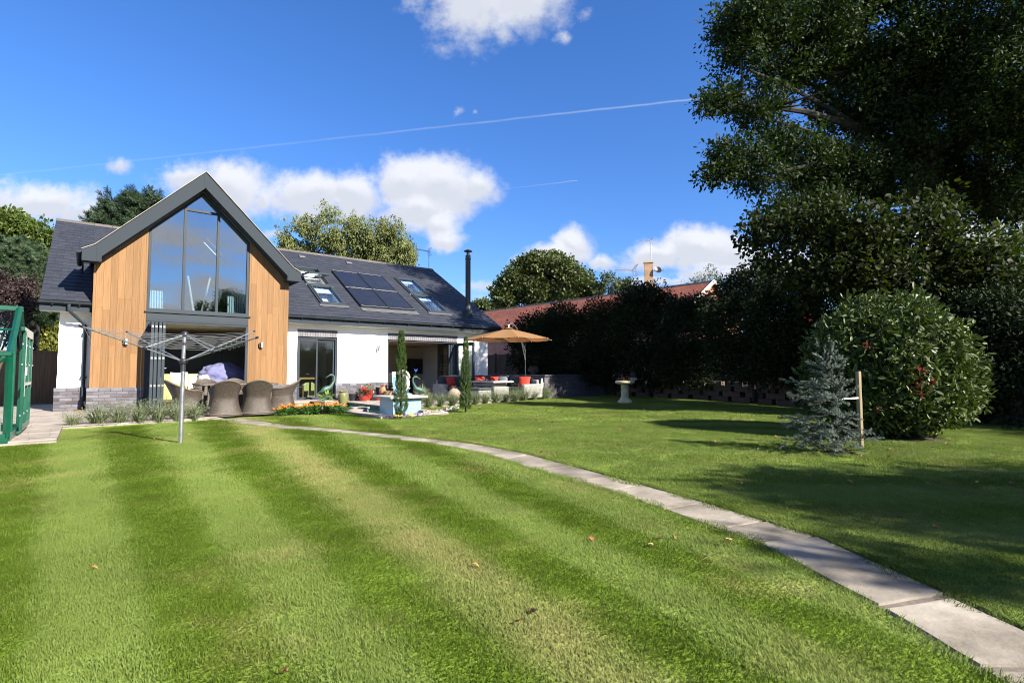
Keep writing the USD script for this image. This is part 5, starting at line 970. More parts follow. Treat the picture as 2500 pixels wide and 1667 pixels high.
# brick retaining wall by the patio and the block planter wall beside the lawn
t = thing('retaining_wall', 'low dark brick retaining wall behind the patio sofa', 'wall', HW(0, 0), HDEG)
DBR = tilemat('dark_brick', (.085, .08, .095), (.06, .055, .07), (.03, .028, .03), .225, .075)
v, f = M().box(12.3, 15.3, -2.1, -1.88, -.2, .70).get(); obj('wall_face', (v, f), DBR, t, uv=np.column_stack([v[:, 0] + v[:, 1], v[:, 2]]))
v, f = M().box(12.3, 12.52, -1.879, 5.5, -.2, .70).get(); obj('wall_face', (v, f), DBR, t, uv=np.column_stack([v[:, 1] + v[:, 0], v[:, 2]]))
for x in np.arange(12.28, 15.2, .46): obj('coping', M().box(x, x + .452, -2.14, -1.85, .702, .765, .006), BRICKS[0], t)
for y in np.arange(-1.84, 5.4, .46): obj('coping', M().box(12.27, 12.56, y, y + .452, .702, .765, .006), BRICKS[0], t)
BLOCK = [solid(f'planter_block_{i}', c, .92, .2, 8., .5, 40.) for i, c in enumerate([(.055, .036, .027), (.07, .045, .032), (.048, .036, .03)])]
t = thing('block_wall', 'stepped wall of staggered brown concrete planter blocks along the lawn', 'wall', (0, 0, 0))
wl = LineString(wall_line); s0 = .9; tb = M()
for k in range(4):
    s = s0 + (k % 2) * .41
    while s < wl.length - 6:
        p, q = wl.interpolate(s), wl.interpolate(s + .3); d = np.array([q.x - p.x, q.y - p.y]); d /= np.linalg.norm(d); nrm = np.array([-d[1], d[0]])
        if nrm[0] < 0: nrm = -nrm
        c = np.array([p.x, p.y]) + nrm * (.16 + .055 * k) ; L = .34 + rng.uniform(-.01, .01); T = TR((c[0], c[1], LAWN + .075 + k * .15), rz=math.degrees(math.atan2(d[1], d[0])))
        bulge = [(-L, .14), (-L, -.10), (-L * .6, -.15), (0, -.17), (L * .6, -.15), (L, -.10), (L, .14)]
        if np.dot(T[:3, :3] @ [0, -1, 0], [*nrm, 0]) > 0: bulge = [(x, -y) for x, y in bulge[::-1]]
        obj('block', M().prism(bulge, -.073, .073, 'z', T), BLOCK[rng.integers(3)], t); s += .82
bank = Polygon(wall_line + [(12.5, -7), (11, 9), (10.5, 14), (8.5, 21), (5.5, 24), tuple(HW(15.2, 2.05)[:2])])
off = Polygon([(x + .45, y + .2) for x, y in wall_line[:-1]] + [(13, -2), (12, 9), (11.5, 14), (9.2, 21.5), (5.5, 24.5), (3.2, 23.2)])
tag(obj('planting_bank', M().prism(off, -.2, .48, 'z'), SOIL), 'dark earth bank behind the block wall', None, None, 'structure')
def fence(label, pts, h, bw, z0=0., chevron=False):
    ln = LineString(pts); t = thing('fence', label, 'fence', (0, 0, 0)); s = 0.
    while s < ln.length - .05:
        e = min(s + 1.83, ln.length); p, q = ln.interpolate(s), ln.interpolate(e); T = TR((p.x, p.y, z0), rz=math.degrees(math.atan2(q.y - p.y, q.x - p.x))); L = e - s
        obj('post', M().box(-.05, .05, -.05, .05, -.1, h + .06, .005, T), FENCEW, t)
        if not chevron:
            n = int(L / bw)
            for i in range(n): obj('board', M().box(.055 + i * (L - .11) / n, .05 + (i + 1) * (L - .11) / n, -.012 - .004 * (i % 2), .008, .05, h - rng.uniform(0, .02), 0, T), FENCEW, t)
        else:
            n = int((h + L) / bw)
            for side in (0, 1):
                x0, x1 = (.055, L / 2 - .003) if side == 0 else (L / 2 + .003, L - .055); cell = sbox(x0, .06, x1, h - .03)
                for i in range(-8, n):
                    y = i * bw; g = (Polygon([(x0, y + (x1 - x0)), (x1, y), (x1, y + bw - .008), (x0, y + bw - .008 + (x1 - x0))]) if side == 0 else Polygon([(x0, y), (x1, y + (x1 - x0)), (x1, y + bw - .008 + (x1 - x0)), (x0, y + bw - .008)])).intersection(cell)
                    if g.area > .004: obj('board', M().prism(g, -.012 - .003 * (i % 2), .008, 'y', T), FENCEW, t)
            obj('backing_board', M().box(.05, L - .05, .0095, .016, .05, h - .03, 0, T), FENCEW, t)
            obj('rail', M().box(.05, L - .05, -.03, .03, h - .028, h + .02, .004, T).box(.05, L - .05, -.03, .03, .0, .055, .004, T), FENCEW, t)
        s = e
fence('dark close boarded fence half hidden behind the right hand shrubs', [(5.8, 23.6), (8.2, 19.6), (9.6, 15.6), (10.2, 12.5)], 1.75, .13, .35)
fence('weathered board fence along the far side of the house', [tuple(HW(15.6, 2.2)[:2]), tuple(HW(15.6, -8)[:2])], 1.7, .15)
fence('shaded chevron boarded fence between greenhouse and house', [tuple(HW(-.62, -4.5)[:2]), tuple(HW(-8., -4.5)[:2])], 1.5, .11, 0., True)
for lb, p, r in (('upturned orange terracotta pot on the dark retaining wall', (2.63, 20.40, 0.78), .16),):
    t = thing('terracotta_pot', lb, 'pot', p); obj('pot', M().lathe([(0, .22), (.10, .21), (.15, .06), (.17, .05), (.17, .0), (0, 0)], 18), TERRA, t, smooth=40)
t = thing('garden_statue', 'small pale stone figure on the bank beside the sundial', 'statue', (4.16, 18.20, 0.66)); obj('figure', M().lathe([(0, .36), (.05, .34), (.065, .29), (.045, .24), (.09, .2), (.12, .08), (.13, 0), (0, 0)], 16), BLOCK[1], t, smooth=60); obj('plinth', M().box(-.1, .1, -.1, .1, -.1, -.002, .01), GREYST, t)
for i, (p, s) in enumerate((((0.83, 20.40, 0.88), .22), ((1.81, 20.40, 0.85), .16))):
    v = trimesh.creation.icosphere(2); vv = np.array(v.vertices) * [s, s * .7, s * (.8 + .3 * i)]; vv *= (.8 + .4 * meshkit.noise(vv * 9 + i))[:, None]; tag(obj('garden_stone', (vv + p + [0, 0, .05], v.faces), BLOCK[1], smooth=True), ('larger', 'smaller')[i] + ' pale stone on top of the dark retaining wall', 'stone')
# ================================================================== GREENHOUSE
t = thing('greenhouse', 'green framed aluminium greenhouse with its sliding door end beside the patio', 'greenhouse', HW(-.83, 5.28), HDEG)
HB, EB, ZG1, ZG2, GL = .90, .98, 1.14, 1.82, -3.2   # half width at base and eaves, eave and ridge heights, length
YF, YB = -HB, HB
obj('base_rail', M().box(GL, .02, YF - .03, YF + .03, -.02, .10, .006).box(GL, .02, YB - .03, YB + .03, -.02, .10, .006).box(-.03, .03, YF + .03, YB - .03, -.02, .10, .006).box(GL - .03, GL + .03, YF + .03, YB - .03, -.02, .10, .006), GREENAL, t)
obj('ridge_bar', M().box(GL - .03, .04, -.035, .035, ZG2 - .035, ZG2 + .035, .008), GREENAL, t)
for s in (-1, 1): obj('eave_bar', M().box(GL - .02, .03, s * EB - .035, s * EB + .035, ZG1 - .03, ZG1 + .03, .01), GREENAL, t)
for i, x in enumerate(np.linspace(0, GL, 6)):
    for s in (-1, 1):
        w = .03 if i in (0, 5) else .013
        obj('rafter', M().add(*M().tube([(x, s * EB, ZG1), (x, s * .03, ZG2)], w * 1.25, 4).get()), GREENAL, t)
        obj('post', M().add(*M().tube([(x, s * HB, .05), (x, s * EB, ZG1)], w * 1.25, 4).get()), GREENAL, t)
        if i:
            x0 = np.linspace(0, GL, 6)[i - 1]
            obj('pane', M().quad([x0 - .02, s * (HB + .004), .10], [x + .02, s * (HB + .004), .10], [x + .02, s * (EB + .004), ZG1 - .03], [x0 - .02, s * (EB + .004), ZG1 - .03]), GHPANE, t)
            obj('pane', M().quad([x0 - .02, s * EB, ZG1 + .03], [x + .02, s * EB, ZG1 + .03], [x + .02, s * .04, ZG2 - .02], [x0 - .02, s * .04, ZG2 - .02]), GHPANE, t)
for s in (-1, 1): obj('purlin', M().tube([(GL, s * .52, 1.48), (0, s * .52, 1.48)], .014, 4), GREENAL, t)
obj('brace', M().tube([(-.03, -EB, ZG1 - .06), (-.62, -HB - .0, .62)], .018, 4), GREENAL, t)
for y in (-.52, .52): obj('end_post', M().box(-.02, .025, y - .022, y + .022, .1, 1.14 + (1 - abs(y) / .98) * .68, .004), GREENAL, t)
for y0, y1 in ((-.88, -.545), (.545, .88)): obj('pane', M().prism([(y0, .1), (y1, .1), (y1, 1.12 + (1 - abs(y1) / .98) * .66), (y0, 1.12 + (1 - abs(y0) / .98) * .66)], .0, .004, 'x'), GHPANE, t)
obj('door_track', M().box(.03, .075, -.1, 1.38, 1.50, 1.56, .005), GREENAL, t); obj('door_track', M().box(.03, .06, -.1, 1.3, .02, .06, .004), GREENAL, t)
d = obj('door', M().box(.045, .085, .02, .075, .06, 1.5, .004).box(.045, .085, 1.18, 1.24, .06, 1.5, .004).box(.045, .085, .075, 1.18, .06, .14, .004).box(.045, .085, .075, 1.18, 1.43, 1.5, .004).box(.045, .085, .61, .65, .14, 1.43, .003).box(.045, .085, .075, 1.18, .70, .75, .003), GREENAL, t)
obj('door_pane', M().box(.06, .065, .07, 1.19, .13, 1.44), GHPANE, d); obj('door_handle', M().box(.085, .115, .03, .06, .85, .98, .005), ALU, d); obj('door_seal', M().box(.086, .094, .022, .034, .55, 1.42), ALU, d)
for y in (-.52, .05, .6, 1.2): obj('bolt', M().box(.086, .10, y - .018, y + .018, .3, .32).box(.086, .10, y - .018, y + .018, 1.0, 1.02).box(.086, .10, y - .018, y + .018, 1.28, 1.30), ALU, t)
tb = thing('potting_bench', 'brown wooden potting bench inside the greenhouse', 'bench', HW(-1.7, 5.2), HDEG)
obj('top', M().box(-.55, .55, -.25, .25, .58, .61, .004), STAKEW, tb)
for x in (-.5, .5):
    for y in (-.2, .2): obj('leg', M().box(x - .022, x + .022, y - .022, y + .022, 0, .579, .002), CEDAR, tb)
t = thing('white_planter', 'white trough standing in the front of the greenhouse', 'planter', HW(-1.35, 5.85), HDEG); obj('trough', M().box(-.42, .42, -.14, .14, .0, .30, .01), WHITEC, t); obj('soil', M().box(-.40, .40, -.12, .12, .301, .305), SOIL, t)
t = thing('garden_sieve', 'round metal bowl on the potting bench', 'bowl', HW(-1.6, 5.3, .612), HDEG); obj('bowl', M().lathe([(0, 0), (.1, .0), (.16, .07), (.15, .07), (.09, .01), (0, .01)], 18), ALU, t, smooth=40)
# ================================================================== ROTARY CLOTHES DRYER
DB = np.array([-4.42, 7.11, LAWN]); HUBL, HUBU = (-4.42, 7.11, 1.04), (-4.41, 7.11, 1.40); HUBL, HUBU = np.array(HUBL), np.array(HUBU)
t = thing('rotary_dryer', 'aluminium rotary clothes dryer standing open on the lawn', 'clothes dryer', DB)
rel = lambda p: np.array(p) - DB
obj('lower_pole', M().tube([(0, 0, -.1), rel(HUBL) - [0, 0, .08]], .026, 14), ALU, t, smooth=50)
obj('pole_sleeve', M().tube([rel(HUBL) * .88, rel(HUBL) - [0, 0, .01]], .031, 14), BLACKM, t, smooth=50)
obj('upper_pole', M().tube([rel(HUBL), rel(HUBU)], .0235, 14), ALU, t, smooth=50)
obj('hub', M().lathe([(0, -.04), (.045, -.03), (.055, .0), (.05, .025), (.03, .04), (0, .04)], 14, rel(HUBL)), BLACKM, t, smooth=40)
obj('hub', M().lathe([(0, -.03), (.04, -.025), (.05, .0), (.045, .02), (.025, .045), (0, .045)], 14, rel(HUBU)), BLACKM, t, smooth=40)
obj('pole_band', M().tube([rel(HUBU) * .93, rel(HUBU) * .90], .027, 14), BLACKM, t, smooth=50)
tips = [np.array(p) for p in ((-4.88, 5.96, 1.42), (-5.51, 7.55, 1.47), (-4.04, 8.26, 1.53), (-3.22, 6.67, 1.33))]
for tp in tips:
    a0 = HUBL + (tp - HUBL) / np.linalg.norm(tp - HUBL) * .045; a = obj('arm', M().tube([rel(a0), rel(tp)], .0095, 8), ALU, t, smooth=50); j = HUBL + (tp - HUBL) * .42
    obj('arm_clip', M().tube([rel(HUBL + (tp - HUBL) * .40), rel(HUBL + (tp - HUBL) * .44)], .019, 8), BLACKM, a, smooth=50); obj('arm_tip', M().tube([rel(HUBL + (tp - HUBL) * .985), rel(HUBL + (tp - HUBL) * 1.01)], .014, 8), BLACKM, a, smooth=50)
    obj('strut', M().tube([rel(HUBU) + (rel(j) - rel(HUBU)) * .08, rel(j)], .0095, 8), ALU, t, smooth=50)
LINE = solid('dryer_line', (.16, .16, .17), .5)
for k, s in enumerate((.5, .575, .65, .725, .8, .86, .92, .98)):
    m = M()
    for i in range(4):
        a, b = HUBL + (tips[i] - HUBL) * s, HUBL + (tips[(i + 1) % 4] - HUBL) * s
        m.tube([rel(a + (b - a) * u - np.array([0, 0, (.02 + .015 * ((k * 3 + i) % 3)) * 4 * u * (1 - u)])) for u in np.linspace(0, 1, 7)], .0019, 4, caps=False)
    obj('line', m, LINE, t)
a = HUBL + (tips[0] - HUBL) * .97; b = HUBL + (tips[0] - HUBL) * .62
obj('line', M().tube([rel(a + (b - a) * u - np.array([0, 0, .85 * u * (1 - u) ** .8])) for u in np.linspace(0, 1, 12)], .0016, 4, caps=False), LINE, t)
for q in (.62, .68, .74, .80): p = HUBL + (tips[3] - HUBL) * q; p2 = HUBL + (tips[3] - HUBL) * (q + .05); obj('line', M().tube([rel(p + (p2 - p) * u + np.array([0, 0, .0 - .2 * u * (1 - u)])) for u in np.linspace(0, 1, 8)], .0016, 4, caps=False), LINE, t)

# ================================================================== DINING SET ON THE LEFT
def sgrid(fn, nu, nv, closed=False):
    """grid of points fn(u, v) -> (xyz, uv)"""
    V, UV = [], []
    for i in range(nu):
        for j in range(nv): p, q = fn(i / (nu - 1), j / (nv - 1)); V.append(p); UV.append(q)
    i, j = np.meshgrid(np.arange(nu - 1), np.arange(nv - 1), indexing='ij'); i, j = i.ravel(), j.ravel(); q = np.stack([i * nv + j, (i + 1) * nv + j, (i + 1) * nv + j + 1, i * nv + j + 1], 1)
    return np.array(V), np.vstack([q[:, [0, 1, 2]], q[:, [0, 2, 3]]]), np.array(UV)
def rim_h(a):
    a = abs(a); s = lambda e0, e1: (lambda t: t * t * (3 - 2 * t))(min(1, max(0, (a - e0) / (e1 - e0)))); return .72 - .21 * (1 - math.cos(min(a, 1.65) / 1.65 * math.pi)) / 2 - .03 * s(1.9, 2.4)
def chair_pt(a, v, inset=0.):
    """a: angle from the back, v: 0 floor to 1 rim"""
    h = rim_h(a); z = v * h; k = z / .71
    r = .325 - .075 * math.sin(min(1, z / .42) * math.pi / 2) + .085 * max(0, (z - .36) / .35) ** 1.2 + .03 * math.exp(-z * 9) - inset
    sq = (abs(math.cos(a)) ** 3 + abs(math.sin(a)) ** 3) ** (-1 / 3)
    return np.array([math.sin(a) * r * sq, -math.cos(a) * r * sq - .09 * max(0, (z - .36) / .35) * max(0, math.cos(a)), z])
def make_chair(label, loc, rz):
    t = thing('wicker_chair', label, 'chair', loc, rz, 'wicker armchairs round the garden dining table'); AM = 2.45
    f = lambda ins: (lambda u, v: (chair_pt(-AM + 2 * AM * u, v, ins), ((-AM + 2 * AM * u) * .33, v * rim_h(-AM + 2 * AM * u))))
    V, F, UV = sgrid(f(0), 57, 18); V2, F2, UV2 = sgrid(f(.022), 57, 18); obj('wicker_shell', (np.vstack([V, V2]), np.vstack([F, F2[:, ::-1] + len(V)])), WICK, t, True, uv=np.vstack([UV, UV2]))
    V, F, UV = sgrid(lambda u, v: (chair_pt(AM + (2 * math.pi - 2 * AM) * u, v * .34 / rim_h(AM)), (u * .5, v * .36)), 13, 8); obj('front_skirt', (V, F), WICK, t, True, uv=UV)
    rim = [chair_pt(a, 1., .011) for a in np.linspace(-AM, AM, 49)]; rim = [chair_pt(-AM, .5, .011)] + rim + [chair_pt(AM, .5, .011)]; obj('rim', M().tube(rim, .02, 8), WOODRIM, t, smooth=60)
    s = [chair_pt(a, .345 / rim_h(a), .02) * [1, 1, 0] + [0, 0, .345] for a in np.linspace(-math.pi, math.pi, 40)[:-1]]; obj('seat', M().prism([tuple(p[:2]) for p in s], .325, .35, 'z'), WOODRIM, t)
    obj('base_rail', M().tube([chair_pt(a, .02, -.004) + [0, 0, .022] for a in np.linspace(-math.pi, math.pi, 40)], .014, 6), WOODRIM, t, smooth=60)
    for a in (-2.4, -.75, .75, 2.4): p = chair_pt(a, 0, .02); obj('foot', M().box(p[0] - .02, p[0] + .02, p[1] - .02, p[1] + .02, 0, .03), BLACKM, t)
    return t
WOODRIM = solid('wicker_rim', (.075, .058, .042), .6, .25, 25., .5, 60.)
H = HDEG
ch0 = make_chair('wicker armchair seen from behind, nearer the drying post', HW(2.2, 3.33), H)      # local +y looks into the house
dup(ch0, HW(2.83, 3.33), H - 6, 'wicker armchair seen from behind, next to the marigolds')
dup(ch0, HW(1.62, 2.72), H - 78, 'wicker armchair in profile at the left end of the garden table')
dup(ch0, HW(3.60, 2.35), H + 74, 'wicker armchair in profile at the right end of the garden table')
dup(ch0, HW(2.2, 1.42), H + 180, 'wicker armchair across the table, nearer the folded doors')
dup(ch0, HW(2.85, 1.42), H + 184, 'wicker armchair across the table, in front of the lilac bedding')
t = thing('garden_table', 'oblong wicker garden dining table between six wicker armchairs', 'table', HW(2.6, 2.35), H)
v, f = M().prism(sbox(-.70, -.46, .70, .46).buffer(.08), .60, .64, 'z').get(); obj('table_top', (v, f), WICK, t, uv=v[:, :2]); obj('table_rim', M().tube([(x, y, .62) for x, y in np.array(sbox(-.70, -.46, .70, .46).buffer(.08).exterior.coords)], .022, 8), WOODRIM, t, smooth=60)
for x in (-.6, .6):
    for y in (-.36, .36): obj('leg', M().tube([(x, y, 0), (x * .97, y * .97, .6)], [.022, .026], 10), WOODRIM, t, smooth=60)
# ================================================================== PLANTS ALONG THE LAWN EDGE
L_LAV = leafmat('lavender_leaf', [(.11, .135, .07), (.165, .19, .11), (.23, .25, .17)], .7, .2, .3)
L_MARI = leafmat('marigold_leaf', [(.03, .085, .010), (.05, .12, .014), (.07, .14, .02)], .5, .3)
L_PANS = leafmat('pansy_leaf', [(.03, .06, .015), (.05, .085, .02)], .5, .3)
def petals(name, cols): return leafmat(name, cols, .55, .25, .3, (1., .9, .8))
MAR_O, MAR_Y = petals('orange_petal', [(.75, .24, .006), (.85, .34, .01)]), petals('yellow_petal', [(.85, .42, .01), (.9, .52, .02)])
PAN_P, PAN_W, PAN_Y, PAN_R = petals('violet_petal', [(.10, .03, .25), (.2, .08, .4)]), petals('white_petal', [(.7, .68, .75), (.8, .8, .8)]), petals('pansy_yellow_petal', [(.75, .55, .05), (.8, .62, .1)]), petals('maroon_petal', [(.22, .01, .02), (.3, .02, .02)])
RED_F, PINK_F = petals('red_petal', [(.6, .015, .01), (.75, .03, .02)]), petals('pink_petal', [(.7, .2, .28), (.8, .4, .45)])
ORD = 'first second third fourth fifth sixth seventh eighth ninth tenth eleventh twelfth thirteenth fourteenth fifteenth sixteenth'.split()
def spikes(n, h, spread, w, seed, base=.05, bend=.25):
    g = np.random.default_rng(seed); V, Fc = [], []
    for i in range(n):
        th = g.uniform(0, 2 * np.pi); r = spread * g.uniform(0, 1) ** .7; l = h * g.uniform(.55, 1.1); p0 = np.array([math.cos(th) * base * g.uniform(0, 1), math.sin(th) * base * g.uniform(0, 1), 0]); p2 = np.array([math.cos(th) * r, math.sin(th) * r, l * (1 - bend * r / spread)]); p1 = (p0 + p2) / 2 + [0, 0, l * .12]
        s = np.array([-math.sin(th + g.normal(0, .8)), math.cos(th), 0]) * w / 2; k = len(V); V += [p0 - s, p0 + s, p1 - s, p1 + s, p2]; Fc += [[k, k + 1, k + 3], [k, k + 3, k + 2], [k + 2, k + 3, k + 4]]
    return np.array(V), np.array(Fc)
def lavender_mesh(seed):
    m = M(); m.add(*spikes(150, .26, .22, .008, seed)); g = np.random.default_rng(seed + 1); v, f = cluster('dia', 420, .2, .036, .008, seed + 2, up=.8, flat=.75); m.add(v * [1, 1, .8] + [0, 0, .14], f)
    h = spikes(45, .36, .26, .005, seed + 3); m.add(*h)
    for i in range(45): p = h[0][i * 5 + 4]; v, f = cluster('dia', 5, .012, .014, .008, seed + 10 + i); m.add(v + p, f)
    return m
def lavender(label, loc, seed, group):
    t = thing('lavender', label, 'plant', loc, group=group); obj('foliage', lavender_mesh(seed), L_LAV, t); obj('stem', M().tube([(0, 0, -.05), (.01, .0, .08)], [.018, .01], 5), BARK, t); return t
lv = lavender('smallest grey green lavender clump, first from the left along the left paving', HW(-.2, 3.86, -.05), 400, 'lavender row by the left paving')
for i, (a, b, s) in enumerate(((.14, 3.84, 1.45), (.44, 3.82, 1.4), (.74, 3.80, 1.45), (1.03, 3.78, 1.5), (1.33, 3.75, 1.4), (1.62, 3.72, 1.35))): dup(lv, HW(a, b, -.05), 50 * i + 30, f'grey green lavender clump, {ORD[i + 1]} from the left along the left paving', None, s)
lr = lavender('grey green lavender clump, first from the left in front of the patio sofa', HW(6.55, 3.62, -.02), 460, 'lavender row by the patio sofa')
for i, (a, b, s) in enumerate(((6.95, 3.5, 1.1), (7.35, 3.45, 1.0), (7.75, 3.40, 1.15), (8.15, 3.36, 1.0), (8.6, 3.3, 1.1), (9.0, 3.2, 1.05), (9.45, 3.1, 1.15), (9.9, 3.0, 1.0), (10.35, 2.9, 1.2), (10.8, 2.8, 1.25), (11.3, 2.7, 1.05), (11.8, 2.55, 1.3), (12.15, 2.4, 1.1))): dup(lr, HW(a, b, -.03), 61 * i + 20, f'grey green lavender clump, {ORD[i + 1]} from the left in front of the patio sofa', None, s * 1.2)
def bloom(n, r, petal_l, seed): return cluster('dia', n, r, petal_l, petal_l * .8, seed, up=.4, flat=.8)
def marigold(label, loc, fm, seed, group):
    t = thing('marigold', label, 'flower', loc, group=group); v, f = cluster('long', 150, .11, .06, .022, seed, up=.7, flat=.6); obj('foliage', (v * [1.1, 1.1, .75] + [0, 0, .07], f), L_MARI, t)
    g = np.random.default_rng(seed)
    for k in range(5):
        c = np.array([g.normal(0, .06), g.normal(0, .06), g.uniform(.13, .17)]); v, f = bloom(22, .022, .018, seed + k); obj('flower', (v * [1, 1, .7] + c, f), fm, t)
    return t
mo = marigold('orange marigold plant, first from the left of the orange ones in the bed', HW(3.2, 3.45, -.07), MAR_O, 500, 'orange marigolds in the bed'); my = marigold('yellow marigold plant, first from the left of the yellow ones in the bed', HW(2.72, 3.42, -.07), MAR_Y, 520, 'yellow marigolds in the bed')
for i, (a, b) in enumerate(((2.83, 3.36), (2.92, 3.50), (3.05, 3.42))): dup(my, HW(a, b, -.07), 70 * i, f'yellow marigold plant, {ORD[i + 1]} from the left of the yellow ones in the bed')
for i, (a, b) in enumerate(((3.34, 3.52), (3.46, 3.42), (3.52, 3.32), (3.6, 3.56), (3.72, 3.45), (3.86, 3.6), (3.92, 3.36), (3.98, 3.5), (4.1, 3.66), (4.2, 3.5), (4.34, 3.75), (4.42, 3.55), (4.47, 3.4), (4.52, 3.85))): dup(mo, HW(a, b, -.07), 67 * i + 15, f'orange marigold plant, {ORD[i + 1]} from the left of the orange ones in the bed', None, 1.2 + .15 * ((i * 7) % 3))
def pansy(label, loc, fm, seed, group):
    t = thing('pansy', label, 'flower', loc, group=group); v, f = cluster('oval', 40, .075, .03, .016, seed, up=.8, flat=.5); obj('foliage', (v * [1, 1, .6] + [0, 0, .035], f), L_PANS, t); g = np.random.default_rng(seed)
    for k in range(4): c = np.array([g.normal(0, .045), g.normal(0, .045), g.uniform(.07, .10)]); v, f = cluster('dia', 6, .014, .026, .026, seed + k, up=.2); obj('flower', (v + c, f), fm, t)
    return t
pans = [pansy('violet pansy plant, first of its colour from the left in the border', HW(4.66, 5.98, -.07), PAN_P, 540, 'violet pansies in the border'), pansy('white pansy plant, first of its colour from the left in the border', HW(5.4, 5.86, -.07), PAN_W, 550, 'white pansies in the border'), pansy('yellow pansy plant, first of its colour from the left in the border', HW(4.66, 6.08, -.07), PAN_Y, 560, 'yellow pansies in the border'), pansy('maroon pansy plant, first of its colour from the left in the border', HW(5.9, 5.62, -.07), PAN_R, 570, 'maroon pansies in the border')]
pcount = [1, 1, 1, 1]
for i, (k, a, b) in enumerate(((2, 4.72, 6.16), (0, 4.8, 6.05), (1, 4.83, 5.88), (0, 4.88, 5.94), (0, 4.95, 6.14), (2, 5.02, 6.16), (1, 5.1, 6.02), (0, 5.25, 5.98), (1, 5.55, 5.78), (0, 5.65, 5.8), (2, 5.78, 5.66), (1, 6.05, 5.6), (0, 6.2, 5.48), (3, 6.35, 5.36), (1, 6.45, 5.28), (0, 6.55, 5.2), (3, 6.64, 5.06), (1, 6.74, 5.08), (1, 6.86, 4.95))):
    dup(pans[k], HW(a, b, -.07), 53 * i, f'{("violet", "white", "yellow", "maroon")[k]} pansy plant, {ORD[pcount[k]]} of its colour from the left in the border', None, 1.1); pcount[k] += 1
# grass tussock
t = thing('grass_tussock', 'fountain grass clump with straw coloured skirt beside the stone ring', 'plant', HW(7.62, 1.95)); L_STRAW = leafmat('straw_blade', [(.36, .25, .12), (.48, .36, .19), (.55, .44, .26)], .7, .2); L_TUS = leafmat('tussock_blade', [(.22, .25, .13), (.32, .34, .2), (.4, .41, .26)], .6, .25)
obj('straw_skirt', spikes(420, .28, .33, .008, 600, .12, .9), L_STRAW, t); obj('blades', spikes(520, .58, .36, .006, 601, .08, .55), L_TUS, t)
# ================================================================== POTS AND STATUES
def pot(name, label, cat, loc, prof, mt, group=None, soil=None, n=28):
    t = thing(name, label, cat, loc, group=group); obj('pot', M().lathe(prof, n), mt, t, smooth=35)
    if soil: obj('soil', M().lathe([(0, soil[1]), (soil[0], soil[1])], 18), SOIL, t)
    return t
bowl = lambda r, h: [(0, 0), (r * .62, 0), (r * .66, .01), (r * .92, h * .55), (r * .97, h * .86), (r * 1.03, h * .88), (r * 1.03, h), (r * .95, h), (r * .9, h * .8), (0, h * .78)]
t = pot('flower_pot', 'red glazed bowl with red flowers beside the pond', 'pot', HW(6.56, .22), bowl(.16, .16), REDGL, soil=(.14, .135))
v, f = cluster('oval', 170, .2, .075, .03, 610, up=.5, flat=.7); obj('foliage', (v * [1, 1, .8] + [0, 0, .25], f), L_HAZEL, t)
for k, c in enumerate(((.05, -.10, .36), (-.04, -.12, .33), (.10, -.06, .38), (0., -.08, .40))): v, f = bloom(16, .03, .03, 615 + k); obj('flower', (v + c, f), RED_F, t)
t = pot('flower_pot', 'tall red pot with pink flowers behind the red bowl', 'pot', HW(6.82, -.05), [(0, 0), (.11, 0), (.15, .27), (.165, .28), (.165, .31), (.15, .31), (.14, .27), (0, .26)], REDGL, soil=(.13, .27))
v, f = cluster('oval', 120, .18, .065, .028, 620, up=.5); obj('foliage', (v * [1, 1, .8] + [0, 0, .38], f), L_MARI, t)
for k in range(7): g = np.random.default_rng(630 + k); v, f = bloom(14, .022, .024, 630 + k); obj('flower', (v + [g.normal(.04, .1), g.normal(-.08, .06), g.uniform(.42, .52)], f), PINK_F, t)
t = pot('flower_pot', 'small red glazed bowl with dry russet stems', 'pot', HW(7.02, .25), bowl(.135, .14), REDGL, soil=(.115, .115)); obj('stems', spikes(60, .20, .15, .014, 640, .05, .3), leafmat('russet_stem', [(.18, .05, .025), (.3, .1, .05)], .6, .2), t)
pot('tan_pot', 'yellow tan clay pot beside the mosaic pedestal', 'pot', HW(7.36, .3), [(0, 0), (.11, 0), (.15, .1), (.165, .2), (.155, .25), (.175, .255), (.175, .285), (.15, .285), (.13, .2), (0, .18)], TANP)
pot('terracotta_urn', 'terracotta urn with a narrow neck behind the tan pot', 'urn', HW(7.36, -.08), [(0, 0), (.09, 0), (.14, .12), (.155, .24), (.145, .32), (.10, .39), (.085, .42), (.115, .455), (.115, .47), (.09, .47), (.07, .41), (0, .4)], TERRA)
pot('dark_pot', 'round dark pot standing against the brick plinth', 'pot', HW(7.02, -.22), [(0, 0), (.1, 0), (.14, .12), (.14, .24), (.1, .31), (.11, .33), (.08, .33), (0, .28)], BLACKM)
pot('dark_pot', 'dark pot of leaves left of the red bowl', 'pot', HW(6.32, -.02), [(0, 0), (.1, 0), (.12, .2), (.13, .22), (.1, .22), (0, .19)], BLACKM); 
pot('green_urn', 'tall olive green glazed urn by the sliding door', 'urn', HW(5.56, 1.15), [(0, 0), (.10, 0), (.115, .02), (.135, .15), (.135, .24), (.115, .285), (.10, .30), (.10, .325), (.125, .335), (.125, .35), (.105, .35), (.085, .3), (0, .28)], OLIVE)
t = pot('hosta_pot', 'turquoise bowl with a variegated leafy plant', 'pot', HW(5.12, 1.05), bowl(.14, .13), TEALGL, soil=(.12, .105)); v, f = cluster('long', 46, .12, .17, .045, 650, up=.3, flat=.8); obj('foliage', (v * [1.1, 1.1, .9] + [0, 0, .2], f), leafmat('hosta_leaf', [(.05, .12, .015), (.2, .28, .03), (.42, .42, .07), (.5, .48, .12)], .4, .35), t)
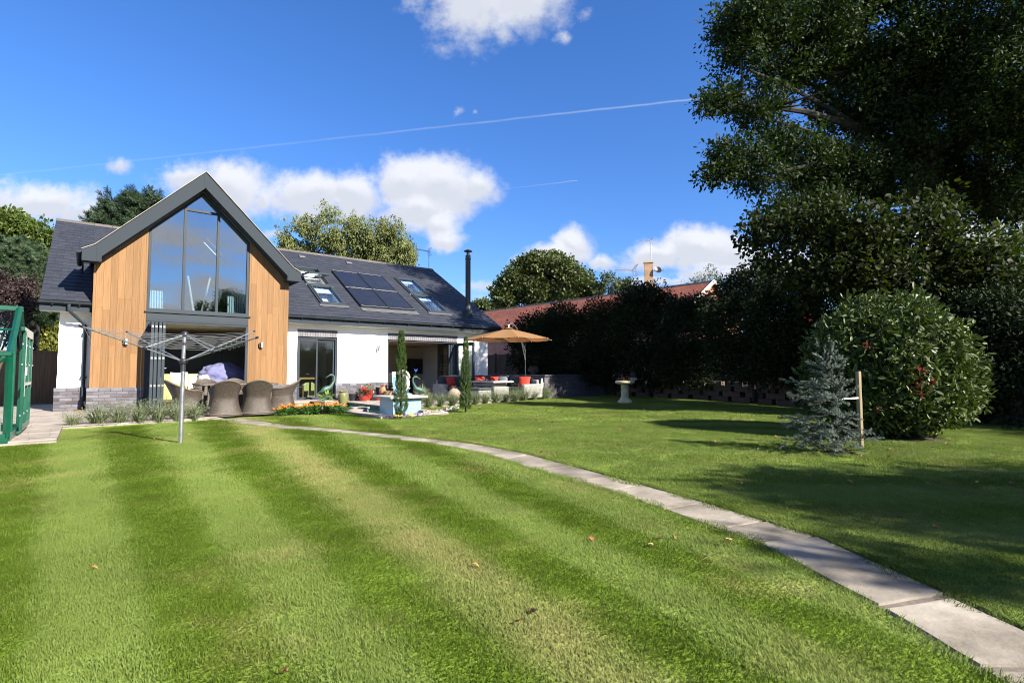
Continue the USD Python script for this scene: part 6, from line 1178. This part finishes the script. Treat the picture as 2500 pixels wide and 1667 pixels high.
t = pot('half_barrel', 'low wooden half barrel planter beside the stone step', 'planter', HW(4.62, 1.85), [(0, 0), (.16, 0), (.185, .07), (.19, .13), (.165, .13), (.16, .1), (0, .1)], FENCEW, soil=(.16, .105))
for z in (.03, .10): obj('hoop', M().tube([(math.cos(a) * (.176 + z * .11), math.sin(a) * (.176 + z * .11), z) for a in np.linspace(0, 2 * np.pi, 28)], .006, 5, caps=False), BLACKM, t)
t = thing('stone_step', 'low sandstone step in front of the sliding door', 'step', HW(4.9, .85), H); obj('tread', M().box(-.75, .35, -.42, .42, .06, .105, .006), SANDST, t); obj('riser', M().box(-.72, .32, -.39, .39, -.02, .059), SANDST, t)
def heron(label, loc, rz):
    t = thing('heron_statue', label, 'statue', loc, rz, 'verdigris bronze birds'); m = M(); v, f = trimesh.creation.icosphere(3).vertices, trimesh.creation.icosphere(3).faces; v = np.array(v)
    x = v[:, 0]; v = v * np.column_stack([np.full(len(v), .20), .072 * (1 - .35 * x), .085 * (1 - .30 * x) * np.where(x < -.3, 1 - .55 * (-x - .3) / .7, 1)]); T = TR((0, 0, .40), ry=-24); obj('body', (v @ T[:3, :3].T + T[:3, 3], f), VERDI, t, True)
    nk = [(.10, 0, .46), (.155, 0, .53), (.20, 0, .62), (.215, 0, .70), (.20, 0, .765), (.155, 0, .80), (.10, 0, .80), (.065, 0, .785)]; obj('neck', M().tube(nk, [.052, .042, .031, .025, .023, .023, .027, .02], 12), VERDI, t, smooth=60)
    obj('beak', M().tube([(.075, 0, .788), (-.01, 0, .735), (-.045, 0, .70)], [.017, .009, .002], 8), VERDI, t, smooth=60)
    tl = M(); 
    for k in range(5): tl.tube([(-.10, (k - 2) * .018, .38), (-.22, (k - 2) * .014, .30), (-.29, (k - 2) * .008, .255)], [.022, .016, .004], 6, squash=.5)
    obj('tail', tl, VERDI, t, smooth=60)
    for s in (1, -1):
        w = M(); 
        for k in range(6): w.tube([(.08 - k * .02, s * .06, .43 - k * .012), (-.04 - k * .025, s * .072, .37 - k * .012), (-.16 - k * .01, s * .05, .315 - k * .008)], [.012, .019, .004], 6, squash=.5)
        obj('wing', w, VERDI, t, smooth=60); obj('leg', M().tube([(-.02, s * .03, .36), (-.01, s * .035, .18), (-.03, s * .035, .02)], [.014, .008, .008], 7), VERDI, t, smooth=60)
    obj('base', M().box(-.14, .1, -.09, .09, 0, .02, .006), VERDI, t); return t
h0 = heron('verdigris heron statue with curved neck in front of the sliding door', HW(5.35, .45), H)
dup(h0, HW(7.22, 2.5), H + 178, 'verdigris heron statue half hidden behind the stone ring', None, (.95, .95, .93))
t = thing('mosaic_pedestal', 'pale blue mosaic pedestal with stone top at the end of the pond', 'pedestal', HW(5.67, 4.42), H)
v, f = M().box(-.35, .35, -.35, .35, -.455, .285).get(); obj('mosaic_block', (v, f), POOLTILE, t); obj('cap', M().box(-.47, .47, -.47, .47, .286, .335, .008), GREYST, t)
t = thing('ring_sculpture', 'pale stone ring sculpture with a crescent and bronze ball on the pedestal', 'sculpture', HW(5.72, 4.42, .336), H - 14)
m = M(); A = np.linspace(0, 2 * np.pi, 49)
ring = []
for a in A[:-1]:
    w = .052 + .016 * math.cos(a - math.pi * 1.5); c = np.array([math.cos(a) * .122, 0, .30 + math.sin(a) * .158]); n = np.array([math.cos(a), 0, math.sin(a)])
    ring.append([c + n * w * math.cos(b) + np.array([0, .055 * math.sin(b), 0]) for b in np.linspace(0, 2 * np.pi, 13)[:-1]])
ring = np.array(ring); nu, nv = ring.shape[:2]; i, j = np.meshgrid(np.arange(nu), np.arange(nv), indexing='ij'); i, j = i.ravel(), j.ravel(); i2, j2 = (i + 1) % nu, (j + 1) % nv
obj('ring', (ring.reshape(-1, 3), np.vstack([np.stack([i * nv + j, i2 * nv + j, i2 * nv + j2], 1), np.stack([i * nv + j, i2 * nv + j2, i * nv + j2], 1)])), GREYST, t, True)
obj('foot', M().lathe([(.085, 0), (.09, .02), (.075, .06), (.045, .085), (.03, .10), (.0, .1)], 20), GREYST, t, smooth=60)
a = np.linspace(.15, 2.5, 15); obj('crescent', M().tube([(math.cos(q) * .185 - .01, 0, .35 + math.sin(q) * .21) for q in a], .05 * np.sin((a - .15) / 2.35 * np.pi) ** .6 + .004, 12, squash=.8), GREYST, t, smooth=60)
tag(obj('bronze_ball', M().ball((*HW(5.72, 4.42, .336)[:2], .336 + .33), .05, 3), BRONZE, smooth=True), 'polished bronze ball inside the stone ring', 'ball')
t = thing('floodlight', 'small pale blue garden floodlight on black legs by the plinth', 'lamp', HW(6.1, -.15), H); obj('housing', M().box(-.07, .09, -.05, .05, .19, .27, .01), LILACC, t)
for x in (-.05, .0, .05): obj('leg', M().tube([(x * .6, 0, .19), (x * 1.3, x * .4, 0)], .009, 6), BLACKM, t)
SHELL = wickermat('vase_weave', (.46, .33, .26), (.34, .24, .19), (.16, .11, .09), .03, .02)
t = thing('wicker_vase', 'bulbous woven vase with a narrow neck among the lavender', 'vase', HW(8.75, 1.9)); pf = [(0, 0), (.13, 0), (.20, .08), (.215, .16), (.19, .25), (.12, .33), (.065, .38), (.055, .43), (.06, .455), (.045, .455), (.04, .4), (0, .38)]; mm = M().lathe(pf, 30); v, f = mm.get(); uv = np.column_stack([np.arctan2(v[:, 1], v[:, 0]) * .2, v[:, 2] * 1.3 + v[:, 0] * 0]); obj('body', (v, f), SHELL, t, True, uv=uv)
BLUEC = solid('blue_mesh_cloth', (.012, .22, .42), .6, .08, 20.)
t = thing('sun_lounger', 'blue and white folding recliner chair by the sitting room opening', 'chair', HW(7.62, .55), H - 12)
for s in (-.2, .2): obj('side_frame', M().tube([(s, -.55, .20), (s, .02, .26), (s, .20, .62), (s * .95, .27, .86)], .014, 8).tube([(s, -.45, 0), (s, .1, .40)], .012, 8).tube([(s, .25, .0), (s, -.3, .36)], .012, 8), ALU, t, smooth=60)
obj('seat_cloth', M().prism([(-.55, .205), (.0, .25), (.005, .262), (-.55, .217)], -.185, .185, 'x'), BLUEC, t); obj('back_cloth', M().prism([(.02, .27), (.19, .62), (.265, .84), (.277, .835), (.203, .615), (.032, .265)], -.185, .185, 'x'), BLUEC, t)
obj('headrest', M().cushion(.40, .19, .09, TR((0, .225, .79), 70, 0, 0)), WHITEC, t, True); obj('footbar', M().box(-.21, .21, -.58, -.54, .19, .215, .005), WHITEC, t); obj('armrest', M().box(-.235, -.19, -.3, .15, .37, .39, .006).box(.19, .235, -.3, .15, .37, .39, .006), WHITEC, t)
# ================================================================== CORNER SOFA SET
def wbox(name, x0, x1, y0, y1, z0, z1, par, mt=None):
    v, f = M().box(x0, x1, y0, y1, z0, z1, .025).get(); g = np.stack([v[f[:, 0]], v[f[:, 1]], v[f[:, 2]]], 1); V = g.reshape(-1, 3); n = np.cross(g[:, 1] - g[:, 0], g[:, 2] - g[:, 0]); ax = np.argmax(np.abs(n), 1).repeat(3); uv = np.where((ax == 0)[:, None], V[:, [1, 2]], np.where((ax == 1)[:, None], V[:, [0, 2]], V[:, [0, 1]])); return obj(name, (V, np.arange(len(V)).reshape(-1, 3)), mt or WICKL, par, uv=uv)
t = thing('corner_sofa', 'pale wicker corner sofa with charcoal cushions on the patio', 'sofa', HW(0, 0), H)
wbox('seat_base', 9.25, 11.55, -.72, -.05, .02, .26, t); wbox('seat_base', 10.88, 11.55, -2.55, -.725, .02, .26, t)
wbox('back_rest', 9.25, 11.55, -.045, .06, .02, .60, t); wbox('back_rest', 11.555, 11.66, -2.55, .06, .02, .60, t)
wbox('arm_rest', 9.12, 9.245, -.75, .06, .02, .47, t); wbox('arm_rest', 10.86, 11.66, -2.72, -2.555, .02, .47, t)
for x in (9.28, 9.86, 10.44): obj('seat_cushion', M().box(x, x + .57, -.72, -.10, .265, .36, .03), DARKC, t); 
for y in (-2.53, -1.93, -1.33): obj('seat_cushion', M().box(10.89, 11.5, y, y + .58, .265, .36, .03), DARKC, t)
for x in (9.55, 10.15, 10.75, 11.25): obj('back_cushion', M().cushion(.6, .42, .17, TR((x, -.12, .55), 78, 0, 0)), DARKC, t, True)
for y in (-2.25, -1.65, -1.05): obj('back_cushion', M().cushion(.6, .42, .17, TR((11.42, y, .55), 78, 0, 90)), DARKC, t, True)
for lb, a, b, rz in (('red cushion at the left end of the patio sofa', 9.62, .33, 8), ('red cushion in the corner of the patio sofa, nearer the house', 10.78, .42, -6), ('red cushion tilted in the sofa corner, second from the right', 11.22, .75, -40), ('red cushion on the right arm end of the patio sofa', 11.15, 2.38, -60)):
    t = thing('red_cushion', lb, 'cushion', HW(a, b, .545), H + rz); obj('cushion', M().cushion(.40, .36, .14, TR((0, 0, .0), 68, 0, 0)), REDC, t, True)
t = thing('grey_cushion', 'mottled grey scatter cushion between the red cushions', 'cushion', HW(11.2, 1.15, .56), H - 70); obj('cushion', M().cushion(.42, .38, .14, TR((0, 0, 0), 66, 0, 0)), solid('grey_print_cloth', (.10, .11, .12), .9, .5, 14., c2=(.2, .21, .23)), t, True)
t = thing('patio_table', 'low patio table with stone top on a pale wicker pedestal', 'table', HW(10.22, 1.72), H); obj('table_top', M().box(-.40, .40, -.76, .76, .525, .575, .006), GREYST, t); wbox('pedestal', -.30, .30, -.66, -.1, .0, .40, t); wbox('pedestal', -.30, .30, .12, .66, .0, .40, t); wbox('apron', -.25, .25, -.6, .6, .405, .523, t)
def stool(label, loc, rz): t = thing('wicker_stool', label, 'stool', loc, rz); wbox('base', -.24, .24, -.24, .24, .0, .30, t); obj('cushion', M().box(-.235, .235, -.235, .235, .302, .375, .03), DARKC, t); return t
s0 = stool('pale wicker stool with charcoal cushion right of the second cypress', HW(9.5, 2.25), H); dup(s0, HW(9.28, 1.62), H, 'pale wicker stool half hidden behind the second cypress')
t = thing('white_bottle', 'pale bottle standing behind the right end of the patio sofa', 'bottle', HW(11.95, 2.35, .0)); obj('bottle', M().lathe([(0, .3), (.04, .3), (.045, .5), (.02, .58), (.022, .64), (0, .64)], 14), WHITEC, t, smooth=50); obj('stand', M().box(-.12, .12, -.12, .12, 0, .299, .01), BLACKM, t)
# cantilever parasol
CC = np.array([-.10, 16.2]); t = thing('parasol', 'tan cantilever parasol over the patio sofa', 'parasol', (CC[0], CC[1], 0), 12)
R_, zr, zt = 1.36, 1.86, 2.19; n = 8; V, F = [], []; K = 7
for i in range(n):
    a0, a1 = 2 * np.pi * i / n, 2 * np.pi * (i + 1) / n; base = len(V)
    for k in range(K + 1):
        s = .04 + .96 * k / K
        for q in range(5):
            u = q / 4; p = np.array([math.cos(a0) * (1 - u) + math.cos(a1) * u, math.sin(a0) * (1 - u) + math.sin(a1) * u]) * R_ * s; z = zt - (zt - zr) * s ** 1.12 - .028 * 4 * u * (1 - u) * s; V.append([p[0], p[1], z])
    for k in range(K):
        for q in range(4): a = base + k * 5 + q; F += [[a, a + 5, a + 6], [a, a + 6, a + 1]]
V = np.array(V); F = np.array(F)
CANV = mat('parasol_cloth', {'d': ('diffuse_bsdf', {'color': (.26, .15, .075)}), 't': ('translucent_bsdf', {'color': (.34, .15, .06)}), 'm': ('mix_closure', {'fac': .3})}, [('d.BSDF', 'm.closure1'), ('t.BSDF', 'm.closure2')], 'm.closure')
obj('canopy', (V, F), CANV, t, True)
for i in range(n):
    a = 2 * np.pi * i / n; d = np.array([math.cos(a), math.sin(a), 0]); f = lambda s: d * R_ * s + [0, 0, zt - (zt - zr) * s ** 1.12 - .018]
    obj('rib', M().tube([f(s) for s in np.linspace(.05, 1.0, 6)], .009, 6), BLACKM, t); obj('strut', M().tube([(0, 0, zt - .26), f(.42)], .008, 6), BLACKM, t); obj('rib_tip', M().ball(d * R_ * 1.005 + [0, 0, zr - .01], .014, 1), ALU, t)
obj('hub', M().lathe([(.0, zt - .30), (.035, zt - .28), (.035, zt - .22), (.02, zt - .2), (.016, zt - .02), (0, zt - .02)], 12), BLACKM, t, smooth=40); obj('vent_cap', M().lathe([(.0, zt + .05), (.16, zt + .005), (.165, zt - .005), (0, zt + .04)], 8), CANV, t)
PB = np.array((0.45, 17.90, 0.28)) - [CC[0], CC[1], 0]; Ri = np.linalg.inv(TR(rz=12)[:3, :3]); pb = Ri @ np.array([PB[0], PB[1], 0])
obj('pole', M().tube([pb, pb + [0, 0, 1.85]], .021, 12), GREYM, t, smooth=50); arcp = [pb * (1 - u) + np.array([0, 0, 0]) * u + [0, 0, 1.55 + .82 * math.sin(u * math.pi * .62) + .02 * u] for u in np.linspace(0, 1, 14)]; arcp = [p + [0, 0, (zt + .12 - arcp[-1][2]) * i / 13] for i, p in enumerate(arcp)]
obj('arm', M().tube(arcp + [np.array([0, 0, zt + .02])], .022, 10), ALU, t, smooth=50); obj('arm_brace', M().tube([pb + [0, 0, 1.25], arcp[4]], .016, 8), ALU, t); obj('foot', M().box(pb[0] - .4, pb[0] + .4, pb[1] - .05, pb[1] + .05, 0, .06, .01).box(pb[0] - .05, pb[0] + .05, pb[1] - .4, pb[1] + .4, .0, .055, .01), BLACKM, t)
# ================================================================== SUNDIAL
t = thing('sundial', 'cream stone pedestal sundial standing on the right lawn', 'sundial', (3.30, 15.55, LAWN)); pr = [(0, 0), (.205, 0), (.21, .04), (.19, .07), (.165, .085), (.15, .115), (.135, .13), (.115, .16), (.108, .20), (.105, .50), (.115, .53), (.125, .55)]
v, f = M().lathe(pr, 32).get(); k = (v[:, 2] > .2) & (v[:, 2] < .5); obj('pedestal', (v, f), STONE, t, smooth=50); g = np.random.default_rng(9); m = M()
for i in range(60): a, z = g.uniform(0, 2 * np.pi), g.uniform(.2, .49); m.ball((math.cos(a) * .104, math.sin(a) * .104, z), (.016, .012, g.uniform(.012, .022)), 1)
obj('carved_relief', m, STONE, t, True); obj('dial_plate', M().lathe([(0, .55), (.20, .552), (.265, .575), (.28, .60), (.275, .63), (.255, .645), (.22, .64), (0, .63)], 36), STONE, t, smooth=50)
obj('gnomon', M().prism([(-.09, .632), (.09, .632), (-.02, .735)], -.004, .004, 'y'), BRONZE, t)
# ================================================================== INSIDE THE ROOMS
def sofa_inside(label, loc, rz, w):
    t = thing('lime_sofa', label, 'sofa', loc, rz); obj('base', M().box(-w / 2, w / 2, -.4, .4, .1, .36, .03), LIMEC, t); obj('back', M().box(-w / 2 + .12, w / 2 - .12, .22, .42, .36, .80, .06), LIMEC, t)
    for s in (-1, 1): obj('arm', M().box(s * (w / 2 - .16) - .1, s * (w / 2 - .16) + .1, -.42, .4, .1, .58, .06), LIMEC, t)
    for x in np.linspace(-w / 2 + .5, w / 2 - .5, max(1, int(w / .8))): obj('seat_cushion', M().box(x - .3, x + .3, -.4, .2, .365, .47, .04), LIMEC, t); obj('back_cushion', M().cushion(.55, .42, .18, TR((x, .14, .64), 76, 0, 0)), LIMEC, t, True)
    for x in (-w / 2 + .1, w / 2 - .1): obj('foot', M().box(x - .03, x + .03, -.35, -.29, .0, .1), OAKW, t)
    return t
sofa_inside('lime upholstered sofa just inside the folding doors', HW(1.95, -1.75, .03), H, 1.7)
t = thing('lime_armchair', 'lime upholstered armchair just inside the folded doors', 'armchair', HW(1.62, -.72, .03), H + 82); obj('base', M().box(-.36, .36, -.34, .34, .1, .36, .04), LIMEC, t); obj('back', M().box(-.3, .3, .2, .38, .36, .74, .07), LIMEC, t); obj('seat_cushion', M().box(-.24, .24, -.34, .19, .365, .46, .04), LIMEC, t)
for s in (-1, 1): obj('arm', M().box(s * .34 - .09, s * .34 + .09, -.36, .36, .1, .56, .07), LIMEC, t)
for x in (-.3, .3): obj('foot', M().box(x - .03, x + .03, -.32, -.26, 0, .1), OAKW, t)
for lb, a, b, z, rz, mt in (('cream cushion with a faint print on the lime sofa', 1.92, -1.25, .70, 6, CREAMC), ('striped cushion at the right of the lime sofa', 2.35, -1.28, .62, -14, WHITEC)): t = thing('cushion', lb, 'cushion', HW(a, b, z), H + rz); obj('cushion', M().cushion(.42, .40, .15, TR((0, 0, 0), 72, 0, 0)), mt, t, True)
t = thing('airing_bedding', 'heap of lilac bedding airing just inside the doorway', 'bedding', HW(2.95, -1.25, .03), H); s3 = trimesh.creation.icosphere(4); v = np.array(s3.vertices); v *= (1 + .55 * (meshkit.fbm(v * 3.1, 5, 3) - .5))[:, None]; v = v * [.60, .38, .40] + [.06, 0, .70]; v[:, 2] = np.maximum(v[:, 2], .5); obj('duvet', (v, s3.faces), LILACC, t, True)
v = np.array(trimesh.creation.icosphere(3).vertices); v *= (1 + .3 * (meshkit.fbm(v * 2.4, 3, 8) - .5))[:, None]; obj('pillow', (v * [.14, .2, .13] + [-.46, -.16, .66], trimesh.creation.icosphere(3).faces), WHITEC, t, True); obj('airing_rack', M().tube([(-.45, 0, 0), (-.3, 0, .52)], .012, 6).tube([(.45, 0, 0), (.3, 0, .52)], .012, 6).tube([(-.35, 0, .5), (.35, 0, .5)], .012, 6), ALU, t)
t = thing('dining_table', 'pale wood dining table behind the sliding door', 'table', HW(5.62, -1.9, .03), H); obj('table_top', M().box(-.75, .55, -.42, .42, .62, .68, .005), OAKW, t)
for x in (-.68, .48):
    for y in (-.36, .36): obj('leg', M().box(x - .03, x + .03, y - .03, y + .03, 0, .62, .003), OAKW, t)
t = thing('dining_chair', 'pale wood chair with lime back behind the sliding door', 'chair', HW(5.25, -1.05, .03), H + 12); obj('backrest', M().prism([(-.17, .28), (.17, .28), (.17, .48), (.12, .535), (-.12, .535), (-.17, .48)], -.16, -.13, 'y'), LIMEC, t); obj('seat', M().box(-.19, .19, -.12, .24, .36, .40, .01), LIMEC, t)
for x in (-.19, .19): obj('leg', M().tube([(x, -.14, 0), (x, -.14, .5)], .015, 8), OAKW, t); obj('leg', M().tube([(x, .22, 0), (x, .22, .36)], .015, 8), OAKW, t)
STRIPE = mat('deckchair_stripe', {'tc': ('texture_coordinate', {}), 's': ('separate_xyz', {}), 'm': ('math', {'math_type': 'multiply', 'value2': 110.}), 'n': ('math', {'math_type': 'sine'}), 'g': ('math', {'math_type': 'greater_than', 'value2': .1}), 'c': ('mix_color', {'a': (.8, .8, .8), 'b': (.10, .22, .27)}), 'p': ('principled_bsdf', {'roughness': .8})}, [('tc.object', 's.vector'), ('s.x', 'm.value1'), ('m.value', 'n.value1'), ('n.value', 'g.value1'), ('g.value', 'c.fac'), ('c.result', 'p.base_color')], 'p.BSDF')
for lb, a, rz in (('striped chair upstairs behind the left gable window', 1.22, 4), ('striped chair upstairs behind the right gable window', 3.14, -6)):
    t = thing('striped_chair', lb, 'chair', HW(a, -.62, 2.40), H + rz); obj('backrest', M().prism([(-.04, .12), (.03, .60), (.08, .60), (.02, .12)], -.21, .21, 'x'), STRIPE, t); obj('seat', M().box(-.21, .21, .02, .42, .22, .27, .02), STRIPE, t)
    for x in (-.19, .19): obj('leg', M().tube([(x, .0, 0), (x, .0, .4)], .014, 6).tube([(x, .4, 0), (x, .4, .22)], .014, 6), CEDAR, t)
for lb, a0, a1 in (('white twisted rope upstairs, left of the pair behind the middle pane', 2.15, 1.98), ('white twisted rope upstairs, right of the pair behind the middle pane', 2.30, 2.50)):
    u = np.linspace(0, 1, 90); m = M()
    for ph in (0, math.pi): m.tube([(a0 + (a1 - a0) * q + .011 * math.cos(q * 75 + ph), .011 * math.sin(q * 75 + ph), 2.41 + 1.05 * q) for q in u], .017, 5)
    t = thing('white_rope', lb, 'rope', HW(0, -.7, 0), H); obj('strand', m, WHITEC, t); obj('cord', M().tube([(a1, 0, 3.46), (a1 + (a1 - 2.2) * .9, 0, 4.65)], .002, 4), KITCHEN, t)
t = thing('sideboard', 'tall black cabinet inside the sitting room', 'cabinet', HW(9.85, -3.6, .03), H); obj('carcass', M().box(-.32, .32, -.2, .2, .0, .86, .006), BLACKM, t); obj('door', M().box(-.31, -.005, -.215, -.201, .04, .82, .003), BLACKM, t); obj('door', M().box(.005, .31, -.215, -.201, .04, .82, .003), BLACKM, t)
t = thing('vase', 'small dark red vase on the black cabinet', 'vase', HW(9.7, -3.6, .892), H); obj('vase', M().lathe([(0, 0), (.05, 0), (.07, .08), (.03, .15), (.04, .2), (.02, .2), (0, .1)], 14), REDGL, t, smooth=50)
t = thing('television', 'black television beyond the black cabinet', 'television', HW(10.75, -4.6, .03), H); obj('screen', M().box(-.5, .5, -.04, .04, .75, 1.4, .006), PANEL, t); obj('stand', M().box(-.5, .5, -.2, .2, 0, .5, .006).box(-.05, .05, -.03, .03, .5, .75), PLASTER, t)
for lb, a, z0, z1, c in (('framed picture with a dark wooden frame, upper of two in the sitting room', 7.9, 1.25, 1.62, GREYST), ('wall shelf picture with a wooden frame, lower of two in the sitting room', 7.9, .85, 1.14, CREAM)):
    t = thing('picture', lb, 'picture', HW(a, -4.93, 0), H); obj('frame', M().box(-.45, .45, -.02, .02, z0, z1, .004), CEDAR, t); obj('canvas', M().box(-.42, .42, -.028, -.021, z0 + .03, z1 - .03), c, t)
t = thing('butterfly_ornament', 'blue butterfly ornament in the sitting room opening', 'ornament', HW(8.35, .2, 0), H)
for s in (-1, 1): obj('wing', M().prism([(0, .93), (s * .05, .98), (s * .065, .955), (s * .035, .925), (s * .04, .89), (s * .02, .88), (0, .91)], -.003, .003, 'y'), solid(f'butterfly_blue_{s + 1}', (.006, .035, .22), .4), t)
obj('stem', M().tube([(0, 0, 0), (0, 0, .93)], .004, 5), BLACKM, t)
t = thing('armchair', 'dark armchair inside the sitting room', 'armchair', HW(8.75, -1.9, .03), H + 20); obj('seat', M().box(-.3, .3, -.3, .3, .1, .4, .04), BLACKM, t); obj('back', M().box(-.3, .3, .2, .34, .4, .8, .06), BLACKM, t)
# ================================================================== FALLEN LEAVES
FL = [solid(f'fallen_leaf_{i}', c, .7, .25, 40.) for i, c in enumerate([(.30, .13, .04), (.22, .085, .03), (.42, .24, .11), (.10, .045, .02)])]
proto = []
for i in range(4):
    v, f = leaf('lobed', .062, .045, .5 + .2 * i); v = v.copy(); v[:, 2] += .012 * np.sin(v[:, 0] * 70 + i) + .012; t = thing('fallen_leaf', 'fallen brown oak leaf lying on the lawn', 'leaf', (*[(-.20, 2.6), (.45, 3.2), (1.15, 2.75), (-2.7, 2.9)][i], LAWN + .008), 70 * i, 'fallen leaves on the lawn', scale=.65); obj('blade', (v, f), FL[i], t); proto.append(t)
LEAFSPOTS = [(-1.29, 3.93), (0.43, 3.02), (0.73, 2.89), (0.83, 3.01), (0.91, 3.00), (0.98, 2.70), (1.18, 2.98), (0.07, 2.14), (-2.02, 2.58), (-0.70, 1.70), (2.26, 5.75), (2.50, 5.69), (1.92, 4.47), (2.84, 4.52), (3.76, 5.06), (2.46, 3.44), (2.51, 3.21), (3.51, 4.31), (1.03, 10.22), (1.37, 9.38), (3.47, 11.67), (4.52, 10.56), (4.22, 7.25), (-1.48, 9.47), (-5.05, 7.48), (-4.38, 7.70), (-4.86, 7.97), (-3.26, 7.43), (-1.64, 7.39), (0.03, 2.02), (3.89, 4.47), (4.07, 4.39), (3.51, 3.89)]
spots = [(q, i % 4) for i, q in enumerate(LEAFSPOTS)]
g = np.random.default_rng(77)
for i in range(95):
    y = g.uniform(5.5, 15); x = g.uniform(.2, min(.95 * y, 8.)) if i % 4 else g.uniform(-.5 * y, .3 * y); 
    if turfP.contains(shapely.geometry.Point(x, y)): spots.append(((x, y), int(g.integers(4))))
for i, ((x, y), k) in enumerate(spots): dup(proto[k], (x, y, LAWN + .008), float(g.uniform(0, 360)), None, None, float(g.uniform(.45, .8)) * (1. if y < 6 else 1.15))
